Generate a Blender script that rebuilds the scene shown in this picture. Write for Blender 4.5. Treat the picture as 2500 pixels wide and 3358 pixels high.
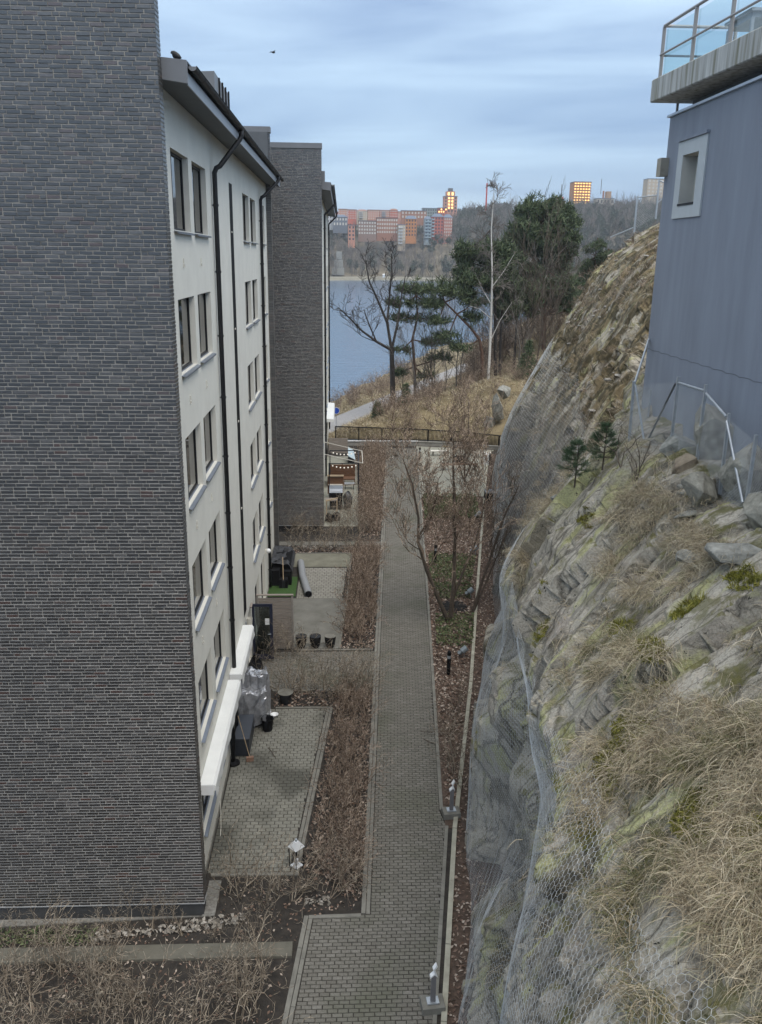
import bpy, bmesh, math, random
import numpy as np
from mathutils import Vector, Matrix, noise
from mathutils.bvhtree import BVHTree

random.seed(7)
rng = np.random.default_rng(7)
R = math.radians
scene = bpy.context.scene
col = scene.collection
for o in list(bpy.data.objects):
    bpy.data.objects.remove(o)

# ------------------------------------------------------------------ camera
CAM = Vector((0.0, 0.0, 14.9))
cam_data = bpy.data.cameras.new('camera')
cam = bpy.data.objects.new('camera', cam_data)
col.objects.link(cam)
cx_ = Vector((0.9989, -0.0433, 0.0128))      # camera right
cd_ = Vector((0.0010, -0.2860, -0.9582))     # camera down
cf_ = Vector((0.0449, 0.9572, -0.2857))      # camera forward
cf_.normalize()
cx_ = (cx_ - cf_ * cx_.dot(cf_)).normalized()
cu_ = cx_.cross(cf_).normalized()
cam.matrix_world = Matrix(((cx_.x, cu_.x, -cf_.x, CAM.x), (cx_.y, cu_.y, -cf_.y, CAM.y),
                           (cx_.z, cu_.z, -cf_.z, CAM.z), (0, 0, 0, 1)))
cam_data.sensor_fit = 'AUTO'
cam_data.sensor_width = 36.0
cam_data.lens = 30.1
cam_data.clip_start = 0.1
cam_data.clip_end = 6000
scene.camera = cam

# ------------------------------------------------------------------ sky, sun, exposure
SUN_EL, SUN_AZ = R(60), R(150)       # veiled sun behind and to the right of the camera, azimuth clockwise from +Y
world = bpy.data.worlds.new('World')
scene.world = world
world.use_nodes = True
wn, wl = world.node_tree.nodes, world.node_tree.links
wn.clear()
w_out = wn.new('ShaderNodeOutputWorld')
sky = wn.new('ShaderNodeTexSky')
sky.sky_type = 'NISHITA'
sky.sun_disc = False
sky.sun_elevation = SUN_EL
sky.sun_rotation = SUN_AZ
bg_sky = wn.new('ShaderNodeBackground')
bg_sky.inputs['Strength'].default_value = 0.07
wl.new(sky.outputs[0], bg_sky.inputs['Color'])
tc = wn.new('ShaderNodeTexCoord')
sep = wn.new('ShaderNodeSeparateXYZ')
wl.new(tc.outputs['Generated'], sep.inputs[0])
mapn = wn.new('ShaderNodeMapping')
mapn.inputs['Scale'].default_value = (1.0, 1.0, 8.5)
mapn.inputs['Rotation'].default_value = (0.0, R(4), 0.3)
wl.new(tc.outputs['Generated'], mapn.inputs[0])
nz = wn.new('ShaderNodeTexNoise')
nz.inputs['Scale'].default_value = 1.9
nz.inputs['Detail'].default_value = 5.0
nz.inputs['Roughness'].default_value = 0.48
nz.inputs['Distortion'].default_value = 0.5
wl.new(mapn.outputs[0], nz.inputs['Vector'])
ramp = wn.new('ShaderNodeValToRGB')
ramp.color_ramp.elements[0].position = 0.34
ramp.color_ramp.elements[0].color = (0.195, 0.325, 0.55, 1)
ramp.color_ramp.elements[1].position = 0.66
ramp.color_ramp.elements[1].color = (0.52, 0.71, 0.90, 1)
wl.new(nz.outputs['Fac'], ramp.inputs['Fac'])
# overcast gradient: a cloud layer is brighter overhead than at the horizon
grad = wn.new('ShaderNodeMapRange')
grad.inputs['From Min'].default_value = 0.0
grad.inputs['From Max'].default_value = 1.0
grad.inputs['To Min'].default_value = 0.585
grad.inputs['To Max'].default_value = 1.85
wl.new(sep.outputs['Z'], grad.inputs['Value'])
# towards the zenith the cloud is greyer than the blue dusk horizon
wmix = wn.new('ShaderNodeMapRange')
wmix.inputs['From Min'].default_value = 0.12
wmix.inputs['From Max'].default_value = 0.8
wl.new(sep.outputs['Z'], wmix.inputs['Value'])
cmix = wn.new('ShaderNodeMix')
cmix.data_type = 'RGBA'
cmix.inputs['B'].default_value = (0.52, 0.55, 0.58, 1)
wl.new(wmix.outputs[0], cmix.inputs['Factor'])
wl.new(ramp.outputs['Color'], cmix.inputs['A'])
bg_cloud = wn.new('ShaderNodeBackground')
wl.new(cmix.outputs['Result'], bg_cloud.inputs['Color'])
wl.new(grad.outputs[0], bg_cloud.inputs['Strength'])
mixw = wn.new('ShaderNodeMixShader')
mixw.inputs[0].default_value = 0.9
wl.new(bg_sky.outputs[0], mixw.inputs[1])
wl.new(bg_cloud.outputs[0], mixw.inputs[2])
wl.new(mixw.outputs[0], w_out.inputs['Surface'])

sun_data = bpy.data.lights.new('sun', 'SUN')
sun_data.energy = 1.5
sun_data.angle = R(45)
sun_data.color = (1.0, 0.93, 0.84)
sun = bpy.data.objects.new('sun', sun_data)
col.objects.link(sun)
sdir = Vector((math.sin(SUN_AZ) * math.cos(SUN_EL), math.cos(SUN_AZ) * math.cos(SUN_EL), math.sin(SUN_EL)))
sun.rotation_euler = sdir.to_track_quat('Z', 'Y').to_euler()

scene.view_settings.view_transform = 'Standard'
scene.view_settings.look = 'None'
scene.view_settings.exposure = 0.72
scene.view_settings.gamma = 1.0
scene.view_settings.use_curve_mapping = False
scene.render.engine = 'CYCLES'
scene.cycles.max_bounces = 6
scene.cycles.diffuse_bounces = 3
scene.cycles.glossy_bounces = 3
scene.cycles.transparent_max_bounces = 12
scene.cycles.caustics_reflective = False
scene.cycles.caustics_refractive = False

# ------------------------------------------------------------------ materials
def new_mat(name):
    m = bpy.data.materials.new(name)
    m.use_nodes = True
    nt = m.node_tree
    return m, nt.nodes, nt.links, nt.nodes['Principled BSDF']

def mat(name, c, rough=0.8, var=0.18, scale=4.0, bump=0.0, bscale=None, metallic=0.0, spec=0.5, c2=None, stretch=(1, 1, 1), coord='Object', detail=6.0):
    m, n, l, b = new_mat(name)
    b.inputs['Roughness'].default_value = rough
    b.inputs['Metallic'].default_value = metallic
    b.inputs['Specular IOR Level'].default_value = spec
    t = n.new('ShaderNodeTexCoord')
    mp = n.new('ShaderNodeMapping')
    mp.inputs['Scale'].default_value = stretch
    if coord == 'World':
        g = n.new('ShaderNodeNewGeometry')
        l.new(g.outputs['Position'], mp.inputs[0])
    else:
        l.new(t.outputs[coord], mp.inputs[0])
    z = n.new('ShaderNodeTexNoise')
    z.inputs['Scale'].default_value = scale
    z.inputs['Detail'].default_value = detail
    z.inputs['Roughness'].default_value = 0.62
    l.new(mp.outputs[0], z.inputs['Vector'])
    r = n.new('ShaderNodeValToRGB')
    r.color_ramp.elements[0].position = 0.32
    r.color_ramp.elements[1].position = 0.68
    if c2 is None:
        a = [max(0, x * (1 - var)) for x in c]
        d = [min(1, x * (1 + var)) for x in c]
    else:
        a, d = c, c2
    r.color_ramp.elements[0].color = (*a, 1)
    r.color_ramp.elements[1].color = (*d, 1)
    l.new(z.outputs['Fac'], r.inputs['Fac'])
    l.new(r.outputs['Color'], b.inputs['Base Color'])
    if bump:
        z2 = n.new('ShaderNodeTexNoise')
        z2.inputs['Scale'].default_value = bscale or scale * 6
        z2.inputs['Detail'].default_value = 5
        l.new(mp.outputs[0], z2.inputs['Vector'])
        bp = n.new('ShaderNodeBump')
        bp.inputs['Strength'].default_value = min(1.0, bump)
        bp.inputs['Distance'].default_value = 0.02
        l.new(z2.outputs['Fac'], bp.inputs['Height'])
        l.new(bp.outputs[0], b.inputs['Normal'])
    return m

def island_rand(n, l):
    g = n.new('ShaderNodeNewGeometry')
    oi = n.new('ShaderNodeObjectInfo')
    a = n.new('ShaderNodeMath'); a.operation = 'ADD'
    l.new(g.outputs['Random Per Island'], a.inputs[0])
    l.new(oi.outputs['Random'], a.inputs[1])
    f = n.new('ShaderNodeMath'); f.operation = 'FRACT'
    l.new(a.outputs[0], f.inputs[0])
    return f.outputs[0]

def mat_rand(name, stops, rough=0.8, spec=0.4, metallic=0.0, grain=0.2, gscale=30.0, bump=0.3, stain=None):
    """a colour for each loose piece, picked from stops [(pos, colour)], with grain"""
    m, n, l, b = new_mat(name)
    b.inputs['Roughness'].default_value = rough
    b.inputs['Metallic'].default_value = metallic
    b.inputs['Specular IOR Level'].default_value = spec
    r = n.new('ShaderNodeValToRGB')
    cr = r.color_ramp
    while len(cr.elements) < len(stops):
        cr.elements.new(0.5)
    for e, (p, c) in zip(cr.elements, stops):
        e.position = p
        e.color = (*c, 1)
    l.new(island_rand(n, l), r.inputs['Fac'])
    g = n.new('ShaderNodeNewGeometry')
    z = n.new('ShaderNodeTexNoise')
    z.inputs['Scale'].default_value = gscale
    z.inputs['Detail'].default_value = 5
    l.new(g.outputs['Position'], z.inputs['Vector'])
    mr = n.new('ShaderNodeMapRange')
    mr.inputs['From Min'].default_value = 0.3
    mr.inputs['From Max'].default_value = 0.7
    mr.inputs['To Min'].default_value = 1 - grain
    mr.inputs['To Max'].default_value = 1 + grain
    l.new(z.outputs['Fac'], mr.inputs['Value'])
    mx = n.new('ShaderNodeMix'); mx.data_type = 'RGBA'; mx.blend_type = 'MULTIPLY'
    mx.inputs['Factor'].default_value = 1
    l.new(r.outputs['Color'], mx.inputs['A'])
    l.new(mr.outputs[0], mx.inputs['B'])
    res = mx.outputs['Result']
    if stain:
        sc, lo, hi, colr = stain
        z3 = n.new('ShaderNodeTexNoise')
        z3.inputs['Scale'].default_value = sc
        z3.inputs['Detail'].default_value = 4
        l.new(g.outputs['Position'], z3.inputs['Vector'])
        m3 = n.new('ShaderNodeMapRange')
        m3.inputs['From Min'].default_value = lo
        m3.inputs['From Max'].default_value = hi
        l.new(z3.outputs['Fac'], m3.inputs['Value'])
        x3 = n.new('ShaderNodeMix'); x3.data_type = 'RGBA'
        x3.inputs['B'].default_value = (*colr, 1)
        l.new(m3.outputs[0], x3.inputs['Factor'])
        l.new(res, x3.inputs['A'])
        res = x3.outputs['Result']
    l.new(res, b.inputs['Base Color'])
    if bump:
        bp = n.new('ShaderNodeBump')
        bp.inputs['Strength'].default_value = bump
        bp.inputs['Distance'].default_value = 0.01
        l.new(z.outputs['Fac'], bp.inputs['Height'])
        l.new(bp.outputs[0], b.inputs['Normal'])
    return m

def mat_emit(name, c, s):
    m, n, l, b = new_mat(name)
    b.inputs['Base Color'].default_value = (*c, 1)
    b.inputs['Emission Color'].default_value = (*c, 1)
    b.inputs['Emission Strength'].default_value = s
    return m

def mat_glass(name, tint=(0.03, 0.035, 0.04), mixf=0.35):
    """window glass: clear pane with a mirror reflection"""
    m, n, l, b = new_mat(name)
    out = [x for x in n if x.type == 'OUTPUT_MATERIAL'][0]
    n.remove(b)
    tr = n.new('ShaderNodeBsdfTransparent')
    tr.inputs[0].default_value = (*tint, 1)
    gl = n.new('ShaderNodeBsdfGlossy')
    gl.inputs['Roughness'].default_value = 0.02
    lw = n.new('ShaderNodeFresnel')
    lw.inputs[0].default_value = 1.5
    a = n.new('ShaderNodeMath'); a.operation = 'MULTIPLY_ADD'
    a.inputs[1].default_value = 0.9
    a.inputs[2].default_value = mixf * 0.2
    a.use_clamp = True
    l.new(lw.outputs[0], a.inputs[0])
    mx = n.new('ShaderNodeMixShader')
    l.new(a.outputs[0], mx.inputs[0])
    l.new(tr.outputs[0], mx.inputs[1])
    l.new(gl.outputs[0], mx.inputs[2])
    l.new(mx.outputs[0], out.inputs['Surface'])
    return m

# ------------------------------------------------------------------ mesh helpers
def base_of(o):
    while o is not None and o.parent is not None:
        o = o.parent
    return np.array(o.location) if o is not None else np.zeros(3)

def tag(o, label=None, cat=None, group=None, kind=None):
    if label: o['label'] = label
    if cat: o['category'] = cat
    if group: o['group'] = group
    if kind: o['kind'] = kind
    return o

def thing(name, label, cat, loc=(0, 0, 0), group=None):
    o = bpy.data.objects.new(name, None)
    o.empty_display_size = 0.1
    o.location = loc
    col.objects.link(o)
    return tag(o, label, cat, group)

def link_mesh(name, me, parent=None, loc=None):
    o = bpy.data.objects.new(name, me)
    col.objects.link(o)
    if parent is not None:
        o.parent = parent
    elif loc is not None:
        o.location = loc
    return o

def np_mesh(name, V, F, m, parent=None, loc=None, smooth=False, world=True, F3=None, uv=None):
    """V (n,3), F (k,4) quads and/or F3 (k,3) triangles"""
    V = np.asarray(V, dtype=np.float32)
    off = np.zeros(3)
    if world:
        if parent is not None: off = base_of(parent)
        elif loc is not None: off = np.array(loc)
    V = V - off.astype(np.float32)
    me = bpy.data.meshes.new(name)
    loops, starts, n = [], [], 0
    if F is not None and len(F):
        F = np.asarray(F, dtype=np.int32)
        loops.append(F.ravel()); starts.append(np.arange(len(F)) * F.shape[1]); n = F.size
    if F3 is not None and len(F3):
        F3 = np.asarray(F3, dtype=np.int32)
        loops.append(F3.ravel()); starts.append(n + np.arange(len(F3)) * 3)
    L = np.concatenate(loops); S = np.concatenate(starts)
    me.vertices.add(len(V)); me.vertices.foreach_set('co', V.ravel())
    me.loops.add(len(L)); me.loops.foreach_set('vertex_index', L.astype(np.int32))
    me.polygons.add(len(S)); me.polygons.foreach_set('loop_start', S.astype(np.int32))
    me.polygons.foreach_set('use_smooth', np.full(len(S), bool(smooth)))
    me.update(calc_edges=True)
    me.validate()
    me.materials.append(m)
    return link_mesh(name, me, parent, loc)

class MB:
    def __init__(s): s.v, s.f = [], []
    def add(s, vs, fs):
        b = len(s.v)
        s.v.extend(tuple(v) for v in vs)
        s.f.extend(tuple(i + b for i in f) for f in fs)
        return s
    def box(s, x0, x1, y0, y1, z0, z1):
        return s.add([(x0, y0, z0), (x1, y0, z0), (x1, y1, z0), (x0, y1, z0), (x0, y0, z1), (x1, y0, z1), (x1, y1, z1), (x0, y1, z1)],
                     [(0, 3, 2, 1), (4, 5, 6, 7), (0, 1, 5, 4), (1, 2, 6, 5), (2, 3, 7, 6), (3, 0, 4, 7)])
    def obox(s, c, ax, h):
        c = Vector(c); a = [Vector(v).normalized() * k for v, k in zip(ax, h)]
        vs = []
        for k in (-1, 1):
            for i, j in ((-1, -1), (1, -1), (1, 1), (-1, 1)):
                vs.append(c + a[0] * i + a[1] * j + a[2] * k)
        return s.add(vs, [(0, 3, 2, 1), (4, 5, 6, 7), (0, 1, 5, 4), (1, 2, 6, 5), (2, 3, 7, 6), (3, 0, 4, 7)])
    def bar(s, a, b, w, t=None, up=(0, 0, 1)):
        a, b = Vector(a), Vector(b); d = b - a
        u = Vector(up)
        if abs(d.normalized().dot(u)) > 0.98: u = Vector((1, 0, 0))
        x = d.cross(u).normalized(); y = x.cross(d).normalized()
        return s.obox((a + b) / 2, (x, y, d), (w / 2, (t or w) / 2, d.length / 2))
    def quad(s, *p): return s.add(p, [tuple(range(len(p)))])
    def tube(s, pts, r, n=6, cap=True):
        pts = [Vector(p) for p in pts]
        rs = r if isinstance(r, (list, tuple)) else [r] * len(pts)
        b = len(s.v); ref = None
        for i, p in enumerate(pts):
            d = (pts[min(i + 1, len(pts) - 1)] - pts[max(i - 1, 0)])
            if d.length < 1e-6: d = Vector((0, 0, 1))
            d.normalize()
            if ref is None:
                ref = Vector((1, 0, 0)) if abs(d.x) < 0.9 else Vector((0, 1, 0))
            x = (ref - d * ref.dot(d)).normalized(); ref = x
            y = d.cross(x)
            for k in range(n):
                a = 2 * math.pi * k / n
                s.v.append(tuple(p + (x * math.cos(a) + y * math.sin(a)) * rs[i]))
        for i in range(len(pts) - 1):
            for k in range(n):
                k2 = (k + 1) % n
                s.f.append((b + i * n + k, b + i * n + k2, b + (i + 1) * n + k2, b + (i + 1) * n + k))
        if cap:
            s.f.append(tuple(b + k for k in reversed(range(n))))
            s.f.append(tuple(b + (len(pts) - 1) * n + k for k in range(n)))
        return s
    def lathe(s, prof, c=(0, 0, 0), n=16, cap=True):
        b = len(s.v)
        for r_, z in prof:
            for k in range(n):
                a = 2 * math.pi * k / n
                s.v.append((c[0] + r_ * math.cos(a), c[1] + r_ * math.sin(a), c[2] + z))
        for i in range(len(prof) - 1):
            for k in range(n):
                k2 = (k + 1) % n
                s.f.append((b + i * n + k, b + i * n + k2, b + (i + 1) * n + k2, b + (i + 1) * n + k))
        if cap:
            s.f.append(tuple(b + k for k in reversed(range(n))))
            s.f.append(tuple(b + (len(prof) - 1) * n + k for k in range(n)))
        return s
    def prism(s, poly, z0, z1):
        n = len(poly)
        return s.add([(x, y, z0) for x, y in poly] + [(x, y, z1) for x, y in poly],
                     [tuple(reversed(range(n))), tuple(range(n, 2 * n))] + [(i, (i + 1) % n, n + (i + 1) % n, n + i) for i in range(n)])
    def blob(s, c, r, n=8, m=6, jit=0.15, seed=0):
        rnd = random.Random(seed); b = len(s.v)
        for i in range(m + 1):
            th = math.pi * i / m
            for k in range(n):
                a = 2 * math.pi * k / n
                q = 1 + rnd.uniform(-jit, jit)
                s.v.append((c[0] + r[0] * math.sin(th) * math.cos(a) * q, c[1] + r[1] * math.sin(th) * math.sin(a) * q, c[2] + r[2] * math.cos(th) * q))
        for i in range(m):
            for k in range(n):
                k2 = (k + 1) % n
                s.f.append((b + i * n + k, b + (i + 1) * n + k, b + (i + 1) * n + k2, b + i * n + k2))
        return s
    def build(s, name, m, parent=None, loc=None, smooth=False, bevel=0.0, world=True):
        off = np.zeros(3)
        if world:
            if parent is not None: off = base_of(parent)
            elif loc is not None: off = np.array(loc)
        me = bpy.data.meshes.new(name)
        me.from_pydata([(v[0] - off[0], v[1] - off[1], v[2] - off[2]) for v in s.v], [], s.f)
        if bevel:
            bm = bmesh.new(); bm.from_mesh(me)
            bmesh.ops.remove_doubles(bm, verts=bm.verts, dist=1e-5)
            bmesh.ops.bevel(bm, geom=[e for e in bm.edges if len(e.link_faces) == 2 and e.calc_face_angle(0) > 0.5], offset=bevel, segments=1, affect='EDGES', clamp_overlap=True)
            bm.to_mesh(me); bm.free()
        if smooth:
            me.polygons.foreach_set('use_smooth', [True] * len(me.polygons))
        me.materials.append(m)
        me.update()
        return link_mesh(name, me, parent, loc)

def copy_tree(o, parent=None, loc=None, rotz=None, scale=None):
    c = o.copy()
    col.objects.link(c)
    if parent is not None: c.parent = parent
    if loc is not None: c.location = loc
    if rotz is not None: c.rotation_euler = (0, 0, rotz)
    if scale is not None: c.scale = (scale, scale, scale)
    for ch in o.children:
        copy_tree(ch, c)
    return c

# ------------------------------------------------------------------ colours
PLASTER = mat('pale_render', (0.74, 0.725, 0.66), 0.9, 0.05, 1.2, 0.25, 120)
MORTAR = mat('mortar', (0.32, 0.302, 0.27), 0.9, 0.18, 3, 0.4, 60)
BRICK = mat_rand('dark_brick', [(0.0, (0.017, 0.015, 0.014)), (0.22, (0.036, 0.033, 0.031)), (0.45, (0.022, 0.020, 0.020)),
                                (0.62, (0.056, 0.051, 0.048)), (0.78, (0.030, 0.025, 0.022)), (0.92, (0.085, 0.079, 0.074)), (0.985, (0.055, 0.028, 0.021))],
                 rough=0.34, spec=0.7, grain=0.28, gscale=18, bump=0.2)
BRICK.node_tree.nodes['Principled BSDF'].inputs['IOR'].default_value = 1.9
BRICK2 = BRICK
DARK = mat('dark_metal', (0.018, 0.0185, 0.021), 0.5, 0.2, 3, spec=0.3)
BLACK = mat('black', (0.008, 0.008, 0.009), 0.65, 0.2, 4, spec=0.15)
FASCIA = mat('grey_sheet_metal', (0.17, 0.175, 0.185), 0.45, 0.08, 1.5)
GREYMETAL = mat('grey_metal', (0.10, 0.105, 0.11), 0.4, 0.1, 2)
SOFFIT = mat('soffit_board', (0.11, 0.115, 0.115), 0.7, 0.08, 3)
SILL = mat('sill_sheet', (0.20, 0.225, 0.27), 0.38, 0.1, 3, metallic=0.3)
GLASS = mat_glass('window_glass', (0.10, 0.11, 0.115), 0.9)
CURTAIN = mat('curtain', (0.55, 0.53, 0.47), 0.9, 0.12, 3, stretch=(1, 12, 0.3))
ROOM = mat('room_dark', (0.045, 0.042, 0.04), 0.9, 0.2, 1)
AWNING = mat('white_awning', (0.74, 0.75, 0.74), 0.55, 0.05, 2, 0.1)
CONCRETE = mat('concrete', (0.30, 0.29, 0.265), 0.9, 0.2, 2.5, 0.4, 40)
KERB = mat('kerb_stone', (0.19, 0.183, 0.16), 0.9, 0.22, 3, 0.4, 50)
TIMBER_EDGE = mat('pale_edging', (0.36, 0.345, 0.28), 0.85, 0.22, 3, 0.3, 40)
WHITE = mat('white_paint', (0.78, 0.79, 0.80), 0.4, 0.04, 3)
OFFWHITE = mat('offwhite', (0.62, 0.60, 0.54), 0.8, 0.06, 3)
GALV = mat('galvanised', (0.42, 0.45, 0.48), 0.42, 0.15, 6, metallic=0.5)
PAVER = mat_rand('path_paver', [(0.0, (0.128, 0.120, 0.103)), (0.35, (0.162, 0.153, 0.133)), (0.7, (0.144, 0.136, 0.117)), (1.0, (0.185, 0.175, 0.154))],
                 rough=0.85, grain=0.22, gscale=25, bump=0.3, stain=(0.55, 0.50, 0.75, (0.105, 0.108, 0.078)))
PAVER_L = mat_rand('pale_paver', [(0.0, (0.21, 0.20, 0.175)), (0.5, (0.255, 0.245, 0.215)), (1.0, (0.23, 0.22, 0.195))],
                   rough=0.9, grain=0.2, gscale=25, bump=0.3, stain=(0.5, 0.52, 0.7, (0.15, 0.145, 0.12)))
PAVER_P = mat_rand('patio_paver', [(0.0, (0.17, 0.165, 0.14)), (0.5, (0.215, 0.21, 0.18)), (1.0, (0.19, 0.185, 0.16))],
                   rough=0.85, grain=0.2, gscale=25, bump=0.3, stain=(0.42, 0.47, 0.60, (0.095, 0.093, 0.078)))
JOINT = mat('joint_sand', (0.026, 0.026, 0.019), 0.95, 0.3, 8)
SOIL = mat('soil', (0.016, 0.014, 0.012), 0.95, 0.4, 5, 0.8, 30, c2=(0.045, 0.037, 0.03))
LITTERBED = mat('leaf_mould', (0.05, 0.035, 0.026), 0.95, 0.4, 9, 0.9, 40, c2=(0.13, 0.088, 0.066))
LEAF = mat_rand('fallen_leaf', [(0.0, (0.085, 0.052, 0.036)), (0.35, (0.18, 0.115, 0.085)), (0.65, (0.28, 0.205, 0.16)), (0.85, (0.44, 0.37, 0.31))], rough=0.8, grain=0.1, bump=0)
PALELEAF = mat_rand('pale_dead_leaf', [(0.0, (0.16, 0.14, 0.115)), (0.5, (0.27, 0.245, 0.21)), (1.0, (0.42, 0.39, 0.35))], rough=0.8, grain=0.1, bump=0)
TWIG = mat_rand('bare_twig', [(0.0, (0.07, 0.048, 0.036)), (0.4, (0.17, 0.122, 0.09)), (0.75, (0.32, 0.245, 0.185)), (1.0, (0.50, 0.41, 0.325))], rough=0.85, grain=0.15, bump=0)
TWIG_D = mat_rand('pale_twig', [(0.0, (0.08, 0.062, 0.046)), (0.45, (0.19, 0.152, 0.112)), (0.8, (0.32, 0.265, 0.20)), (1.0, (0.46, 0.40, 0.315))], rough=0.85, grain=0.15, bump=0)
BARK = mat('tree_bark', (0.085, 0.066, 0.05), 0.9, 0.3, 10, 0.6, 60)
BARK_D = mat('dark_bark', (0.038, 0.032, 0.028), 0.9, 0.3, 10, 0.6, 60)
BARK_GREY = mat('grey_bark', (0.14, 0.125, 0.11), 0.9, 0.25, 4, 0.4, 30)
BARK_PINE = mat('pine_bark', (0.11, 0.062, 0.042), 0.9, 0.3, 6, 0.5, 30)
BIRCH = mat('birch_bark', (0.42, 0.40, 0.37), 0.8, 0.35, 3, 0.2, 20, c2=(0.66, 0.64, 0.60), stretch=(1, 1, 6))
NEEDLE = mat_rand('pine_needles', [(0.0, (0.034, 0.055, 0.028)), (0.4, (0.064, 0.094, 0.045)), (0.8, (0.10, 0.13, 0.062)), (1.0, (0.14, 0.165, 0.085))], rough=0.8, grain=0.15, gscale=4, bump=0)
NEEDLE_Y = mat_rand('young_needles', [(0.0, (0.030, 0.062, 0.030)), (0.5, (0.050, 0.095, 0.042)), (1.0, (0.08, 0.13, 0.06))], rough=0.7, grain=0.1, bump=0)
IVY = mat_rand('ground_cover', [(0.0, (0.05, 0.075, 0.03)), (0.5, (0.095, 0.13, 0.05)), (1.0, (0.19, 0.185, 0.10))], rough=0.7, grain=0.1, bump=0)
WOODGREY = mat('weathered_wood', (0.27, 0.235, 0.205), 0.85, 0.25, 3, 0.3, 20, stretch=(1, 14, 14))
WOODBROWN = mat('brown_wood', (0.14, 0.068, 0.034), 0.7, 0.3, 3, 0.2, 20, stretch=(2, 10, 10))
WOODPALE = mat('pale_wood', (0.42, 0.32, 0.21), 0.8, 0.2, 3)
TURF = mat('artificial_turf', (0.035, 0.085, 0.014), 0.9, 0.3, 30, 0.8, 200)
FELT = mat('grey_roll', (0.25, 0.26, 0.275), 0.9, 0.1, 20, 0.2, 90)
GRAVEL = mat('pale_gravel', (0.25, 0.245, 0.205), 0.95, 0.16, 6, 0.5, 80)
ASPHALT = mat('path_asphalt', (0.26, 0.25, 0.245), 0.9, 0.1, 2)
DRYGRASS_G = mat('dry_grass_ground', (0.12, 0.095, 0.052), 0.95, 0.3, 0.6, 0.8, 8, c2=(0.25, 0.20, 0.115))
MULCH = mat('black_mulch', (0.010, 0.009, 0.008), 0.95, 0.4, 10, 0.8, 40)
BLUEWALL = mat('blue_grey_render', (0.25, 0.275, 0.325), 0.9, 0.10, 1.1, 0.25, 90, stretch=(2.2, 2.2, 0.35))
# ------------------------------------------------------------------ rock cliff (base profile per station Y: list of (x, z))
SEC = {
    2.0: [(0.6, -0.3), (0.75, 2.8), (0.95, 5.2), (1.55, 6.9), (2.8, 8.0), (4.4, 9.2), (6.6, 10.2), (9.5, 10.6)],
    5.0: [(1.05, -0.3), (1.2, 2.8), (1.4, 5.2), (1.95, 6.9), (3.0, 8.1), (4.5, 9.3), (6.6, 10.4), (9.5, 10.8)],
    8.0: [(1.5, -0.3), (1.65, 2.8), (1.8, 5.2), (2.35, 7.0), (3.3, 8.3), (4.7, 9.6), (6.6, 10.7), (9.5, 11.2)],
    13.0: [(2.3, -0.3), (2.45, 2.8), (2.6, 5.3), (2.95, 7.0), (3.8, 8.35), (5.0, 9.7), (6.5, 10.95), (9.5, 11.5)],
    17.0: [(2.95, -0.3), (3.05, 3.0), (3.2, 5.6), (3.5, 7.2), (4.25, 8.7), (5.4, 10.2), (6.6, 11.4), (9.5, 12.1)],
    21.0: [(3.65, -0.3), (3.75, 3.0), (3.85, 5.4), (4.2, 6.9), (5.0, 8.5), (6.2, 10.2), (7.3, 11.7), (10.0, 13.2)],
    25.0: [(4.65, -0.3), (4.75, 2.6), (4.95, 4.6), (5.5, 6.3), (6.5, 8.1), (7.6, 9.9), (8.9, 11.8), (12.0, 14.2)],
    29.0: [(5.7, -0.3), (5.9, 1.9), (6.2, 3.5), (7.1, 5.3), (8.2, 7.6), (9.6, 9.9), (11.2, 12.4), (14.5, 15.4)],
    33.0: [(6.4, -0.3), (6.7, 2.0), (7.1, 3.9), (7.9, 5.9), (9.0, 8.5), (10.3, 11.0), (12.0, 13.6), (15.5, 16.5)],
    39.0: [(7.4, -0.3), (7.6, 2.6), (7.75, 5.0), (8.3, 7.2), (9.5, 9.9), (10.9, 12.5), (12.9, 15.1), (16.8, 17.6)],
    46.0: [(8.6, -0.3), (8.7, 2.8), (8.8, 5.2), (9.15, 6.9), (10.6, 9.7), (12.2, 12.6), (13.9, 15.3), (18.5, 18.0)],
    53.0: [(9.8, -0.3), (9.9, 2.4), (10.2, 4.4), (11.0, 6.2), (12.4, 8.6), (14.0, 11.3), (16.0, 13.7), (21.0, 16.6)],
    60.0: [(11.0, -0.3), (11.3, 1.5), (11.8, 2.9), (12.8, 4.4), (14.3, 6.5), (16.2, 8.8), (18.6, 11.0), (24.0, 13.8)],
    67.0: [(12.6, -0.3), (13.0, 0.7), (13.6, 1.6), (14.6, 2.7), (16.2, 4.3), (18.4, 6.2), (21.0, 8.2), (27.0, 11.2)],
    74.0: [(13.5, -1.0), (14.0, 0.1), (14.7, 0.9), (15.8, 1.9), (17.6, 3.3), (20.0, 4.9), (23.0, 6.6), (29.0, 9.0)],
}
_sy = np.array(sorted(SEC))
_sp = np.array([SEC[y] for y in _sy])                     # (stations, 8, 2)
def _cr(a, t):                                             # smooth resample of 8 control points at parameter t in 0..7
    i = np.clip(np.floor(t).astype(int), 0, 6); f = (t - i)[:, None]
    n = len(a)
    p0 = a[np.clip(i - 1, 0, n - 1)]; p1 = a[i]; p2 = a[i + 1]; p3 = a[np.clip(i + 2, 0, n - 1)]
    return 0.5 * (2 * p1 + (p2 - p0) * f + (2 * p0 - 5 * p1 + 4 * p2 - p3) * f ** 2 + (3 * p1 - p0 - 3 * p2 + p3) * f ** 3)
NU = 250
_u = np.linspace(0, 7, NU)
_st = np.stack([_cr(_sp[k], _u) for k in range(len(_sy))])  # (stations, NU, 2)
_ys = [2.0]
while _ys[-1] < 74: _ys.append(_ys[-1] + max(0.055, 0.0055 * _ys[-1]))
YS = np.array(_ys); NY = len(YS)
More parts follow.
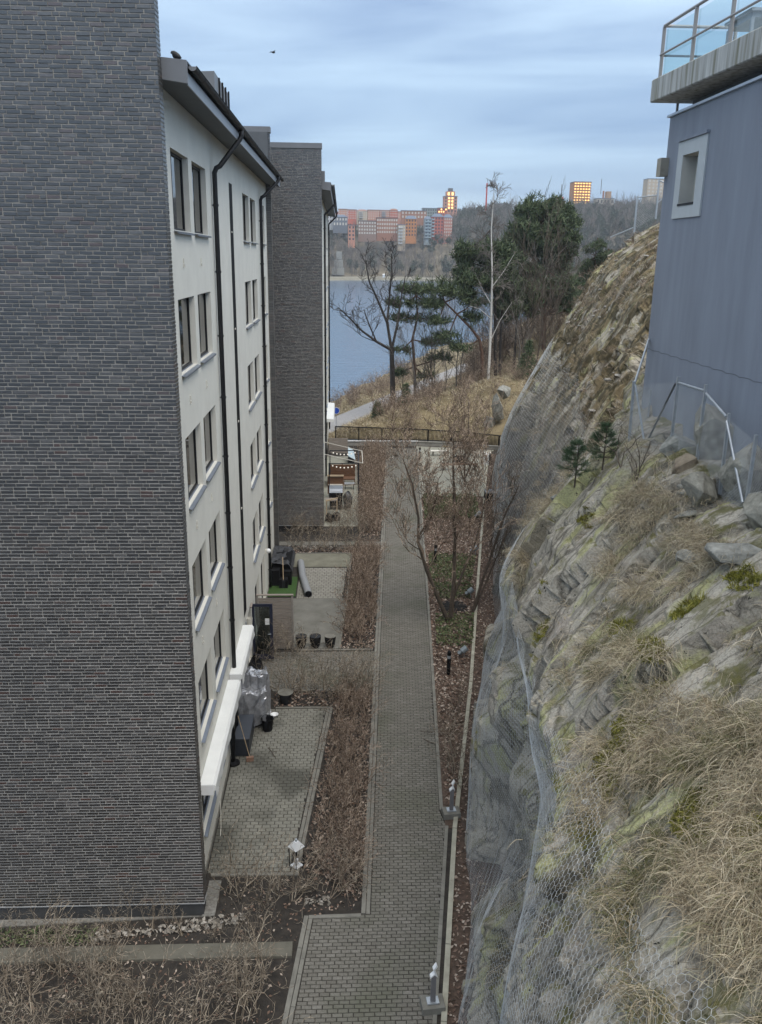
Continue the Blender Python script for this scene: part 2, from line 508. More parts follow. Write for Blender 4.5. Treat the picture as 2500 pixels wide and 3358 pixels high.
_t = np.interp(YS, _sy, np.arange(len(_sy)))
_flat = _cr(_st.reshape(len(_sy), -1), np.clip(_t, 0, len(_sy) - 1.0001)) if False else None
def _cr_gen(a, t):
    n = len(a); i = np.clip(np.floor(t).astype(int), 0, n - 2); f = (t - i)[:, None]
    p0 = a[np.clip(i - 1, 0, n - 1)]; p1 = a[i]; p2 = a[i + 1]; p3 = a[np.clip(i + 2, 0, n - 1)]
    return 0.5 * (2 * p1 + (p2 - p0) * f + (2 * p0 - 5 * p1 + 4 * p2 - p3) * f ** 2 + (3 * p1 - p0 - 3 * p2 + p3) * f ** 3)
BXZ = _cr_gen(_st.reshape(len(_sy), -1), _t).reshape(NY, NU, 2)
BASE = np.stack([BXZ[:, :, 0], np.repeat(YS[:, None], NU, 1), BXZ[:, :, 1]], -1)     # smooth cliff surface
def grid_normals(P):
    dy = np.gradient(P, axis=0); du = np.gradient(P, axis=1)
    n = np.cross(dy, du)
    n /= np.linalg.norm(n, axis=-1, keepdims=True) + 1e-9
    return n
BN = grid_normals(BASE)
if BN[NY // 2, NU // 4, 0] > 0: BN = -BN
ARC = np.concatenate([np.zeros((NY, 1)), np.cumsum(np.linalg.norm(np.diff(BASE, axis=1), axis=-1), axis=1)], 1)

# vectorised value noise
def _h(ix, iy, s):
    n = (ix.astype(np.int64) * 374761393 + iy.astype(np.int64) * 668265263 + s * 1442695041) & 0x7fffffff
    n = ((n ^ (n >> 13)) * 1274126177) & 0x7fffffff
    return ((n ^ (n >> 16)) & 0xffff) / 65535.0
def vnoise(x, y, s=0):
    ix, iy = np.floor(x), np.floor(y); fx, fy = x - ix, y - iy
    fx = fx * fx * (3 - 2 * fx); fy = fy * fy * (3 - 2 * fy)
    a, b = _h(ix, iy, s), _h(ix + 1, iy, s); c, d = _h(ix, iy + 1, s), _h(ix + 1, iy + 1, s)
    return (a * (1 - fx) + b * fx) * (1 - fy) + (c * (1 - fx) + d * fx) * fy
def fbm(x, y, o=4, s=0):
    t = 0; a = 0.5
    for k in range(o):
        t = t + a * vnoise(x * 2 ** k + 17.3 * k, y * 2 ** k + 9.1 * k, s + k); a *= 0.5
    return t / (1 - 0.5 ** o)
def cells(x, y, s=0):
    """worley cells: (cell random value, distance to border approx)"""
    ix, iy = np.floor(x), np.floor(y)
    d1 = np.full(x.shape, 9.0); d2 = np.full(x.shape, 9.0); val = np.zeros(x.shape); gx = np.zeros(x.shape); gy = np.zeros(x.shape)
    for i in (-1, 0, 1):
        for j in (-1, 0, 1):
            cx, cy = ix + i, iy + j
            px, py = cx + _h(cx, cy, s), cy + _h(cx, cy, s + 7)
            d = np.hypot(x - px, y - py)
            m = d < d1
            d2 = np.where(m, d1, np.minimum(d2, d)); val = np.where(m, _h(cx, cy, s + 3), val)
            gx = np.where(m, x - px, gx); gy = np.where(m, y - py, gy); d1 = np.where(m, d, d1)
    return val, d2 - d1, gx, gy
_Y = BASE[:, :, 1]; _S = ARC
_wy = _Y + 0.55 * (fbm(_Y * .30, _S * .30, 3, 50) - .5) - 0.10 * _S
_ws = _S + 0.5 * (fbm(_Y * .4, _S * .4, 3, 60) - .5)
def facets(x, y, s, slope):
    """broken rock: every cell is a tilted flat facet with its own height"""
    v, e, gx, gy = cells(x, y, s)
    tx = (np.modf(v * 37.7)[0] - .5) * 2; ty = (np.modf(v * 91.3)[0] - .5) * 2
    return (v - .5) + slope * (gx * tx + gy * ty), e
_xw = _wy + .18 * (fbm(_Y * 1.6, _S * 1.6, 3, 51) - .5); _sw = _ws + .18 * (fbm(_Y * 1.5, _S * 1.7, 3, 52) - .5)
f1, e1 = facets(_xw * 0.55, _sw * 0.10, 1, 0.9)               # large blocks drawn out up the dip
f2, e2 = facets(_xw * 1.7, _sw * 0.28, 2, 1.1)
f3, e3 = facets(_xw * 4.2, _sw * 1.0, 3, 1.2)
f4, e4 = facets(_xw * 9.0, _sw * 3.0, 4, 1.2)
rugged = 0.35 + 1.0 * np.clip((fbm(_Y * .3 + 8, _S * .28 + 2, 3, 90) - .36) * 4, 0, 1)
slabby = np.clip((np.abs(BN[:, :, 2]) - .45) / .2, 0, 1) * np.clip((26 - _Y) / 4, 0, 1)      # broad glacier-worn slabs above the brow
rugged = rugged * (1 - .55 * slabby)
disp = -0.22 + 0.42 * f1 + rugged * (0.20 * f2 + 0.085 * f3 + 0.03 * f4)
disp -= 0.16 * np.exp(-(e1 / 0.02) ** 2) + 0.05 * np.exp(-(e2 / 0.03) ** 2)
disp += 0.26 * (fbm(_wy * .45, _ws * .25, 3, 20) - .5) + 0.05 * rugged * (fbm(_wy * 7, _ws * 3, 3, 30) - .5)
steep = np.clip((0.55 - np.abs(BN[:, :, 2])) / 0.4, 0, 1)
cav = np.clip(fbm(_Y * .45 + 3, _S * .36, 3, 70) - .46, 0, 1)
disp -= cav * 5.0 * steep * np.clip((32 - _Y) / 6, .35, 1)    # dark hollows behind the hanging net
disp = np.clip(disp, -1.7, 0.12)
ROCKP = BASE + BN * disp[:, :, None]
ii, jj = np.meshgrid(np.arange(NY - 1), np.arange(NU - 1), indexing='ij')
q = (ii * NU + jj).ravel()
ROCKF = np.stack([q, q + 1, q + NU + 1, q + NU], 1)

def rock_material():
    m, n, l, b = new_mat('cliff_rock')
    b.inputs['Roughness'].default_value = 0.85
    b.inputs['Specular IOR Level'].default_value = 0.3
    g = n.new('ShaderNodeNewGeometry')
    def noise_(scale, stretch=(1, 1, 1), detail=6, rot=(0, 0, 0), rough=0.6):
        mp = n.new('ShaderNodeMapping'); mp.inputs['Scale'].default_value = stretch; mp.inputs['Rotation'].default_value = rot
        l.new(g.outputs['Position'], mp.inputs[0])
        z = n.new('ShaderNodeTexNoise'); z.inputs['Scale'].default_value = scale; z.inputs['Detail'].default_value = detail
        z.inputs['Roughness'].default_value = rough
        l.new(mp.outputs[0], z.inputs['Vector'])
        return z.outputs['Fac']
    def step(x, a, c):
        r = n.new('ShaderNodeMapRange'); r.inputs['From Min'].default_value = a; r.inputs['From Max'].default_value = c
        l.new(x, r.inputs['Value']); return r.outputs[0]
    def mixc(f, a, c):
        x = n.new('ShaderNodeMix'); x.data_type = 'RGBA'
        l.new(f, x.inputs['Factor'])
        for s_, v in (('A', a), ('B', c)):
            if isinstance(v, tuple): x.inputs[s_].default_value = (*v, 1)
            else: l.new(v, x.inputs[s_])
        return x.outputs['Result']
    def mul(a, c):
        x = n.new('ShaderNodeMath'); x.operation = 'MULTIPLY'; l.new(a, x.inputs[0])
        if isinstance(c, float): x.inputs[1].default_value = c
        else: l.new(c, x.inputs[1])
        return x.outputs[0]
    streak = noise_(2.0, (0.4, 2.6, 0.4), 8, (0.0, 0.0, 0.12))
    c = mixc(step(streak, .34, .66), (0.235, 0.215, 0.18), (0.50, 0.455, 0.38))
    c = mixc(mul(step(noise_(.6, (.5, 1.5, .5), 4), .47, .58), .8), c, (0.50, 0.46, 0.385))          # pale slabs
    c = mixc(mul(step(noise_(1.1, (1.2, .7, 1.2), 5), .55, .68), .55), c, (0.46, 0.385, 0.335))    # pinkish gneiss
    c = mixc(mul(step(noise_(1.1, (.4, 1.8, .4), 6), .54, .61), .8), c, (0.46, 0.455, 0.19))    # yellow-green lichen
    c = mixc(mul(step(noise_(.8, (.6, 1.5, .6), 7, (.4, 0, 0)), .55, .62), .8), c, (0.075, 0.06, 0.028))   # brown moss film
    def edge(scale, stretch, width):
        mp = n.new('ShaderNodeMapping'); mp.inputs['Scale'].default_value = stretch; mp.inputs['Rotation'].default_value = (0.1, 0, .12)
        wz = n.new('ShaderNodeTexNoise'); wz.inputs['Scale'].default_value = scale * 1.7; wz.inputs['Detail'].default_value = 4
        l.new(g.outputs['Position'], wz.inputs['Vector'])
        ad = n.new('ShaderNodeVectorMath'); ad.operation = 'MULTIPLY_ADD'; ad.inputs[1].default_value = (.5 / scale,) * 3
        l.new(wz.outputs['Color'], ad.inputs[0]); l.new(g.outputs['Position'], ad.inputs[2]); l.new(ad.outputs[0], mp.inputs[0])
        v = n.new('ShaderNodeTexVoronoi'); v.feature = 'DISTANCE_TO_EDGE'; v.inputs['Scale'].default_value = scale
        l.new(mp.outputs[0], v.inputs['Vector'])
        return step(v.outputs['Distance'], width, 0.0)
    crack = n.new('ShaderNodeMath'); crack.operation = 'MAXIMUM'
    l.new(edge(.75, (.28, 1.5, .28), .03), crack.inputs[0]); l.new(mul(edge(2.4, (.3, 1.4, .3), .05), .75), crack.inputs[1])
    c = mixc(mul(crack.outputs[0], .85), c, (0.028, 0.024, 0.017))
    c = mixc(mul(step(noise_(34, (.7, 1.4, .7), 5, (0, 0, .1), .7), .44, .60), .42), c, (0.07, 0.062, 0.048))
    c = mixc(mul(step(noise_(75, (1, 1, 1), 2), .52, .62), .35), c, (0.52, 0.48, 0.41))           # grain of the gneiss
    c = mixc(step(noise_(13, (1, 1, 1), 3), .66, .70), c, (0.018, 0.018, 0.015))                   # black lichen spots
    sp = n.new('ShaderNodeSeparateXYZ'); l.new(g.outputs['Normal'], sp.inputs[0])
    up = step(sp.outputs['Z'], .45, .8)
    mz = mul(step(noise_(1.7, (1, 1, 1), 6), .5, .58), up)
    c = mixc(mul(mz, .85), c, mixc(noise_(9), (0.05, 0.055, 0.016), (0.17, 0.155, 0.045)))
    # far part of the hill is browner, with heather and moss
    py = n.new('ShaderNodeSeparateXYZ'); l.new(g.outputs['Position'], py.inputs[0])
    farf = mul(step(py.outputs['Y'], 22, 30), mul(step(py.outputs['Z'], 6.5, 9.0), step(noise_(.9, (.6, 1.6, .6), 8, (0, 0, .3), .7), .44, .50)))
    fcol = mixc(step(noise_(2.2, (.7, 1.3, .7), 6), .47, .56), (0.050, 0.040, 0.018), mixc(noise_(5), (0.10, 0.07, 0.032), (0.27, 0.215, 0.125)))
    c = mixc(mul(farf, .92), c, fcol)
    lowf = mul(step(py.outputs['Y'], 25, 31), step(py.outputs['Z'], 8.5, 6.0))                # the far lower face is darker grey
    c = mixc(mul(lowf, .8), c, mixc(streak, (0.045, 0.046, 0.048), (0.13, 0.128, 0.125)))
    l.new(c, b.inputs['Base Color'])
    bp = n.new('ShaderNodeBump'); bp.inputs['Strength'].default_value = 0.9; bp.inputs['Distance'].default_value = 0.06
    l.new(noise_(7, (.7, 2, .7), 9, (0, 0, .35), .7), bp.inputs['Height'])
    l.new(bp.outputs[0], b.inputs['Normal'])
    return m
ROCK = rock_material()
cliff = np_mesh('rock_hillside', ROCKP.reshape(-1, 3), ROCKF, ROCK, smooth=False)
tag(cliff, kind='structure')
ROCK_BVH = BVHTree.FromPolygons([tuple(p) for p in ROCKP.reshape(-1, 3)[:]], [tuple(f) for f in ROCKF], all_triangles=False)
def rock_z(x, y):
    h = ROCK_BVH.ray_cast(Vector((x, y, 40)), Vector((0, 0, -1)))
    return h[0].z if h[0] is not None else 0.0

# ------------------------------------------------------------------ rock-fall net hung over the face
_k = 9
DM = disp.copy()                                              # the net lies on the proud parts of the rock and bridges the hollows
for _ in range(_k): DM = np.maximum.reduce([DM, np.roll(DM, 1, 0), np.roll(DM, -1, 0), np.roll(DM, 1, 1), np.roll(DM, -1, 1)])
def _box(A, r, ax):
    A = np.moveaxis(A, ax, 0); P = np.concatenate([np.repeat(A[:1], r + 1, 0), A, np.repeat(A[-1:], r, 0)]); c = np.cumsum(P, 0)
    return np.moveaxis((c[2 * r + 1:] - c[:-2 * r - 1]) / (2 * r + 1), 0, ax)
for _ in range(3): DM = _box(_box(DM, 9, 0), 9, 1)
DM = DM - .03
def net_pts(Y, S):
    """points on the cliff's smooth surface at station Y and arc length S, lifted off it"""
    fi = np.interp(Y, YS, np.arange(NY)); i = np.clip(fi.astype(int), 0, NY - 2); f = fi - i
    out = np.zeros((len(Y), 3))
    # arc length is close to regular in u, so invert it row by row with a coarse search
    for a, w in ((i, 1 - f), (i + 1, f)):
        A = ARC[a]
        k = np.clip((A < S[:, None]).sum(1) - 1, 0, NU - 2)
        r = np.arange(len(Y))
        a0, a1 = A[r, k], A[r, k + 1]
        t = np.clip((S - a0) / (a1 - a0 + 1e-9), 0, 1)[:, None]
        P = BASE[a, k] * (1 - t) + BASE[a, k + 1] * t
        N = BN[a, k] * (1 - t) + BN[a, k + 1] * t
        dm = DM[a, k] * (1 - t[:, 0]) + DM[a, k + 1] * t[:, 0]
        sag = dm + 0.03 + 0.04 * vnoise(Y * 1.6 + .5 * S, S * .4, 5) ** 2 + 0.03 * vnoise(Y * 6 - .8 * S, S * 2.2, 6)
        out += (P + N * sag[:, None]) * w[:, None]
    return out
NET_TOP = [(2, 9.2), (6, 9.4), (9, 9.3), (13, 8.3), (17, 8.3), (21, 8.0), (25, 8.5), (29, 9.5), (36, 11.5), (46, 12.0), (53, 10.0), (60, 5.5)]
def make_net(y0, y1, w, h, r, s0=0.0):
    ys_ = [y for y, _ in NET_TOP]; st_ = [s for _, s in NET_TOP]
    ny = int((y1 - y0) / (w)); smax = 13.0; ns = int(smax / (h * 0.75))
    edges = []
    key = {}
    pts = []
    def vid(a, b):
        k = (a, b)
        if k not in key: key[k] = len(pts); pts.append(k)
        return key[k]
    # hexagon lattice: rows of zigzag vertices joined by vertical links (drawn as a twisted pair along s)
    I, J = np.meshgrid(np.arange(2 * ny), np.arange(ns), indexing='ij')
    yv = y0 + I * w / 2
    sv = s0 + J * h * 0.75 + np.where((I + J) % 2 == 0, 0.0, h * 0.25)
    sv = sv + 0.02 * (vnoise(I * .7, J * .7, 2) - .5); yv = yv + 0.02 * (vnoise(I * .6, J * .8, 3) - .5)
    ok = sv < np.interp(yv, ys_, st_) - 0.6 * vnoise(yv * 1.3, yv * 0, 8)
    Y_, S_ = yv.ravel(), sv.ravel()
    P = np.concatenate([net_pts(Y_[a:a + 20000], S_[a:a + 20000]) for a in range(0, len(Y_), 20000)])
    idx = (I * ns + J)
    e = []
    a = idx[:-1, :]; b = idx[1:, :]; m = ok[:-1, :] & ok[1:, :]
    e.append(np.stack([a[m], b[m]], 1))
    a = idx[:, :-1]; b = idx[:, 1:]; m = ok[:, :-1] & ok[:, 1:] & (((I + J) % 2 == 1)[:, :-1])
    e.append(np.stack([a[m], b[m]], 1))
    E_ = np.concatenate(e)
    A, B = P[E_[:, 0]], P[E_[:, 1]]
    d = B - A; d /= np.linalg.norm(d, axis=1, keepdims=True) + 1e-9
    ref = np.tile(np.array([[0.31, 0.62, 0.72]]), (len(d), 1))
    x = np.cross(d, ref); x /= np.linalg.norm(x, axis=1, keepdims=True) + 1e-9
    yv2 = np.cross(d, x)
    ring = [x * math.cos(t) + yv2 * math.sin(t) for t in (0, 2.094, 4.189)]
    V = np.concatenate([np.stack([A + k * r for k in ring], 1), np.stack([B + k * r for k in ring], 1)], 1)
    n = len(E_); o = (np.arange(n) * 6)[:, None]
    F = np.concatenate([o + np.array([[0, 1, 4, 3]]), o + np.array([[1, 2, 5, 4]]), o + np.array([[2, 0, 3, 5]])])
    return V.reshape(-1, 3), F
WIRE = mat('net_wire', (0.48, 0.50, 0.51), 0.5, 0.25, 1.5, metallic=0.1)
netroot = thing('rockfall_net', 'grey hexagonal wire netting draped over the rock face beside the path', 'netting', (3.0, 20.0, 0.0))
for args in ((3.5, 24, 0.088, 0.122, 0.0023), (24, 61, 0.13, 0.18, 0.0026)):
    V_, F_ = make_net(*args)
    o = np_mesh('wire_mesh', V_, F_, WIRE, parent=netroot)
    tag(o, kind='stuff')

# ------------------------------------------------------------------ ground of the courtyard
tag(MB().box(-40, 13.3, -60, 69.6, -0.6, -0.02).build('ground', SOIL), kind='structure')
def sheet(name, poly, z, m, th=0.012):
    o = MB().prism(poly, z - th, z).build(name, m)
    return tag(o, kind='structure')
CURB = [(0.75, 5.0), (2.05, 13.6), (3.04, 19.7), (4.69, 28.05), (6.6, 38.8), (8.78, 50.9), (11.5, 65.8)]
def lerp_line(L, y):
    return float(np.interp(y, [p[1] for p in L], [p[0] for p in L]))
def curb_x(y): return lerp_line(CURB, y)
PL = [(-1.75, 9.0), (-1.23, 13.7), (-0.9, 16.66), (0.44, 16.69), (0.98, 25.8), (1.27, 30.9), (2.06, 43.8), (3.6, 68.6)]
PR = [(1.25, 9.0), (1.93, 13.6), (2.92, 19.9), (2.93, 20.0), (2.83, 20.6), (2.89, 21.35), (3.93, 36), (6.1, 68.0)]
def path_l(y): return lerp_line(PL, y)
def path_r(y): return lerp_line(PR, y)
sheet('litter_bed', [(2.8, 19.8)] + [(path_r(y), y) for y in (21, 30, 40, 53.5)] + [(curb_x(y) + 1.3, y) for y in (53.5, 40, 30, 19.8)], -0.006, LITTERBED)
sheet('litter_strip', [(curb_x(y), y) for y in (5, 14, 20, 28, 39, 51, 66)] + [(curb_x(y) + 1.6, y) for y in (66, 51, 39, 28, 20, 14, 5)], -0.009, LITTERBED)
sheet('gravel_court', [(path_r(53.5), 53.5), (path_r(66.8), 66.8), (path_r(66.8), 68.9), (12.3, 67.5), (11.4, 65.8), (curb_x(60), 60), (curb_x(53.5), 53.5)], -0.004, GRAVEL)
sheet('patio_gravel', [(-3.45, 31.0), (-0.15, 31.0), (0.18, 36.2), (-3.45, 36.2)], 0.012, mat('gravel_grey', (0.125, 0.122, 0.105), 0.95, 0.22, 1.6, 0.5, 60, c2=(0.19, 0.185, 0.165)))
sheet('patio_gravel', [(-3.45, 40.3), (0.36, 40.3), (0.47, 42.3), (-3.45, 42.3)], 0.012, mat('gravel_mossy', (0.13, 0.125, 0.095), 0.95, 0.22, 1.6, 0.5, 60, c2=(0.2, 0.195, 0.15)))
sheet('patio_slab', [(-1.3, 47.0), (0.85, 47.0), (1.05, 56), (0.95, 65), (-1.3, 65)], 0.012, mat('worn_concrete', (0.20, 0.20, 0.165), 0.95, 0.2, 1.2, 0.4, 50, c2=(0.30, 0.295, 0.25)))
sheet('wall_gravel', [(-9, 16.45), (-3.0, 16.72), (-3.0, 17.9), (-3.3, 17.9), (-3.3, 16.72), (-9, 16.72)], 0.02, mat('drain_gravel', (0.12, 0.115, 0.10), 0.95, 0.3, 14, 0.8, 50, c2=(0.26, 0.25, 0.23)), 0.03)

# pavers: every one a block of its own; the 300 nearest of the path as parts, the rest as one part
def paver_template(l, w, h=0.05, b=0.008):
    x, y = l / 2, w / 2
    v = [(-x, -y, -h), (x, -y, -h), (x, y, -h), (-x, y, -h), (-x, -y, -b), (x, -y, -b), (x, y, -b), (-x, y, -b),
         (-x + b, -y + b, 0), (x - b, -y + b, 0), (x - b, y - b, 0), (-x + b, y - b, 0)]
    f = [(8, 9, 10, 11), (4, 5, 9, 8), (5, 6, 10, 9), (6, 7, 11, 10), (7, 4, 8, 11), (0, 1, 5, 4), (1, 2, 6, 5), (2, 3, 7, 6), (3, 0, 4, 7)]
    return np.array(v), np.array(f)
def stamp(tv, tf, M_, T):
    """copies of a template: M_ (n,3,3) and T (n,3)"""
    V = np.einsum('nij,vj->nvi', M_, tv) + T[:, None, :]
    F = (tf[None] + (np.arange(len(T)) * len(tv))[:, None, None]).reshape(-1, tf.shape[1])
    return V.reshape(-1, 3), F
def rotz_m(a):
    c, s = np.cos(a), np.sin(a); z = np.zeros_like(a); o = np.ones_like(a)
    return np.stack([np.stack([c, -s, z], -1), np.stack([s, c, z], -1), np.stack([z, z, o], -1)], -2)
def pave(parent, y0, y1, xl, xr, l, w, m, z=0.0, skew=0.0, parts=0, gap=0.017, name='paver'):
    T, L = [], []
    k = 0; y = y0
    while y < y1 - w * 0.5:
        a, b = xl(y + w / 2), xr(y + w / 2)
        x = a + (0.0 if k % 2 else -l / 2)
        while x < b:
            x0, x1 = max(x, a), min(x + l, b)
            if x1 - x0 > 0.05:
                T.append(((x0 + x1) / 2, y + w / 2, z)); L.append((x1 - x0 - gap) / (l - gap))
            x += l
        y += w; k += 1
    T = np.array(T); L = np.array(L)
    T[:, 2] += rng.normal(0, 0.0022, len(T)); T[:, :2] += rng.normal(0, 0.0016, (len(T), 2))
    tv, tf = paver_template(l - gap, w - gap)
    A = rotz_m(rng.normal(0, 0.006, len(T)))
    tilt = rng.normal(0, 0.008, (len(T), 2)); A[:, 2, 0] = tilt[:, 0]; A[:, 2, 1] = tilt[:, 1]
    A[:, :, 0] *= L[:, None]
    if parts:
        d = np.hypot(T[:, 0], T[:, 1]); vis = np.where((T[:, 1] > 13.3), d, 1e9)
        near = np.argsort(vis)[:parts]
        sel = np.zeros(len(T), bool); sel[near] = True
        mes = {}
        for i in near:
            key = round(float(L[i]), 1)
            if key not in mes:
                me = bpy.data.meshes.new(name); tvv = tv.copy(); tvv[:, 0] *= L[i]
                me.from_pydata(tvv.tolist(), [], tf.tolist()); me.materials.append(m); mes[key] = me
            o = link_mesh(name, mes[key], parent); off = base_of(parent)
            o.location = Vector(T[i] - off); o.rotation_euler = (float(tilt[i, 1]), float(-tilt[i, 0]), float(rng.normal(0, .006)))
        T, A = T[~sel], A[~sel]
    V, F = stamp(tv, tf, A, T)
    o = np_mesh('pavers', V, F, m, parent=parent)
    return tag(o, kind='stuff')
def paved(name, poly, m=JOINT, z=-0.022):
    o = MB().prism(poly, -0.05, z).build(name, m)
    return tag(o, kind='structure')
footpath = paved('footpath', [(x, y) for x, y in PL if y <= 68.6] + [(path_r(y), y) for y in (68.0, 36, 21.35, 20.6, 20.0, 19.9, 13.6, 9)])
pave(footpath, 9.0, 68.0, lambda y: path_l(y) + 0.22, lambda y: path_r(y) - 0.11, 0.22, 0.105, PAVER, parts=300)
# edge rows: long kerb stones on both sides, laid singly
def kerb_line(parent, pts, w, h, m, off=0.0, seg=0.9, name='kerb_stone', gap=0.012, z0=-0.05):
    for (xa, ya), (xb, yb) in zip(pts[:-1], pts[1:]):
        d = Vector((xb - xa, yb - ya, 0)); n = max(1, round(d.length / seg)); nrm = Vector((d.y, -d.x, 0)).normalized()
        for k in range(n):
            a = Vector((xa, ya, 0)) + d * (k / n) + nrm * off + d.normalized() * gap / 2
            b = Vector((xa, ya, 0)) + d * ((k + 1) / n) + nrm * off - d.normalized() * gap / 2
            zt = h + random.uniform(-.006, .006)
            MB().bar(a + Vector((0, 0, (z0 + zt) / 2)), b + Vector((0, 0, (z0 + zt) / 2)), w, zt - z0).build(name, m, parent)
kerb_line(footpath, [(x, y) for x, y in PL[:3]], 0.10, 0.02, KERB, 0.05)
kerb_line(footpath, [(x, y) for x, y in PL[:3]], 0.09, 0.006, KERB, 0.16, 0.45)
kerb_line(footpath, [(x, y) for x, y in PL[3:]], 0.10, 0.02, KERB, 0.05, 1.0)
kerb_line(footpath, [(x, y) for x, y in PL[3:]], 0.09, 0.006, KERB, 0.16, 1.0)
kerb_line(footpath, [(0.44, 16.69), (-0.8, 16.67)], 0.10, 0.02, KERB, -0.05)
kerb_line(footpath, [(path_r(y), y) for y in (20.6, 28, 36, 52, 67)], 0.10, 0.012, KERB, -0.05, 1.0)
kerb_line(footpath, [(1.25, 9.0), (1.93, 13.6), (2.92, 19.9)], 0.09, 0.006, KERB, -0.07, 0.45)
edging = thing('edging', 'long pale edging strip between the path, the leaf bed and the rock', 'edging', (3.0, 20.0, 0))
kerb_line(edging, CURB, 0.12, 0.07, TIMBER_EDGE, 0.0, 1.9, 'edging_board', 0.02)

crosspath = paved('cross_path', [(-3.2, 27.6), (1.02, 27.6), (1.2, 30.85), (-3.2, 30.85)])
pave(crosspath, 27.7, 30.75, lambda y: -3.2, lambda y: path_l(y) + 0.0, 0.22, 0.105, PAVER)
kerb_line(crosspath, [(-2.5, 27.6), (1.0, 27.6)], 0.09, 0.02, KERB, 0, 1.0)
kerb_line(crosspath, [(-1.9, 30.9), (1.2, 30.9)], 0.09, 0.02, KERB, 0, 1.0)
crosspath2 = paved('cross_path', [(-3.5, 43.6), (1.98, 43.6), (2.1, 45.0), (-3.5, 45.0)])
pave(crosspath2, 43.7, 44.3, lambda y: -3.5, lambda y: path_l(y), 0.22, 0.105, PAVER)
stepslab = tag(MB().box(-9, -1.12, 15.42, 15.84, -0.05, 0.05).build('garden_step', mat('step_slab', (0.125, 0.118, 0.095), 0.9, 0.2, 3, 0.3, 40), bevel=0.01), kind='structure')
patio1 = paved('patio', [(-3.4, 18.1), (-1.1, 18.1), (-0.35, 26.35), (-3.4, 26.35)])
pave(patio1, 18.2, 26.3, lambda y: -3.4, lambda y: -1.12 + (y - 18.1) * 0.0955 - 0.22, 0.22, 0.145, PAVER_P, parts=0)
kerb_line(patio1, [(-1.10, 18.1), (-0.33, 26.35)], 0.09, 0.02, KERB, -0.05)
kerb_line(patio1, [(-1.10, 18.1), (-0.33, 26.35)], 0.09, 0.006, KERB, -0.16, .45)
kerb_line(patio1, [(-3.3, 18.12), (-1.1, 18.1)], 0.1, 0.02, KERB, 0, 1.1)
kerb_line(patio1, [(-2.3, 26.4), (-0.35, 26.37)], 0.07, 0.02, KERB, 0, 1.1)
patio2 = paved('patio', [(-2.1, 36.2), (0.1, 36.2), (0.33, 40.3), (-2.1, 40.3)])
pave(patio2, 36.25, 40.3, lambda y: -2.1, lambda y: 0.0 + (y - 36.2) * .055, 0.22, 0.22, PAVER_L)
kerb_line(patio2, [(-0.13, 31.0), (0.2, 36.2), (0.38, 40.3), (0.49, 42.3)], 0.08, 0.03, KERB, 0, 1.0)
kerb_line(patio2, [(-2.4, 42.35), (0.45, 42.35)], 0.08, 0.03, KERB, 0, 1.0)
kerb_line(patio2, [(0.85, 47), (1.05, 56), (0.95, 65)], 0.08, 0.03, KERB, 0, 1.0)
# ------------------------------------------------------------------ brick walls laid brick by brick
def brick_template(l, d, h, b=0.0045):
    """front face at y=0 looking to -y, joints bevelled"""
    x, z = l / 2, h / 2
    v = [(-x, 0.03, -z), (x, 0.03, -z), (x, 0.03, z), (-x, 0.03, z), (-x, b, -z), (x, b, -z), (x, b, z), (-x, b, z),
         (-x + b, 0, -z + b), (x - b, 0, -z + b), (x - b, 0, z - b), (-x + b, 0, z - b)]
    f = [(8, 9, 10, 11), (4, 5, 9, 8), (5, 6, 10, 9), (6, 7, 11, 10), (7, 4, 8, 11), (0, 1, 5, 4), (1, 2, 6, 5), (2, 3, 7, 6), (3, 0, 4, 7)]
    return np.array(v), np.array(f)
def bond(x0, x1, rows, l=0.25, seed=1):
    rnd = random.Random(seed); out = []; last = 0
    for k in range(rows):
        last = rnd.choice([o for o in (0.0625, 0.125, 0.1875, 0.25) if o != last])
        x = x1 - last                                      # wild bond, laid from the right corner
        out.append((k, x, x1))
        while x > x0:
            w = l * 0.5 if rnd.random() < 0.13 else l
            out.append((k, max(x - w, x0), x)); x -= w
    return out
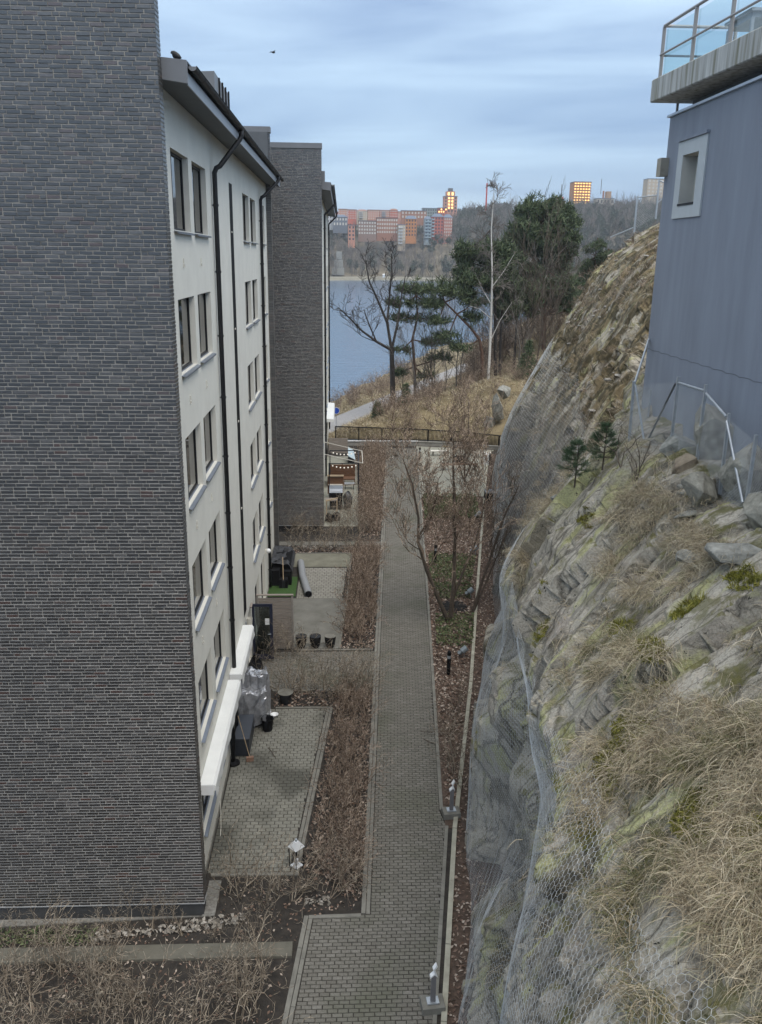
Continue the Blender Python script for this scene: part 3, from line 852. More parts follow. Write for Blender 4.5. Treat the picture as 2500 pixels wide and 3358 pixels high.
def brick_wall(parent, x0, x1, y, z0, z1, course=0.074, parts=300, seed=1, zpart=18.7, ret=None):
    rows = int((z1 - z0) / course)
    B = bond(x0, x1, rows, seed=seed)
    T = np.array([((a + b) / 2, y, z0 + (k + .5) * course) for k, a, b in B]); L = np.array([b - a - 0.014 for k, a, b in B])
    n = len(T)
    T[:, 1] += rng.normal(0, 0.0016, n); T[:, 2] += rng.normal(0, 0.0012, n); T[:, 0] += rng.normal(0, 0.0018, n)
    tv, tf = brick_template(1.0, 0.1, course - 0.0160)
    ta = rng.normal(0, 0.012, (n, 2)); H = 1 + rng.normal(0, 0.03, n)
    M_ = np.zeros((n, 3, 3)); M_[:, 0, 0] = L; M_[:, 1, 1] = 1; M_[:, 2, 2] = H; M_[:, 2, 0] = ta[:, 0] * L * .6; M_[:, 1, 0] = ta[:, 1] * L
    # the x bevel must not scale with the length: rebuild x of the inset verts through a fixed offset
    V = np.einsum('nij,vj->nvi', M_, tv)
    inset = 0.0045
    for vi, s in ((8, 1), (11, 1), (9, -1), (10, -1)):
        base = -L / 2 if s > 0 else L / 2
        V[:, vi, 0] = base + s * inset
    sel = np.zeros(n, bool)
    if parts:
        size = L * 1.0 - np.abs(T[:, 2] - zpart) * 0.25
        size[T[:, 2] > zpart + 0.35] = -9
        sel[np.argsort(-size)[:parts]] = True
    off = base_of(parent)
    for i in np.where(sel)[0]:
        me = bpy.data.meshes.new('brick')
        me.from_pydata(V[i].tolist(), [], tf.tolist()); me.materials.append(BRICK)
        o = link_mesh('brick', me, parent); o.location = Vector(T[i] - off)
    Vs = (V[~sel] + T[~sel][:, None, :]); m = len(Vs)
    F = (tf[None] + (np.arange(m) * len(tv))[:, None, None]).reshape(-1, 4)
    Vs = Vs.reshape(-1, 3)
    if ret is not None:                                    # the return of the wall round the corner (faces +x)
        y0, y1 = ret
        tvr, tfr = brick_template(1.0, 0.1, course - 0.0160)
        TT, LL = [], []
        for k in range(rows):
            c = y + (0.12 if k % 2 else 0.245)
            for a, b in ((y + 0.004, c), (c, y1)):
                TT.append((x1, (a + b) / 2, z0 + (k + .5) * course)); LL.append(b - a - 0.012)
        TT = np.array(TT); LL = np.array(LL); nn = len(TT)
        TT[:, 0] += rng.normal(0, 0.002, nn)
        VV = np.zeros((nn, len(tvr), 3))
        VV[:, :, 0] = -tvr[None, :, 1]; VV[:, :, 1] = tvr[None, :, 0] * LL[:, None]; VV[:, :, 2] = tvr[None, :, 2]
        VV += TT[:, None, :]
        F2 = (tfr[None] + (np.arange(nn) * len(tvr))[:, None, None]).reshape(-1, 4) + len(Vs)
        Vs = np.concatenate([Vs, VV.reshape(-1, 3)]); F = np.concatenate([F, F2])
    o = np_mesh('bricks', Vs, F, BRICK, parent=parent)
    return tag(o, kind='stuff')

def wall_openings_x(X, y0, y1, z0, z1, holes, depth, sgn, name, m, parent):
    """a wall in the plane x=X with rectangular holes; reveals go back by depth against the outward direction sgn"""
    ys = sorted({y0, y1, *[h[0] for h in holes], *[h[1] for h in holes]})
    zs = sorted({z0, z1, *[h[2] for h in holes], *[h[3] for h in holes]})
    b = MB()
    for ya, yb in zip(ys[:-1], ys[1:]):
        for za, zb in zip(zs[:-1], zs[1:]):
            cy, cz = (ya + yb) / 2, (za + zb) / 2
            if any(h[0] < cy < h[1] and h[2] < cz < h[3] for h in holes): continue
            b.quad((X, ya, za), (X, yb, za), (X, yb, zb), (X, ya, zb))
    Xb = X - sgn * depth
    for a, c, d, e in holes:
        b.quad((X, a, d), (X, a, e), (Xb, a, e), (Xb, a, d))
        b.quad((X, c, d), (Xb, c, d), (Xb, c, e), (X, c, e))
        b.quad((X, a, e), (X, c, e), (Xb, c, e), (Xb, a, e))
        b.quad((X, a, d), (Xb, a, d), (Xb, c, d), (X, c, d))
    return b.build(name, m, parent)

def window_x(parent, X, ya, yb, za, zb, sgn=1, mull=(0.36,), sill=True, curtain=0.0, fm=None, depth=0.15, name='window', ft=0.055):
    """window set back in an opening of a wall facing sgn*x: frame > pane, curtain; sill sheet"""
    fm = fm or DARK
    xf = X - sgn * depth
    b = MB()
    def bx(p0, p1, q0, q1, t=0.035):
        xs = sorted((xf - sgn * t, xf + sgn * t * .6)); b.box(xs[0], xs[1], p0, p1, q0, q1)
    bx(ya, yb, za, za + ft); bx(ya, yb, zb - ft, zb); bx(ya, ya + ft, za + ft, zb - ft); bx(yb - ft, yb, za + ft, zb - ft)
    cuts = [ya + ft] + [ya + (yb - ya) * f for f in mull] + [yb - ft]
    for c in cuts[1:-1]: bx(c - ft * .6, c + ft * .6, za + ft, zb - ft)
    w = b.build(name, fm, parent)
    for i, (c0, c1) in enumerate(zip(cuts[:-1], cuts[1:])):
        a0 = c0 + (ft * .6 if i else 0); a1 = c1 - (ft * .6 if i < len(cuts) - 2 else 0)
        xs = sorted((xf - sgn * .012, xf - sgn * .004))
        MB().box(xs[0], xs[1], a0, a1, za + ft, zb - ft).build('pane', GLASS, w)
    xr = X - sgn * (depth + 0.5)
    r = MB()
    r.quad((xr, ya, za), (xr, yb, za), (xr, yb, zb), (xr, ya, zb)); xo = xf - sgn * .04
    r.quad((xr, ya, za), (xr, ya, zb), (xo, ya, zb), (xo, ya, za)); r.quad((xr, yb, za), (xr, yb, zb), (xo, yb, zb), (xo, yb, za))
    r.quad((xr, ya, za), (xr, yb, za), (xo, yb, za), (xo, ya, za)); r.quad((xr, ya, zb), (xr, yb, zb), (xo, yb, zb), (xo, ya, zb))
    r.build('room', ROOM, w)
    if curtain:
        n = 14; c = MB(); y1 = yb - ft; y0 = yb - (yb - ya) * curtain
        for i in range(n):
            u0, u1 = y0 + (y1 - y0) * i / n, y0 + (y1 - y0) * (i + 1) / n
            d0 = 0.10 + 0.025 * (i % 2); d1 = 0.10 + 0.025 * ((i + 1) % 2)
            c.quad((xf - sgn * d0, u0, za + .03), (xf - sgn * d1, u1, za + .03), (xf - sgn * d1, u1, zb - .03), (xf - sgn * d0, u0, zb - .03))
        c.build('curtain', CURTAIN, w)
    if sill:
        s = MB(); o = X + sgn * 0.085
        p = [(xf, za + .012), (o, za - .035), (o, za - .075), (o - sgn * .006, za - .075), (o - sgn * .006, za - .042), (xf, za + .004)]
        ya2, yb2 = ya - .02, yb + .02
        nn = len(p)
        s.add([(x, ya2, z) for x, z in p] + [(x, yb2, z) for x, z in p], [tuple(range(nn)), tuple(reversed(range(nn, 2 * nn)))] + [(i, nn + i, nn + (i + 1) % nn, (i + 1) % nn) for i in range(nn)])
        s.build('sill', SILL, w)
    return w

def downpipe(parent, X, y, ztop, zbot, xg, zg, yg, r=0.066, m=None, name='downpipe'):
    m = m or DARK
    pts = [(xg, yg, zg), (xg, yg, zg - .14), (xg - .03, yg - .02, zg - .22), (X + .14, y + .05, ztop + .07), (X + .05, y + .01, ztop + .02), (X, y, ztop - .1), (X, y, ztop - .3), (X, y, zbot)]
    b = MB().tube(pts, r, 10)
    p = b.build(name, m, parent, smooth=True)
    k = MB()
    z = ztop - .9
    while z > zbot + .3:
        k.tube([(X, y, z - .03), (X, y, z + .03)], r + .012, 10); k.bar((X - .1, y - .0, z), (X, y, z), .02); z -= 1.7
    k.build('pipe_clip', m, p)
    return p

def gutter(parent, X, Z, y0, y1, r=0.075, hooks=0.7):
    b = MB(); n = 8
    pr = [(X + r * math.cos(math.pi + math.pi * k / n), Z + r * math.sin(math.pi + math.pi * k / n)) for k in range(n + 1)]
    pi = [(X + (r - .008) * math.cos(math.pi + math.pi * k / n), Z + (r - .008) * math.sin(math.pi + math.pi * k / n)) for k in range(n + 1)]
    for A, B in zip(pr[:-1], pr[1:]): b.quad((A[0], y0, A[1]), (A[0], y1, A[1]), (B[0], y1, B[1]), (B[0], y0, B[1]))
    for A, B in zip(pi[:-1], pi[1:]): b.quad((A[0], y0, A[1]), (B[0], y0, B[1]), (B[0], y1, B[1]), (A[0], y1, A[1]))
    b.tube([(X + r, y0, Z), (X + r, y1, Z)], 0.011, 6)
    g = b.build('gutter', DARK, parent, smooth=True)
    MB().add([(x, y0 - .002, z) for x, z in pr], [tuple(range(n + 1))]).build('gutter_end', FASCIA, g)
    h = MB(); y = y0 + .35
    while y < y1:
        for A, B in zip(pr[:-1], pr[1:]):
            c = ((A[0] + B[0]) / 2 - X, (A[1] + B[1]) / 2 - Z)
            h.quad(*[(X + (q[0] - X) * 1.06, yy, Z + (q[1] - Z) * 1.06) for q, yy in ((A, y), (A, y + .03), (B, y + .03), (B, y))])
        y += hooks
    h.build('gutter_bracket', BLACK, g)
    return g

# ------------------------------------------------------------------ the near apartment block on the left
b1 = thing('apartment_block', 'near dark brick and pale render apartment block with white awnings over its ground floor', 'building', (-3.45, 17, 0))
BY, BX = 16.74, -3.23
MB().box(-9.4, BX - .009, BY + .009, BY + .35, 0.35, 20.3).build('brick_backing', MORTAR, b1)
brick_wall(b1, -9.4, BX, BY, 0.36, 20.25, parts=300, seed=3, zpart=18.75, ret=(BY, BY + .36))
MB().box(-9.4, BX - .03, BY + .02, BY + .36, -0.1, 0.34).build('plinth', mat('plinth_render', (0.045, 0.046, 0.047), 0.85, 0.2, 3), b1)
MB().box(-9.4, BX + .005, BY - .012, BY + .36, 0.338, 0.358).build('plinth_flashing', mat('flashing', (0.48, 0.49, 0.5), 0.4, 0.1, 3, metallic=0.4), b1)
MB().box(-9.42, BX + .03, BY - .03, BY + .38, 20.3, 20.4).build('wall_cap', FASCIA, b1)
FX = -3.45
cols_ = [(18.65, 20.72, (0.36,), 0.55), (21.2, 23.27, (0.30,), 0.62), (31.52, 33.55, (0.36,), 0.5), (34.05, 36.1, (0.3,), 0.5), (39.2, 40.05, (), 0.0)]
holes, wins = [], []
for k in range(5):
    z = 15.38 - 2.975 * k
    for (a, b_, mu, cu) in cols_:
        holes.append((a, b_, z, z + 1.57)); wins.append((a, b_, z, z + 1.57, mu, cu if (k * 3 + int(a)) % 4 != 1 else 0.0, True))
for (a, b_) in ((18.35, 20.45), (20.9, 23.3)):
    holes.append((a, b_, 1.0, 2.32)); wins.append((a, b_, 1.0, 2.32, (0.4,), 0.0, True))
for (a, b_) in ((25.0, 26.9), (29.0, 29.95), (31.6, 33.4), (34.2, 36.0), (38.6, 40.2)):
    holes.append((a, b_, 0.12, 2.32)); wins.append((a, b_, 0.12, 2.32, (0.5,), 0.0, False))
wall_openings_x(FX, BY + .36, 41.2, -0.1, 17.98, holes, 0.2, 1, 'render_wall', PLASTER, b1)
for a, b_, za, zb, mu, cu, si in wins:
    window_x(b1, FX, a, b_, za, zb, 1, mu, si, cu)
MB().box(FX - .1, FX + .004, 27.9, 28.66, 2.7, 17.0).build('slot_shade_panel', BLACK, b1)  # flush black panel, painted as the shade of a deep recess
for z in (15.55, 12.6, 9.6, 6.6): MB().box(FX + .004, FX + .03, 28.1, 28.24, z, z + .05).build('slot_lamp', OFFWHITE, b1)
# small white anchors on the render, in pairs under the windows
for k in range(4):
    z = 15.38 - 2.975 * k - 0.62
    for y in (19.5, 21.9):
        anc = MB(); anc.obox((FX + .012, y, z), ((1, 0, 0), (0, 1, 0), (0, 0, 1)), (.012, .022, .05)); anc.obox((FX + .02, y, z - .1), ((1, 0, 0), (0, 1, 0), (0, 0, 1)), (.02, .03, .03))
        anc.build('wall_anchor', OFFWHITE, b1)
# eaves: soffit, fascia, end board, gutter, roof
EX, EZ = -2.80, 17.85
MB().add([(FX, BY + .4, 17.95), (EX, BY + .4, EZ), (EX, 41.2, EZ), (FX, 41.2, 17.95), (FX, BY + .4, 17.97), (EX, BY + .4, EZ + .02), (EX, 41.2, EZ + .02), (FX, 41.2, 17.97)],
         [(0, 1, 2, 3), (4, 7, 6, 5), (0, 4, 5, 1), (1, 5, 6, 2), (2, 6, 7, 3)]).build('soffit', SOFFIT, b1)
fas = MB(); y = BY + .42
while y < 41.1:
    fas.box(EX - .012, EX + .012, y + .004, min(y + 2.0, 41.2) - .004, EZ - .02, 18.04); y += 2.0
fas.build('fascia', mat('pale_fascia', (0.33, 0.345, 0.37), 0.4, 0.08, 2), b1)
MB().prism([(0, 0), (1, 0), (1, 1), (0, 1)], 0, 1)
MB().add([(BX, BY + .33, 18.26), (EX + .02, BY + .33, 18.22), (EX + .02, BY + .33, 17.84), (BX, BY + .33, 17.90), (BX, BY + .42, 18.26), (EX + .02, BY + .42, 18.22), (EX + .02, BY + .42, 17.84), (BX, BY + .42, 17.90)],
         [(0, 3, 2, 1), (4, 5, 6, 7), (0, 1, 5, 4), (1, 2, 6, 5), (2, 3, 7, 6)]).build('eaves_end', FASCIA, b1)
MB().add([(EX + .03, BY + .42, 18.18), (-9.4, BY + .42, 18.55), (-9.4, 41.2, 18.55), (EX + .03, 41.2, 18.18), (EX + .03, BY + .42, 18.21), (-9.4, BY + .42, 18.58), (-9.4, 41.2, 18.58), (EX + .03, 41.2, 18.21)],
         [(0, 1, 2, 3), (4, 7, 6, 5), (0, 4, 5, 1), (0, 3, 7, 4)]).build('roof', GREYMETAL, b1)
gutter(b1, EX + .10, 18.14, BY + .46, 41.25)
downpipe(b1, FX + .10, 24.2, 17.05, 0.1, EX + .10, 18.08, 24.9)
downpipe(b1, FX + .10, 37.4, 17.15, 0.1, EX + .10, 18.08, 38.6)
# raised vent housing with standing seams on the roof
vh = MB(); vh.add([(-3.95, 26.0, 18.2), (-3.5, 26.0, 18.2), (-3.5, 26.0, 19.7), (-4.6, 26.0, 19.66), (-4.6, 26, 18.2), (-3.5, 29.1, 18.2), (-3.5, 29.1, 19.62), (-3.58, 28.9, 19.72), (-4.6, 29.1, 19.7), (-4.6, 29.1, 18.2)],
                  [(4, 0, 1, 2, 3), (1, 5, 6, 2), (2, 6, 7), (2, 7, 8, 3), (5, 9, 8, 7, 6)])
vhr = vh.build('roof_housing', FASCIA, b1)
sm = MB()
for y in (26.85, 27.55, 28.25, 28.95): sm.box(-3.5, -3.46, y - .03, y + .03, 18.3, 19.68)
sm.build('standing_seam', BLACK, vhr)
# far end wall with its metal clad upstand
MB().box(-9.4, BX - .02, 41.2, 41.56, -0.1, 20.15).build('end_wall', FASCIA, b1)
ew = MB().box(BX - .25, BX, 41.18, 41.56, 0.1, 20.1).build('end_wall_corner', MORTAR, b1)
bq = MB(); z = 0.15; k = 0
while z < 20.0:
    bq.box(BX - .2, BX + .012, 41.17 - .004, 41.17 + (.12 if k % 2 else .26), z, z + .061); z += .074; k += 1
tag(bq.build('bricks', BRICK, b1), kind='stuff')
MB().box(-9.4, BX + .04, 41.12, 41.62, 20.1, 20.33).build('end_wall_cap', FASCIA, b1)
MB().box(-4.6, -3.3, 41.06, 41.16, 18.2, 20.1).build('cladding', GREYMETAL, b1)
MB().box(-9.4, FX - .8, BY + .36, 41.2, -0.1, 17.9).build('building_core', ROOM, b1)
MB().box(FX, FX + .03, 17.15, 41.2, -0.05, 0.13).build('base_strip', KERB, b1)
# awnings (cassettes) under the first floor
def awning(ya, yb, label):
    t = thing('awning', label, 'awning', (FX, (ya + yb) / 2, 2.3), 'awnings over the patio')
    p = [(-3.44, 2.66), (-3.12, 2.67), (-3.06, 2.61), (-3.05, 2.50), (-3.12, 2.47), (-3.2, 2.40), (-3.30, 2.36), (-3.44, 2.40)]
    nn = len(p); s = MB()
    s.add([(x, ya, z) for x, z in p] + [(x, yb, z) for x, z in p], [tuple(range(nn)), tuple(reversed(range(nn, 2 * nn)))] + [(i, nn + i, nn + (i + 1) % nn, (i + 1) % nn) for i in range(nn)])
    s.build('cassette', AWNING, t)
    v = MB()
    n = int((yb - ya) / .22)
    for i in range(n):
        y0, y1 = ya + (yb - ya) * i / n, ya + (yb - ya) * (i + 1) / n
        d0 = .015 * math.sin(i * 1.7); d1 = .015 * math.sin((i + 1) * 1.7)
        v.quad((-3.056, y0, 2.47), (-3.056, y1, 2.47), (-3.045 + d1, y1, 2.30), (-3.045 + d0, y0, 2.30))
    v.build('valance', AWNING, t)
    MB().box(-3.44, -3.10, ya - .03, ya - .002, 2.38, 2.66).build('end_cap', WHITE, t)
    MB().box(-3.44, -3.10, yb + .002, yb + .03, 2.38, 2.66).build('end_cap', WHITE, t)
    return t
awning(18.05, 23.35, 'white rolled-in awning box nearest the brick corner, over two windows')
awning(23.75, 27.35, 'shorter white awning box above the plastic covered furniture')
wl_ = thing('wall_lamp', 'small white globe lamp on the pale wall beside the second downpipe', 'lamp', (FX, 36.4, 2.2))
MB().blob((FX + .14, 36.4, 2.22), (.11, .11, .11), 12, 8, 0).build('globe', WHITE, wl_, smooth=True)
MB().box(FX, FX + .06, 36.34, 36.46, 2.1, 2.3).build('bracket', OFFWHITE, wl_)

# ------------------------------------------------------------------ the second block behind it
b2 = thing('apartment_block', 'second dark brick apartment block, between the first block and the lake', 'building', (-1.2, 46.1, 0))
CX, CY = -1.05, 46.09
MB().box(-7.5, CX - .009, CY + .009, CY + .35, 0.35, 20.0).build('brick_backing', MORTAR, b2)
brick_wall(b2, -4.2, CX, CY, 0.36, 20.0, parts=300, seed=9, zpart=19.6, ret=(CY, CY + .36))
MB().box(-7.5, CX - .03, CY + .02, CY + .36, -0.1, 0.34).build('plinth', DARK, b2)
MB().box(-7.5, CX + .005, CY - .012, CY + .36, 0.338, 0.358).build('plinth_flashing', bpy.data.materials['flashing'], b2)
MB().box(-7.5, CX + .03, CY - .04, CY + .42, 20.02, 20.27).build('wall_cap', FASCIA, b2)
GX = CX - .2
h2, w2 = [], []
for k in range(6):
    z = 15.5 - 2.975 * k
    for a, b_ in ((48.5, 50.5), (51, 53), (60.5, 62.5), (63, 65), (66.5, 68.3), (70.5, 72.5), (73, 75)):
        if k == 5: za, zb = 0.5, 2.35
        else: za, zb = z, z + 1.57
        h2.append((a, b_, za, zb)); w2.append((a, b_, za, zb))
wall_openings_x(GX, CY + .36, 78.0, -3.5, 18.2, h2, 0.2, 1, 'render_wall', PLASTER, b2)
for a, b_, za, zb in w2: window_x(b2, GX, a, b_, za, zb, 1, (0.36,), za > 0.6, 0.4)
MB().add([(GX, CY + .4, 18.2), (GX + .65, CY + .4, 18.1), (GX + .65, 78, 18.1), (GX, 78, 18.2)], [(0, 1, 2, 3)]).build('soffit', SOFFIT, b2)
MB().box(GX + .63, GX + .655, CY + .42, 78, 18.08, 18.3).build('fascia', bpy.data.materials['pale_fascia'], b2)
MB().add([(CX, CY + .36, 18.52), (GX + .67, CY + .36, 18.48), (GX + .67, CY + .36, 18.09), (CX, CY + .36, 18.14), (CX, CY + .42, 18.52), (GX + .67, CY + .42, 18.48), (GX + .67, CY + .42, 18.09), (CX, CY + .42, 18.14)],
         [(0, 3, 2, 1), (4, 5, 6, 7), (0, 1, 5, 4), (1, 2, 6, 5)]).build('eaves_end', FASCIA, b2)
MB().box(-7.5, -0.9, CY + .42, CY + 1.1, 18.4, 19.02).build('roof_upstand', FASCIA, b2)
for k, (x, y, z) in enumerate(((-.80, 52, 18.92), (-.72, 57, 18.78))):
    MB().box(-7.5, x, y, y + .8, 18.35, z).build('roof_upstand', FASCIA, b2)
MB().add([(GX + .68, CY + .42, 18.42), (-7.5, CY + .42, 18.8), (-7.5, 78, 18.8), (GX + .68, 78, 18.42), (GX + .68, CY + .42, 18.45), (GX + .68, 78, 18.45)], [(0, 3, 2, 1), (0, 4, 5, 3)]).build('roof', GREYMETAL, b2)
gutter(b2, GX + .76, 18.38, CY + .46, 78)
downpipe(b2, GX + .10, 58.4, 17.5, 0.1, GX + .76, 18.3, 58.9)
downpipe(b2, GX + .10, 75.5, 17.5, 0.1, GX + .76, 18.3, 76.2)
MB().box(-7.5, GX - .8, CY + .36, 78, -3.5, 18.3).build('building_core', ROOM, b2)
MB().box(-7.5, GX, 77.9, 78.2, -3.5, 18.3).build('end_wall', FASCIA, b2)
t = thing('awning', 'pale awning box on the far brick block, beside the railing', 'awning', (GX, 70, 2.4))
aw = MB(); aw.add([(GX, 66.4, 2.7), (GX + .55, 66.4, 2.66), (GX + .58, 66.4, 2.45), (GX, 66.4, 2.42), (GX, 74.2, 2.7), (GX + .55, 74.2, 2.66), (GX + .58, 74.2, 2.45), (GX, 74.2, 2.42)],
                  [(0, 3, 2, 1), (4, 5, 6, 7), (0, 1, 5, 4), (1, 2, 6, 5), (2, 3, 7, 6)])
aw.build('cassette', AWNING, t)
vv = MB(); vv.quad((GX + .56, 66.4, 2.44), (GX + .56, 74.2, 2.44), (GX + .6, 74.2, 2.2), (GX + .6, 66.4, 2.2)); vv.build('valance', AWNING, t)

# ------------------------------------------------------------------ the blue-grey house on the rock
h3 = thing('rendered_house', 'blue-grey rendered house standing on the rock, with a concrete terrace on top', 'building', (7.3, 18, 10))
HX = 7.3
wall_openings_x(HX, 4.0, 20.5, 8.0, 17.95, [(18.55, 19.40, 16.06, 17.05)], 0.32, -1, 'render_wall', BLUEWALL, h3)
MB().box(HX + .01, 15, 20.46, 20.5, 8.0, 17.95).build('end_wall', BLUEWALL, h3)
MB().quad((HX, 4.0, 8), (15, 4.0, 8), (15, 4.0, 17.95), (HX, 4.0, 17.95)).build('near_wall', BLUEWALL, h3)
# crack between two coats of render
ck = MB(); yy = np.linspace(20.5, 13.5, 60)
for k in range(59):
    za = 12.87 + .012 * math.sin(k * 1.3) + .006 * math.sin(k * 3.7); zb = 12.87 + .012 * math.sin((k + 1) * 1.3) + .006 * math.sin((k + 1) * 3.7)
    ck.quad((HX - .003, yy[k], za - .006), (HX - .003, yy[k], za + .006), (HX - .003, yy[k + 1], zb + .006), (HX - .003, yy[k + 1], zb - .006))
ck.build('render_seam', mat('seam_line', (0.10, 0.11, 0.13), 0.9), h3)
# window with broad painted surround
sx0, sx1 = HX - .035, HX - .001
su = MB()
su.box(sx0, sx1, 18.17, 18.548, 15.78, 17.34); su.box(sx0, sx1, 19.402, 19.71, 15.78, 17.34); su.box(sx0, sx1, 18.548, 19.402, 15.78, 16.058); su.box(sx0, sx1, 18.548, 19.402, 17.052, 17.34)
wsur = su.build('window_surround', mat('pale_surround', (0.50, 0.53, 0.54), 0.8, 0.05, 3), h3)
MB().box(HX - .075, HX + .0, 18.15, 19.68, 17.345, 17.40).build('hood', BLUEWALL, wsur)
rv = MB()
for q in (((HX - .03, 18.552), (HX + .3, 18.552)), ((HX - .03, 19.398), (HX + .3, 19.398))):
    (xa, ya), (xb, yb) = q
    rv.quad((xa, ya, 16.062), (xb, yb, 16.062), (xb, yb, 17.048), (xa, ya, 17.048))
rv.quad((HX - .03, 18.552, 17.046), (HX + .3, 18.552, 17.046), (HX + .3, 19.398, 17.046), (HX - .03, 19.398, 17.046))
rv.build('reveal', OFFWHITE, wsur)
w3 = window_x(h3, HX, 18.552, 19.398, 16.06, 17.05, -1, (0.5,), False, 0, fm=OFFWHITE, depth=.30, ft=.05)
gb = MB()
for z in (16.38, 16.72): gb.box(HX + .27, HX + .30, 18.6, 19.36, z - .015, z + .015)
gb.build('glazing_bar', OFFWHITE, w3)
MB().box(HX - .05, HX + .3, 18.56, 19.42, 16.03, 16.075).build('sill', DARK, w3)
# coping along the top of the wall, then the recessed band and the terrace slab
MB().box(HX - .06, HX + .3, 4.0, 20.56, 17.952, 18.0).build('coping', mat('coping_sheet', (0.48, 0.52, 0.57), 0.35, 0.06, 2, metallic=.3), h3)
MB().box(HX + .32, 15, 4.0, 20.1, 17.9, 18.24).build('recessed_band', mat('band_grey', (0.13, 0.14, 0.145), 0.7, 0.08, 2), h3)
bk = MB()
for y in (15.0, 16.6, 18.2): bk.box(HX + .25, HX + .315, y - .02, y + .02, 18.002, 18.14)
bk.build('rail_bracket', WHITE, h3)
def streaked_concrete():
    m, n, l, b = new_mat('streaked_concrete')
    b.inputs['Roughness'].default_value = .9
    g = n.new('ShaderNodeNewGeometry')
    mp = n.new('ShaderNodeMapping'); mp.inputs['Scale'].default_value = (6, 6, 0.35); l.new(g.outputs['Position'], mp.inputs[0])
    z = n.new('ShaderNodeTexNoise'); z.inputs['Scale'].default_value = 1.6; z.inputs['Detail'].default_value = 6; l.new(mp.outputs[0], z.inputs[0])
    r = n.new('ShaderNodeValToRGB'); cr = r.color_ramp
    cr.elements[0].position = .30; cr.elements[0].color = (.22, .21, .15, 1)
    cr.elements[1].position = .70; cr.elements[1].color = (.56, .56, .53, 1)
    e = cr.elements.new(.48); e.color = (.40, .395, .37, 1)
    l.new(z.outputs['Fac'], r.inputs[0]); l.new(r.outputs[0], b.inputs['Base Color'])
    return m
SLABM = streaked_concrete()
MB().prism([(6.8, 20.5), (7.0, 16.5), (7.3, 11), (7.5, 4.0), (15, 4.0), (15, 20.5)], 18.24, 18.70).build('terrace_slab', SLABM, h3, bevel=.02)
RAIL = mat('rail_paint', (0.30, 0.285, 0.28), 0.45, 0.06, 4)
GLR = mat_glass('rail_glass', (0.78, 0.90, 0.91), 0.3)
railing = thing('terrace_railing', 'grey metal railing with glass panels round the concrete terrace', 'railing', (6.95, 16, 18.7))
def railx(y): return float(np.interp(y, [4, 11, 16.5, 20.5], [7.6, 7.4, 7.12, 6.93]))
ry = [20.38, 18.8, 17.2, 15.6, 14.0, 12.4, 10.8]
for y in ry: MB().box(railx(y) - .03, railx(y) + .03, y - .03, y + .03, 18.7, 19.72).build('post', RAIL, railing)
tb = MB(); tb.tube([(railx(y), y, 19.74) for y in ry], .032, 8); tb.tube([(railx(20.38), 20.38, 19.74), (14.9, 20.38, 19.74)], .032, 8); tb.build('top_rail', RAIL, railing)
tb = MB(); tb.tube([(railx(y) - .035, y, 19.17) for y in ry], .024, 8); tb.tube([(railx(20.38), 20.41, 19.17), (14.9, 20.41, 19.17)], .024, 8); tb.build('middle_rail', RAIL, railing)
for a, b_ in zip(ry[:-1], ry[1:]):
    MB().quad((railx(a) + .03, a - .06, 18.76), (railx(b_) + .03, b_ + .06, 18.76), (railx(b_) + .03, b_ + .06, 19.66), (railx(a) + .03, a - .06, 19.66)).build('glass_panel', GLR, railing)
xx = [railx(20.38), 8.5, 10.1, 11.7, 13.3, 14.9]
for x in xx[1:]: MB().box(x - .03, x + .03, 20.35, 20.41, 18.7, 19.72).build('post', RAIL, railing)
for a, b_ in zip(xx[:-1], xx[1:]): MB().quad((a + .06, 20.35, 18.76), (b_ - .06, 20.35, 18.76), (b_ - .06, 20.35, 19.66), (a + .06, 20.35, 19.66)).build('glass_panel', GLR, railing)
fl_ = MB(); fl_.tube([(7.42, 20.46, 18.0), (7.42, 20.46, 18.24)], .03, 8); fl_.build('post', RAIL, h3)
bx = MB().box(7.12, 7.3, 20.3, 20.56, 16.72, 17.1).build('wall_box', mat('beige_box', (.36, .33, .27), .8), h3)
# furniture on the terrace, seen through the glass
GREYF = mat('grey_furniture', (0.30, 0.32, 0.36), 0.6, 0.08, 4)
tt = thing('terrace_table', 'grey square table on the terrace behind the glass railing', 'table', (8.1, 18.2, 18.7))
MB().box(7.6, 8.6, 17.6, 18.8, 19.38, 19.43).build('table_top', GREYF, tt)
MB().box(7.66, 8.54, 17.66, 18.74, 19.28, 19.38).build('apron', GREYF, tt)
for x in (7.66, 8.5):
    for y in (17.66, 18.7): MB().box(x - .03, x + .03, y - .03, y + .03, 18.7, 19.28).build('leg', GREYF, tt)
ct = thing('terrace_chair', 'round-backed grey chair beside the terrace table', 'chair', (8.2, 17.1, 18.7))
MB().lathe([(.0, 0), (.24, 0), (.26, .03), (.0, .04)], (8.2, 17.1, 19.12), 16).build('seat', GREYF, ct)
bb = MB(); N_ = 18
ring = [(8.2 + .30 * math.cos(2 * math.pi * k / N_), 16.86, 19.55 + .22 * math.sin(2 * math.pi * k / N_)) for k in range(N_)]
bb.add(ring + [(x, y - .04, z) for x, y, z in ring], [tuple(range(N_)), tuple(reversed(range(N_, 2 * N_)))] + [(k, N_ + k, N_ + (k + 1) % N_, (k + 1) % N_) for k in range(N_)])
bb.build('backrest', GREYF, ct)
for dx, dy in ((.18, .18), (-.18, .18), (.18, -.18), (-.18, -.18)): MB().tube([(8.2 + dx, 17.1 + dy, 19.12), (8.2 + dx * 1.25, 17.1 + dy * 1.25, 18.7)], .015, 6).build('leg', GREYF, ct)
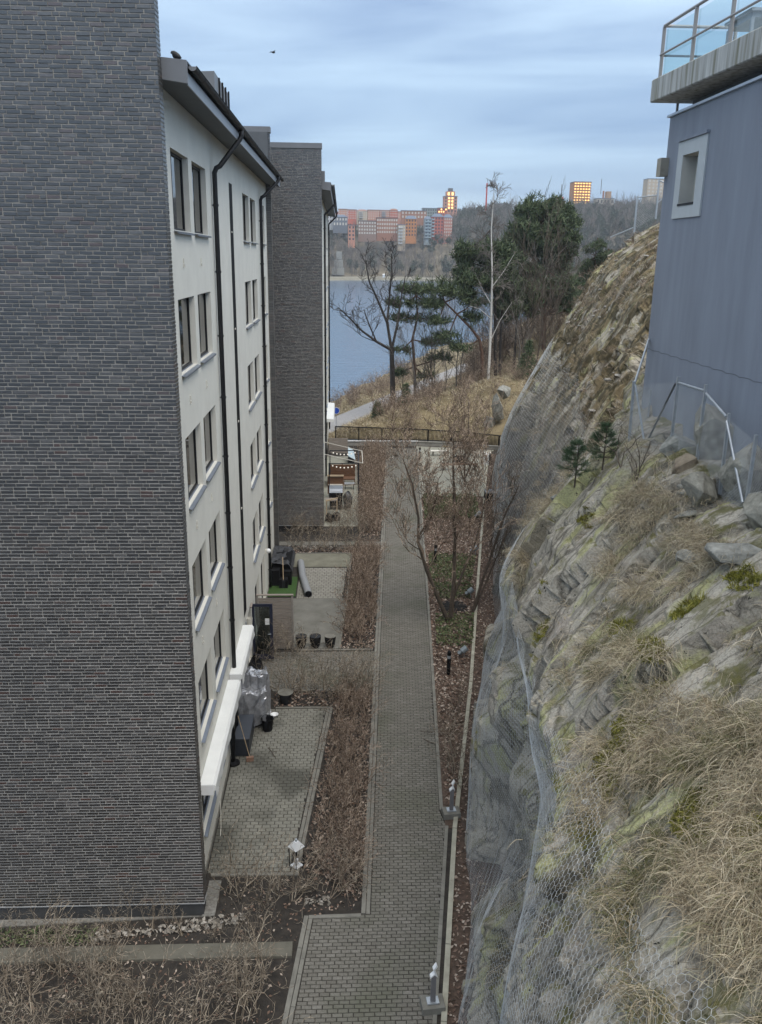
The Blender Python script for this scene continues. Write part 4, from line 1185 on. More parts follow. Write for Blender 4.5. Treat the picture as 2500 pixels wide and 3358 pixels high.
# ------------------------------------------------------------------ branches
class Segs:
    def __init__(s): s.a, s.b, s.ra, s.rb = [], [], [], []
    def add(s, a, b, ra, rb): s.a.append(a); s.b.append(b); s.ra.append(ra); s.rb.append(rb)
    def line(s, pts, rs):
        for i in range(len(pts) - 1): s.add(pts[i], pts[i + 1], rs[i], rs[i + 1])
def segs_arrays(S, n=3):
    A, B = np.array(S.a, float), np.array(S.b, float); ra, rb = np.array(S.ra)[:, None], np.array(S.rb)[:, None]
    d = B - A; L = np.linalg.norm(d, axis=1, keepdims=True) + 1e-9; d = d / L
    ref = np.where(np.abs(d[:, 2:3]) > .9, np.array([[1.0, 0, 0]]), np.array([[0, 0, 1.0]]))
    x = np.cross(d, ref); x /= np.linalg.norm(x, axis=1, keepdims=True) + 1e-9
    y = np.cross(d, x)
    B = B + d * np.minimum(ra * .5, L * .2)
    rings = []
    for P, r in ((A, ra), (B, rb)):
        for k in range(n):
            t = 2 * math.pi * k / n
            rings.append(P + (x * math.cos(t) + y * math.sin(t)) * r)
    V = np.stack(rings, 1)
    f = np.array([[k, (k + 1) % n, n + (k + 1) % n, n + k] for k in range(n)])
    F = (f[None] + (np.arange(len(A)) * 2 * n)[:, None, None]).reshape(-1, 4)
    return V.reshape(-1, 3), F
def grow(S, tips, p, d, L, r, depth, P, rnd):
    """crooked tapering branch with side branches"""
    k = P.get('segs', 4); wander = P.get('wander', .25); up = P.get('up', .15)
    p = np.array(p, float); d = np.array(d, float); d /= np.linalg.norm(d)
    pts = [p]; rs = [r]
    for i in range(k):
        d = d + np.array([rnd.gauss(0, wander), rnd.gauss(0, wander), rnd.gauss(0, wander) + up]); d /= np.linalg.norm(d)
        p = p + d * L / k
        pts.append(p); rs.append(max(P.get('rmin', .002), r * (1 - (1 - P.get('taper', .45)) * (i + 1) / k)))
        if depth > 0 and i + 1 >= P.get('first', 1):
            for _ in range(P.get('kids', [2, 2, 2])[min(depth - 1, 2)] if i < k - 1 else 2):
                if rnd.random() > P.get('prob', .75): continue
                a = rnd.uniform(0, 2 * math.pi); sp = P.get('spread', .8) * rnd.uniform(.6, 1.3)
                ref = np.array([0, 0, 1.0]) if abs(d[2]) < .9 else np.array([1.0, 0, 0])
                x = np.cross(d, ref); x /= np.linalg.norm(x); y = np.cross(d, x)
                nd = d * math.cos(sp) + (x * math.cos(a) + y * math.sin(a)) * math.sin(sp)
                grow(S, tips, p, nd, L * P.get('lr', .62) * rnd.uniform(.7, 1.2), rs[-1] * P.get('rr', .62), depth - 1, P, rnd)
    S.line(pts, rs)
    tips.append((p, d))
def shrub_template(seed, h=1.0, stems=5, depth=2, spread=.8, r=.011, P=None):
    rnd = random.Random(seed); S = Segs(); tips = []
    Q = dict(segs=4, wander=.26, up=.10, kids=[1, 1, 1], prob=.8, spread=.75, lr=.55, rr=.62, rmin=.0024, taper=.5)
    if P: Q.update(P)
    for i in range(stems):
        a = rnd.uniform(0, 6.28); q = rnd.uniform(.05, spread)
        grow(S, tips, (.06 * math.cos(a), .06 * math.sin(a), -.03), (q * math.cos(a), q * math.sin(a), 1), h * rnd.uniform(.6, .95), r * rnd.uniform(.7, 1.2), depth, Q, rnd)
    return segs_arrays(S)
def merge(templates, places):
    """places: (template index, x, y, z, rot, scale)"""
    Vs, Fs, n = [], [], 0
    for k, x, y, z, a, s in places:
        V, F = templates[k]
        c, q = math.cos(a) * s, math.sin(a) * s
        W = np.stack([V[:, 0] * c - V[:, 1] * q + x, V[:, 0] * q + V[:, 1] * c + y, V[:, 2] * s + z], 1)
        Vs.append(W); Fs.append(F + n); n += len(W)
    return np.concatenate(Vs), np.concatenate(Fs)
def inside(poly, x, y):
    c = False; n = len(poly)
    for i in range(n):
        (xa, ya), (xb, yb) = poly[i], poly[(i + 1) % n]
        if (ya > y) != (yb > y) and x < (xb - xa) * (y - ya) / (yb - ya) + xa: c = not c
    return c
def scatter(poly, n, rnd):
    xs = [p[0] for p in poly]; ys = [p[1] for p in poly]; out = []
    while len(out) < n:
        x, y = rnd.uniform(min(xs), max(xs)), rnd.uniform(min(ys), max(ys))
        if inside(poly, x, y): out.append((x, y))
    return out
HT = [shrub_template(100 + i, 1.05, 7, 2, .9, .014, dict(rmin=.0050, prob=.7, wander=.32, segs=3)) for i in range(7)]
HT2 = [shrub_template(140 + i, 1.05, 6, 2, .95, .017, dict(kids=[1, 1, 1], segs=3, rmin=.0075, prob=.7, wander=.34)) for i in range(5)]
rnd = random.Random(5)
def hedge(label, poly, spacing, templates, hs, m=TWIG, zscale=1.0):
    cx = sum(p[0] for p in poly) / len(poly); cy = sum(p[1] for p in poly) / len(poly)
    xs = [p[0] for p in poly]; ys = [p[1] for p in poly]; pl = []
    y = min(ys)
    while y < max(ys):
        x = min(xs)
        while x < max(xs):
            px, py = x + rnd.uniform(-.4, .4) * spacing, y + rnd.uniform(-.4, .4) * spacing
            if inside(poly, px, py): pl.append((rnd.randrange(len(templates)), px, py, 0.0, rnd.uniform(0, 6.28), rnd.uniform(*hs)))
            x += spacing
        y += spacing
    V, F = merge(templates, pl)
    o = np_mesh('hedge', V, F, m, loc=(cx, cy, 0))
    return tag(o, label, 'hedge', 'bare hedges between the footpath and the patios')
def pr1(y): return -1.12 + (y - 18.1) * 0.0955
hedge('bare brown hedge between the near paved patio and the footpath', [(-0.75, 18.0), (path_l(18) - .12, 17.2), (path_l(27.4) - .12, 27.4), (pr1(27.4) + .2, 27.4), (pr1(26) + .25, 26)], .38, HT, (.65, .95))
hedge('bare brown hedge beside the patio with the three black pots', [(-0.05, 31.2), (path_l(31) - .15, 31.2), (path_l(43) - .15, 43.2), (0.65, 43.2), (0.45, 40)], .42, HT2, (.68, .95))
hedge('long bare hedge running along the far patio to the railing', [(1.0, 45.2), (path_l(45) - .1, 45.2), (path_l(67.5) - .1, 67.5), (1.6, 67.5), (1.25, 56)], .5, HT2, (.8, 1.1))
# single shrubs: one of each form, then copies
ST = []
for i in range(7):
    V, F = shrub_template(300 + i, 1.15, 4, 2, .7, .013, dict(segs=4, wander=.33, spread=.85, kids=[1, 1, 1], prob=.85, rmin=.0036))
    o = np_mesh('bare_shrub', V, F, TWIG_D, world=False); ST.append(o)
ORD = 'first second third fourth fifth sixth seventh eighth ninth tenth eleventh twelfth thirteenth fourteenth fifteenth sixteenth'.split()
used_st = set()
def shrub(x, y, label, group, s=1.0, z=0.0, k=None):
    k = rnd.randrange(len(ST)) if k is None else k
    o = ST[k]
    if k in used_st:
        o = o.copy(); col.objects.link(o)
    used_st.add(k)
    o.location = (x, y, z); o.rotation_euler = (rnd.uniform(-.1, .1), rnd.uniform(-.1, .1), rnd.uniform(0, 6.28)); o.scale = (s, s, s)
    tag(o, label, 'shrub', group)
    return o
for x, y in scatter([(-8.2, 11.8), (-1.9, 12.2), (-1.35, 15.3), (-8.2, 15.3)], 50, rnd):
    shrub(x, y, 'bare twiggy shrub in the dark bed in front of the garden step', 'bare shrubs in the front bed', rnd.uniform(.85, 1.15))
for i, x in enumerate(np.arange(-8.0, -1.4, .75)):
    shrub(x + rnd.uniform(-.2, .2), rnd.uniform(15.95, 16.3), ORD[i] + ' bare shrub from the left in the narrow bed under the brick wall', 'bare shrubs under the brick wall', rnd.uniform(.55, .8))
for i, (x, y) in enumerate([(-2.7, 17.7), (-2.5, 17.3), (-2.2, 17.8), (-1.9, 17.0), (-1.6, 17.5), (-1.2, 17.1), (-.7, 17.6), (-.3, 17.2), (.05, 17.5)]):
    shrub(x, y, ORD[i] + ' bare shrub from the left in the soil in front of the near patio', 'bare shrubs at the patio corner', rnd.uniform(.9, 1.25))
for i, x in enumerate(np.arange(-2.3, 1.0, .25)):
    shrub(x + rnd.uniform(-.06, .06), 27.15 + rnd.uniform(-.15, .2), ORD[i] + ' upright bare hedge plant from the left in the row before the cross path', 'row of hedge plants before the cross path', rnd.uniform(1.1, 1.4))
for i, x in enumerate(np.arange(-2.9, -1.9, .33)):
    shrub(x, 30.2 + rnd.uniform(-.15, .2), ORD[i] + ' bare shrub from the left in front of the wooden privacy screen', 'shrubs at the privacy screen', rnd.uniform(.9, 1.2))
for i, x in enumerate(np.arange(-3.3, 1.4, .36)):
    shrub(x, 45.6 + rnd.uniform(-.2, .2), ORD[i] + ' bare shrub from the left at the foot of the second brick wall', 'shrubs at the second brick wall', rnd.uniform(1.0, 1.35))
for i, x in enumerate(np.arange(-2.6, 1.2, .38)):
    shrub(x, 42.85 + rnd.uniform(-.12, .12), ORD[i] + ' bare shrub from the left in the row behind the pale patio', 'shrubs behind the pale patio', rnd.uniform(.8, 1.1))
for i, (x, y) in enumerate([(-.2, 47.6), (.35, 47.5), (.6, 48.6)]):
    shrub(x, y, ['left', 'middle', 'right'][i] + ' one of three tall bare shrubs on the far patio edge', 'shrubs on the far patio', 1.5)
for i, (x, y) in enumerate([(3.45, 21.6), (3.3, 22.4), (3.6, 23.2), (3.5, 24.6), (3.9, 26.2)]):
    shrub(x, y, ORD[i] + ' thin bare sapling from the zigzag sculpture in the leaf bed', 'saplings in the leaf bed', rnd.uniform(1.0, 1.4))
for x, y in [(10.5, 56.5), (11.2, 60), (11.7, 62.5), (10.7, 58)]:
    shrub(x, y, 'bare brushwood shrub between the gravel court and the cliff', 'brushwood at the cliff foot', rnd.uniform(1.2, 1.7))

# ------------------------------------------------------------------ fallen leaves and ground cover
def flakes(name, polys, dens, size, m, zr=(0.0, .03), tilt=.5, kind='stuff', zfun=None):
    P = []
    for poly in polys:
        xs = [p[0] for p in poly]; ys = [p[1] for p in poly]
        a = abs(sum(poly[i][0] * poly[(i + 1) % len(poly)][1] - poly[(i + 1) % len(poly)][0] * poly[i][1] for i in range(len(poly)))) / 2
        P += scatter(poly, int(a * dens), rnd)
    P = np.array(P); n = len(P)
    z = rng.uniform(zr[0], zr[1], n)
    nrm = np.stack([rng.normal(0, tilt, n), rng.normal(0, tilt, n), np.ones(n)], 1); nrm /= np.linalg.norm(nrm, axis=1, keepdims=True)
    a = rng.uniform(0, 6.28, n); t = np.stack([np.cos(a), np.sin(a), np.zeros(n)], 1)
    t -= nrm * (t * nrm).sum(1, keepdims=True); t /= np.linalg.norm(t, axis=1, keepdims=True); b = np.cross(nrm, t)
    s = size * rng.uniform(.6, 1.4, n)[:, None]; C = np.stack([P[:, 0], P[:, 1], z], 1)
    q = rng.uniform(.35, .75, n)[:, None]
    V = np.stack([C - t * s, C - b * s * q + nrm * s * .25, C + t * s, C + b * s * q + nrm * s * .2], 1).reshape(-1, 3)
    F = np.arange(n * 4).reshape(-1, 4)
    o = np_mesh(name, V, F, m)
    return tag(o, kind=kind)
bedA = [(-1.0, 18.1), (0.5, 17.0), (1.0, 27.5), (-0.2, 27.5)]
bedB = [(-0.1, 31), (1.25, 31), (2.0, 43.2), (0.5, 43.2)]
bedC = [(0.95, 45.2), (2.1, 45.2), (3.4, 66), (1.1, 66)]
strip2 = [(-2.4, 26.45), (0.95, 26.45), (1.0, 27.55), (-2.4, 27.55)]
strip3 = [(-3.2, 42.4), (1.5, 42.4), (1.6, 43.5), (-3.2, 43.5)]
rbed = [(2.95, 20.6), (path_r(30), 30), (path_r(40), 40), (path_r(53), 53), (curb_x(53) - .1, 53), (curb_x(40) - .1, 40), (curb_x(30) - .1, 30), (curb_x(20.8) - .08, 20.8)]
rstrip = [(curb_x(y) + .06, y) for y in (13, 20, 28, 39, 51, 64)] + [(curb_x(y) + .8, y) for y in (64, 51, 39, 28, 20, 13)]
flakes('fallen_leaves', [bedA, bedB, bedC, strip2, strip3], 130, .05, LEAF)
flakes('fallen_leaves', [rbed], 190, .055, LEAF, (0, .04))
flakes('fallen_leaves', [rstrip], 120, .05, LEAF, (0, .04))
front = [(-8.4, 12.0), (-1.8, 12.0), (-1.2, 15.4), (-8.4, 15.4)]
front2 = [(-8.2, 15.9), (-1.0, 15.9), (-0.9, 16.6), (0.3, 16.85), (0.3, 18.0), (-2.9, 18.0), (-2.9, 16.6), (-8.2, 16.4)]
flakes('fallen_leaves', [front, front2], 45, .035, LEAF, (0, .02))
flakes('ground_cover', [[(-8.4, 15.9), (-5.6, 15.9), (-5.6, 16.4), (-8.4, 16.4)]], 500, .035, IVY, (.0, .12), 1.0)
flakes('pale_leaf_heap', [[(-5.7, 15.95), (-5.0, 16.1), (-3.6, 16.2), (-2.3, 16.45), (-2.2, 16.7), (-3.3, 16.6), (-4.3, 16.3), (-5.6, 16.25)]], 380, .06, PALELEAF, (.0, .10), .9)
flakes('pale_leaf_heap', [[(-.9, 17.0), (-.3, 17.0), (-.3, 17.25), (-.9, 17.25)]], 300, .05, PALELEAF, (.0, .06), .9)
flakes('pale_leaf_heap', [[(-2.9, 43.0), (0.3, 43.0), (0.3, 43.45), (-2.9, 43.45)]], 150, .06, PALELEAF, (.0, .08), .9)
gc = [[(4.9, 48.4), (8.2, 48.4), (8.6, 53.3), (5.2, 53.3)], [(4.2, 38.5), (6.2, 38.2), (6.9, 41.6), (4.5, 42.2)], [(3.75, 31.2), (5.2, 31), (5.7, 34.2), (4.0, 34.0)], [(4.2, 36), (5.8, 36), (6.2, 38), (4.3, 38)]]
flakes('ground_cover', gc[:1], 420, .06, IVY, (.02, .30), 1.1)
flakes('ground_cover', gc[1:], 260, .055, IVY, (.0, .22), 1.1)
tag(MB().blob((5.0, 35.1, -.03), (.72, .7, .10), 22, 5, .3, 3).build('mulch_patch', MULCH, smooth=False), kind='structure')

# ------------------------------------------------------------------ trees built one by one
def leafless(S, limbs, P, seed, every=1):
    rnd_ = random.Random(seed); tips = []
    for pts, r0, r1, kids, L, depth in limbs:
        pts = [np.array(p, float) for p in pts]; n = len(pts)
        fine = []
        for i in range(n - 1):
            for t in np.linspace(0, 1, 4)[:-1]:
                fine.append(pts[i] * (1 - t) + pts[i + 1] * t + np.array([rnd_.gauss(0, .03), rnd_.gauss(0, .03), 0]) * (1 if 0 < i else .3) * P.get('wob', 1))
        fine.append(pts[-1])
        rs = [r0 + (r1 - r0) * k / (len(fine) - 1) for k in range(len(fine))]
        S.line(fine, rs)
        for k in range(len(fine)):
            if k / len(fine) < P.get('bare', .3): continue
            for _ in range(kids):
                d = fine[min(k + 1, len(fine) - 1)] - fine[max(k - 1, 0)]; d /= np.linalg.norm(d) + 1e-9
                a = rnd_.uniform(0, 6.28); side = np.array([math.cos(a), math.sin(a), rnd_.uniform(-.2, .7)])
                grow(S, tips, fine[k], d * .6 + side, L * rnd_.uniform(.6, 1.2) * (1.15 - .5 * k / len(fine)), max(.004, rs[k] * .45), depth, P, rnd_)
    return tips
def tree_from(name, label, cat, loc, S_trunk, S_crown, mt, mc, group=None, nt=7):
    t = thing(name, label, cat, loc, group)
    V, F = segs_arrays(S_trunk, nt); np_mesh('trunk', V, F, mt, parent=t, smooth=True)
    V, F = segs_arrays(S_crown, 3); np_mesh('crown', V, F, mc, parent=t)
    return t
# multi-stemmed tree in the leaf bed
ST_ = Segs(); SC = Segs()
Pt = dict(segs=5, wander=.2, up=.14, kids=[1, 1, 1], prob=.85, spread=.75, lr=.6, rr=.55, rmin=.0085, taper=.35, bare=.3)
trunks = [([(4.50, 33.6, 0), (4.0, 33.5, 1.2), (3.5, 33.4, 2.4), (3.1, 33.3, 3.7), (3.1, 33.3, 4.7), (2.8, 33.2, 6.2), (2.4, 33.2, 7.2)], .10, .015, 1, 1.9, 3),
          ([(4.62, 33.7, 0), (4.7, 33.7, 1.6), (4.7, 33.8, 3.5), (4.6, 33.8, 5.1), (4.5, 33.8, 7.0), (4.5, 33.9, 8.2)], .11, .015, 1, 2.1, 3),
          ([(4.66, 33.7, .9), (5.1, 33.8, 2.2), (5.6, 33.9, 3.5), (5.9, 34.0, 5.2), (6.2, 34.0, 6.6)], .06, .012, 2, 1.7, 2),
          ([(3.1, 33.3, 3.9), (3.6, 33.1, 4.8), (3.8, 33.0, 6.3)], .05, .012, 1, 1.2, 2)]
leafless(SC, trunks, Pt, 11)
for pts, r0, r1, *_ in trunks: ST_.line([np.array(p) for p in pts], [r0 * 1.02 + (r1 - r0) * k / (len(pts) - 1) for k in range(len(pts))])
tree_from('bare_tree', 'leafless tree with several stems in the leaf bed beside the path', 'tree', (4.6, 33.6, 0), ST_, SC, BARK, TWIG)
ST_ = Segs(); SC = Segs()
trunks = [([(5.7, 34.5, 0), (6.0, 34.6, 1.2), (6.4, 34.7, 2.5), (6.8, 34.8, 4.0), (7.5, 35, 5.6)], .07, .02, 1, 1.5, 2), ([(5.75, 34.6, 0), (6.3, 34.9, 1.3), (7.0, 35.3, 2.9), (7.6, 35.6, 4.3)], .05, .015, 1, 1.2, 2)]
leafless(SC, trunks, Pt, 12)
for pts, r0, r1, *_ in trunks: ST_.line([np.array(p) for p in pts], [r0 + (r1 - r0) * k / (len(pts) - 1) for k in range(len(pts))])
tree_from('bare_tree', 'slanting leafless tree leaning over the pale edging towards the rock', 'tree', (5.7, 34.5, 0), ST_, SC, BARK, BARK)
# tree at the end of the court
ST_ = Segs(); SC = Segs()
trunks = [([(8.3, 56, 0), (8.2, 56, 2.0), (8.4, 56, 4.0), (8.3, 56, 6.0)], .08, .02, 2, 2.0, 2), ([(8.2, 56, .5), (7.5, 56, 2.6), (7.0, 56, 4.6)], .05, .015, 2, 1.6, 2), ([(8.3, 56, .6), (9.2, 56, 2.8), (9.8, 56, 5.0)], .05, .015, 2, 1.6, 2)]
leafless(SC, trunks, Pt, 13)
for pts, r0, r1, *_ in trunks: ST_.line([np.array(p) for p in pts], [r0 + (r1 - r0) * k / (len(pts) - 1) for k in range(len(pts))])
tree_from('bare_tree', 'small leafless tree standing in the pale gravel court', 'tree', (8.3, 56, 0), ST_, SC, BARK, TWIG)

# ------------------------------------------------------------------ dry grass on the rock
def grass_blades(name, centres, per, L, w, m, lean=(-.5, -.35, .55), spread=.45, droop=.5, rad=.16):
    """tufts of arching blades; centres: (n,3)"""
    C = np.repeat(np.asarray(centres, float), per, 0); n = len(C)
    C = C + rng.normal(0, rad, (n, 3)) * np.array([1, 1, .15])
    tuft = np.repeat(rng.normal(0, spread * .7, (len(centres), 3)), per, 0)
    d = np.array(lean)[None] + tuft + rng.normal(0, spread * .6, (n, 3)); d /= np.linalg.norm(d, axis=1, keepdims=True)
    ln = L * rng.uniform(.5, 1.3, n)[:, None]
    p0 = C - d * .04; p1 = C + d * ln * .45
    d2 = d + np.array([[-.1, -.1, -droop]]); d2 /= np.linalg.norm(d2, axis=1, keepdims=True)
    p2 = p1 + d2 * ln * .35
    d3 = d2 + np.array([[-.05, -.05, -droop]]); d3 /= np.linalg.norm(d3, axis=1, keepdims=True); p3 = p2 + d3 * ln * .3
    s = np.cross(d, rng.normal(0, 1, (n, 3))); s /= np.linalg.norm(s, axis=1, keepdims=True) + 1e-9
    ww = w * rng.uniform(.6, 1.4, n)[:, None]
    V = np.stack([p0 - s * ww, p0 + s * ww, p1 - s * ww * .8, p1 + s * ww * .8, p2 - s * ww * .55, p2 + s * ww * .55, p3 - s * ww * .15, p3 + s * ww * .15], 1).reshape(-1, 3)
    f = np.array([[0, 1, 3, 2], [2, 3, 5, 4], [4, 5, 7, 6]]); F = (f[None] + (np.arange(n) * 8)[:, None, None]).reshape(-1, 4)
    return V, F
DRYG = mat_rand('dry_grass', [(0.0, (0.15, 0.115, 0.07)), (0.25, (0.33, 0.265, 0.175)), (0.6, (0.50, 0.42, 0.29)), (0.85, (0.64, 0.56, 0.42)), (1.0, (0.22, 0.22, 0.085))], rough=0.8, grain=0.15, gscale=2, bump=0)
GREENG = mat_rand('green_grass', [(0.0, (0.055, 0.075, 0.022)), (0.5, (0.13, 0.135, 0.045)), (1.0, (0.24, 0.20, 0.09))], rough=0.8, grain=0.15, gscale=2, bump=0)
MOSSM = mat_rand('moss_tuft', [(0.0, (0.10, 0.105, 0.016)), (0.5, (0.21, 0.20, 0.03)), (1.0, (0.32, 0.29, 0.07))], rough=0.9, grain=0.2, gscale=6, bump=0)
GRASS_E = [  # (x, y, rx, ry, density per m2) of the grassy ledges
]
def on_rock(pts, lift=0.0, nzmin=.25):
    out = []
    for x, y in pts:
        h = ROCK_BVH.ray_cast(Vector((x, y, 40)), Vector((0, 0, -1)))
        if h[0] is not None and abs(h[1].z) > nzmin: out.append((x, y, h[0].z + lift))
    return out
def ellipse_pts(x, y, rx, ry, dens):
    n = int(math.pi * rx * ry * dens); a = rng.uniform(0, 6.28, n); q = np.sqrt(rng.uniform(0, 1, n))
    return [(x + rx * k * math.cos(t), y + ry * k * math.sin(t)) for t, k in zip(a, q)]
# ------------------------------------------------------------------ grass, moss, boulders and fence on the rock
pts = []
for e in ((3.7, 8.0, .75, 2.9, 95), (4.3, 6.8, .7, 2.2, 95), (3.3, 6.3, .45, 1.6, 80), (4.9, 7.4, .6, 2.4, 90), (4.2, 10.6, .45, 1.7, 80), (4.75, 9.0, .4, 1.2, 60), (5.5, 14.2, .62, 1.9, 120), (5.9, 12.8, .35, .9, 60), (4.3, 12.4, .3, .8, 45)):
    pts += ellipse_pts(*e)
pts = [p for p in pts if ((p[0] - 5.25) / .42) ** 2 + ((p[1] - 10.2) / 1.2) ** 2 > 1 and ((p[0] - 3.95) / .2) ** 2 + ((p[1] - 10.9) / .5) ** 2 > 1]
C_ = np.array(on_rock(pts, .0, .15))
keep = fbm(C_[:, 0] * 1.5, C_[:, 1] * 1.0, 3, 77) > .44
C_ = C_[keep]
V, F = grass_blades('dry_grass', C_, 26, .40, .0026, DRYG, lean=(-.5, -.35, .5), spread=1.1, droop=.6, rad=.10)
tag(np_mesh('dry_grass', V, F, DRYG), kind='stuff')
sel = C_[vnoise(C_[:, 0] * 1.1 + 5, C_[:, 1] * .9, 44) > .62]
V, F = grass_blades('green_grass', sel, 26, .26, .0026, GREENG, lean=(-.3, -.3, .8), spread=.7, droop=.5, rad=.10)
tag(np_mesh('green_grass', V, F, GREENG), kind='stuff')
# thin tufts in the cracks all over the slope
pts = [(x, y) for x, y in zip(rng.uniform(2.6, 13, 2600), rng.uniform(5, 50, 2600))]
C2 = np.array(on_rock(pts, 0, .28)); C2 = C2[(fbm(C2[:, 0] * .9, C2[:, 1] * .6, 3, 15) > .54) & ((C2[:, 0] < 7.0) | (C2[:, 1] > 21))]
V, F = grass_blades('dry_grass', C2, 26, .34, .0034, DRYG, lean=(-.5, -.4, .6), spread=.6, droop=.5, rad=.14)
tag(np_mesh('dry_grass', V, F, DRYG), kind='stuff')
C3 = np.array(on_rock([p for e in ((5.3, 20.65, .25, .35, 120), (8.0, 33.6, .4, .5, 60), (4.3, 19.0, .15, .3, 90)) for p in ellipse_pts(*e)], 0, .1))
V, F = grass_blades('dry_grass', C3, 40, .42, .003, DRYG, lean=(-.4, -.3, .7), spread=.5, droop=.5, rad=.07)
tag(np_mesh('dry_grass', V, F, DRYG), kind='stuff')
mp_ = []
for e in ((4.06, 8.1, .26, .42, 900), (4.25, 7.2, .24, .45, 800), (4.02, 10.4, .18, .4, 900), (3.75, 10.25, .2, .3, 800), (4.5, 11.3, .15, .5, 500), (3.66, 10.1, .16, .4, 400), (5.3, 17.6, .14, .3, 300), (4.0, 15.6, .12, .3, 300), (5.2, 11.7, .2, .3, 300), (5.75, 11.3, .2, .4, 300), (3.25, 9.6, .12, .3, 300), (4.6, 12.9, .14, .3, 300), (3.1, 11.0, .1, .4, 300)): mp_ += ellipse_pts(*e)
CM = np.array(on_rock(mp_, .0, .1))
V, F = grass_blades('moss', CM, 16, .075, .006, MOSSM, lean=(-.2, -.15, 1), spread=.8, droop=.2, rad=.03)
tag(np_mesh('moss', V, F, MOSSM), kind='stuff')
# more moss and heather on the far part of the slope
C4 = np.array(on_rock([(x, y) for x, y in zip(rng.uniform(6.5, 18, 3000), rng.uniform(21, 52, 3000))], 0, .3))
C4 = C4[fbm(C4[:, 0] * .7 + 4, C4[:, 1] * .5, 3, 25) > .5]
V, F = grass_blades('heather', C4, 12, .22, .007, TWIG, lean=(-.2, -.15, 1), spread=.8, droop=.1, rad=.22)
tag(np_mesh('heather', V, F, TWIG), kind='stuff')

# loose pale stones lying on the far slope
sv, sf, nn = [], [], 0
for x, y, z in on_rock([(x, y) for x, y in zip(rng.uniform(7, 18, 700), rng.uniform(20, 50, 700))], -.01, .25):
    if fbm(np.array([x * .8]), np.array([y * .5]), 3, 61)[0] < .5: continue
    mb_ = MB().blob((0, 0, 0), (.17, .11, .045), 6, 4, .3, len(sv)); a = rng.uniform(0, 6.28); k = rng.uniform(.3, 1.3)
    w = np.array(mb_.v) * k; c, s_ = math.cos(a), math.sin(a)
    sv.append(np.stack([w[:, 0] * c - w[:, 1] * s_ + x, w[:, 0] * s_ + w[:, 1] * c + y, w[:, 2] + z], 1)); sf.append(np.array(mb_.f) + nn); nn += len(w)
tag(np_mesh('loose_stones', np.concatenate(sv), np.concatenate(sf), mat('loose_stone', (.17, .16, .145), .9, .3, 2, c2=(.38, .36, .33))), kind='stuff')

def boulder(x, y, z, r, label, m, seed, rot=0.0):
    rnd_ = random.Random(seed); bm = bmesh.new()
    for _ in range(15):
        v = Vector((rnd_.gauss(0, 1), rnd_.gauss(0, 1), rnd_.gauss(0, 1))).normalized()
        bm.verts.new((v.x * r[0] * rnd_.uniform(.85, 1.05), v.y * r[1] * rnd_.uniform(.85, 1.05), v.z * r[2] * rnd_.uniform(.85, 1.05)))
    bmesh.ops.convex_hull(bm, input=bm.verts)
    for v in [v for v in bm.verts if not v.link_faces]: bm.verts.remove(v)
    bmesh.ops.bevel(bm, geom=bm.edges[:], offset=.01, segments=1, affect='EDGES', clamp_overlap=True)
    bmesh.ops.triangulate(bm, faces=bm.faces[:])
    bmesh.ops.subdivide_edges(bm, edges=bm.edges[:], cuts=2, use_grid_fill=True)
    for v in bm.verts:
        q = noise.fractal(v.co * 4 + Vector((seed, 0, 0)), 0.9, 2.0, 4)
        v.co += v.normal * q * .022
    me = bpy.data.meshes.new('boulder'); bm.to_mesh(me); bm.free(); me.materials.append(m)
    o = link_mesh('boulder', me, None, (x, y, z)); o.rotation_euler = (0, 0, rot)
    return tag(o, label, 'boulder')
BROWNROCK = mat('rusty_rock', (0.15, 0.115, 0.08), 0.9, 0.3, 4, 0.8, 20, c2=(0.31, 0.26, 0.19))
GREYROCK = mat('grey_boulder', (0.14, 0.13, 0.105), 0.9, 0.3, 5, 0.9, 22, c2=(0.36, 0.345, 0.29))
PALEROCK = mat('pale_boulder', (0.13, 0.13, 0.115), 0.9, 0.3, 5, 0.9, 22, c2=(0.36, 0.355, 0.32))
boulder(6.45, 15.45, 11.12, (.30, .30, .36), 'rusty brown boulder below the second fence post from the corner', BROWNROCK, 4)
boulder(6.42, 14.55, 11.0, (.40, .36, .33), 'grey angular boulder leaning on the rusty brown one', GREYROCK, 9)
boulder(6.05, 15.75, 10.72, (.30, .26, .24), 'low greenish boulder left of the rusty brown one', GREYROCK, 14)
boulder(6.1, 14.35, 10.55, (.33, .16, .10), 'flat pale slab lying under the grey angular boulder', PALEROCK, 12, .4)
boulder(6.15, 12.2, 10.62, (.7, .55, .2), 'broad pale flat boulder at the foot of the last fence post', PALEROCK, 17, .3)
boulder(5.6, 12.9, 10.3, (.28, .22, .12), 'small pale stone in the grass below the fence', PALEROCK, 19, .3)
boulder(7.08, 15.75, 11.75, (.42, .62, .85), 'tall pointed rock behind the chain-link fence against the house wall', GREYROCK, 23)
boulder(7.05, 14.2, 11.35, (.45, .75, .62), 'rough rock mass behind the fence under the house wall', GREYROCK, 29)
boulder(6.95, 16.9, 11.2, (.5, .6, .35), 'low rock at the foot of the fence near the house corner', PALEROCK, 31)
boulder(6.95, 13.0, 11.0, (.5, .6, .45), 'rough grey rock behind the last fence post', GREYROCK, 37)
for k, (x, y, r) in enumerate(((6.25, 15.0, .10), (6.15, 14.8, .08), (6.3, 14.9, .06), (5.85, 17.0, .12), (5.1, 19.6, .13))):
    boulder(x, y, rock_z(x, y) + r * .3, (r, r * .8, r * .7), ['small white stone wedged beside the flat slab', 'small grey stone next to the flat slab', 'smallest pale stone under the angular boulder', 'loose stone on the bare rock below the fence corner', 'loose pale stone beside the young pines'][k], PALEROCK, 40 + k)

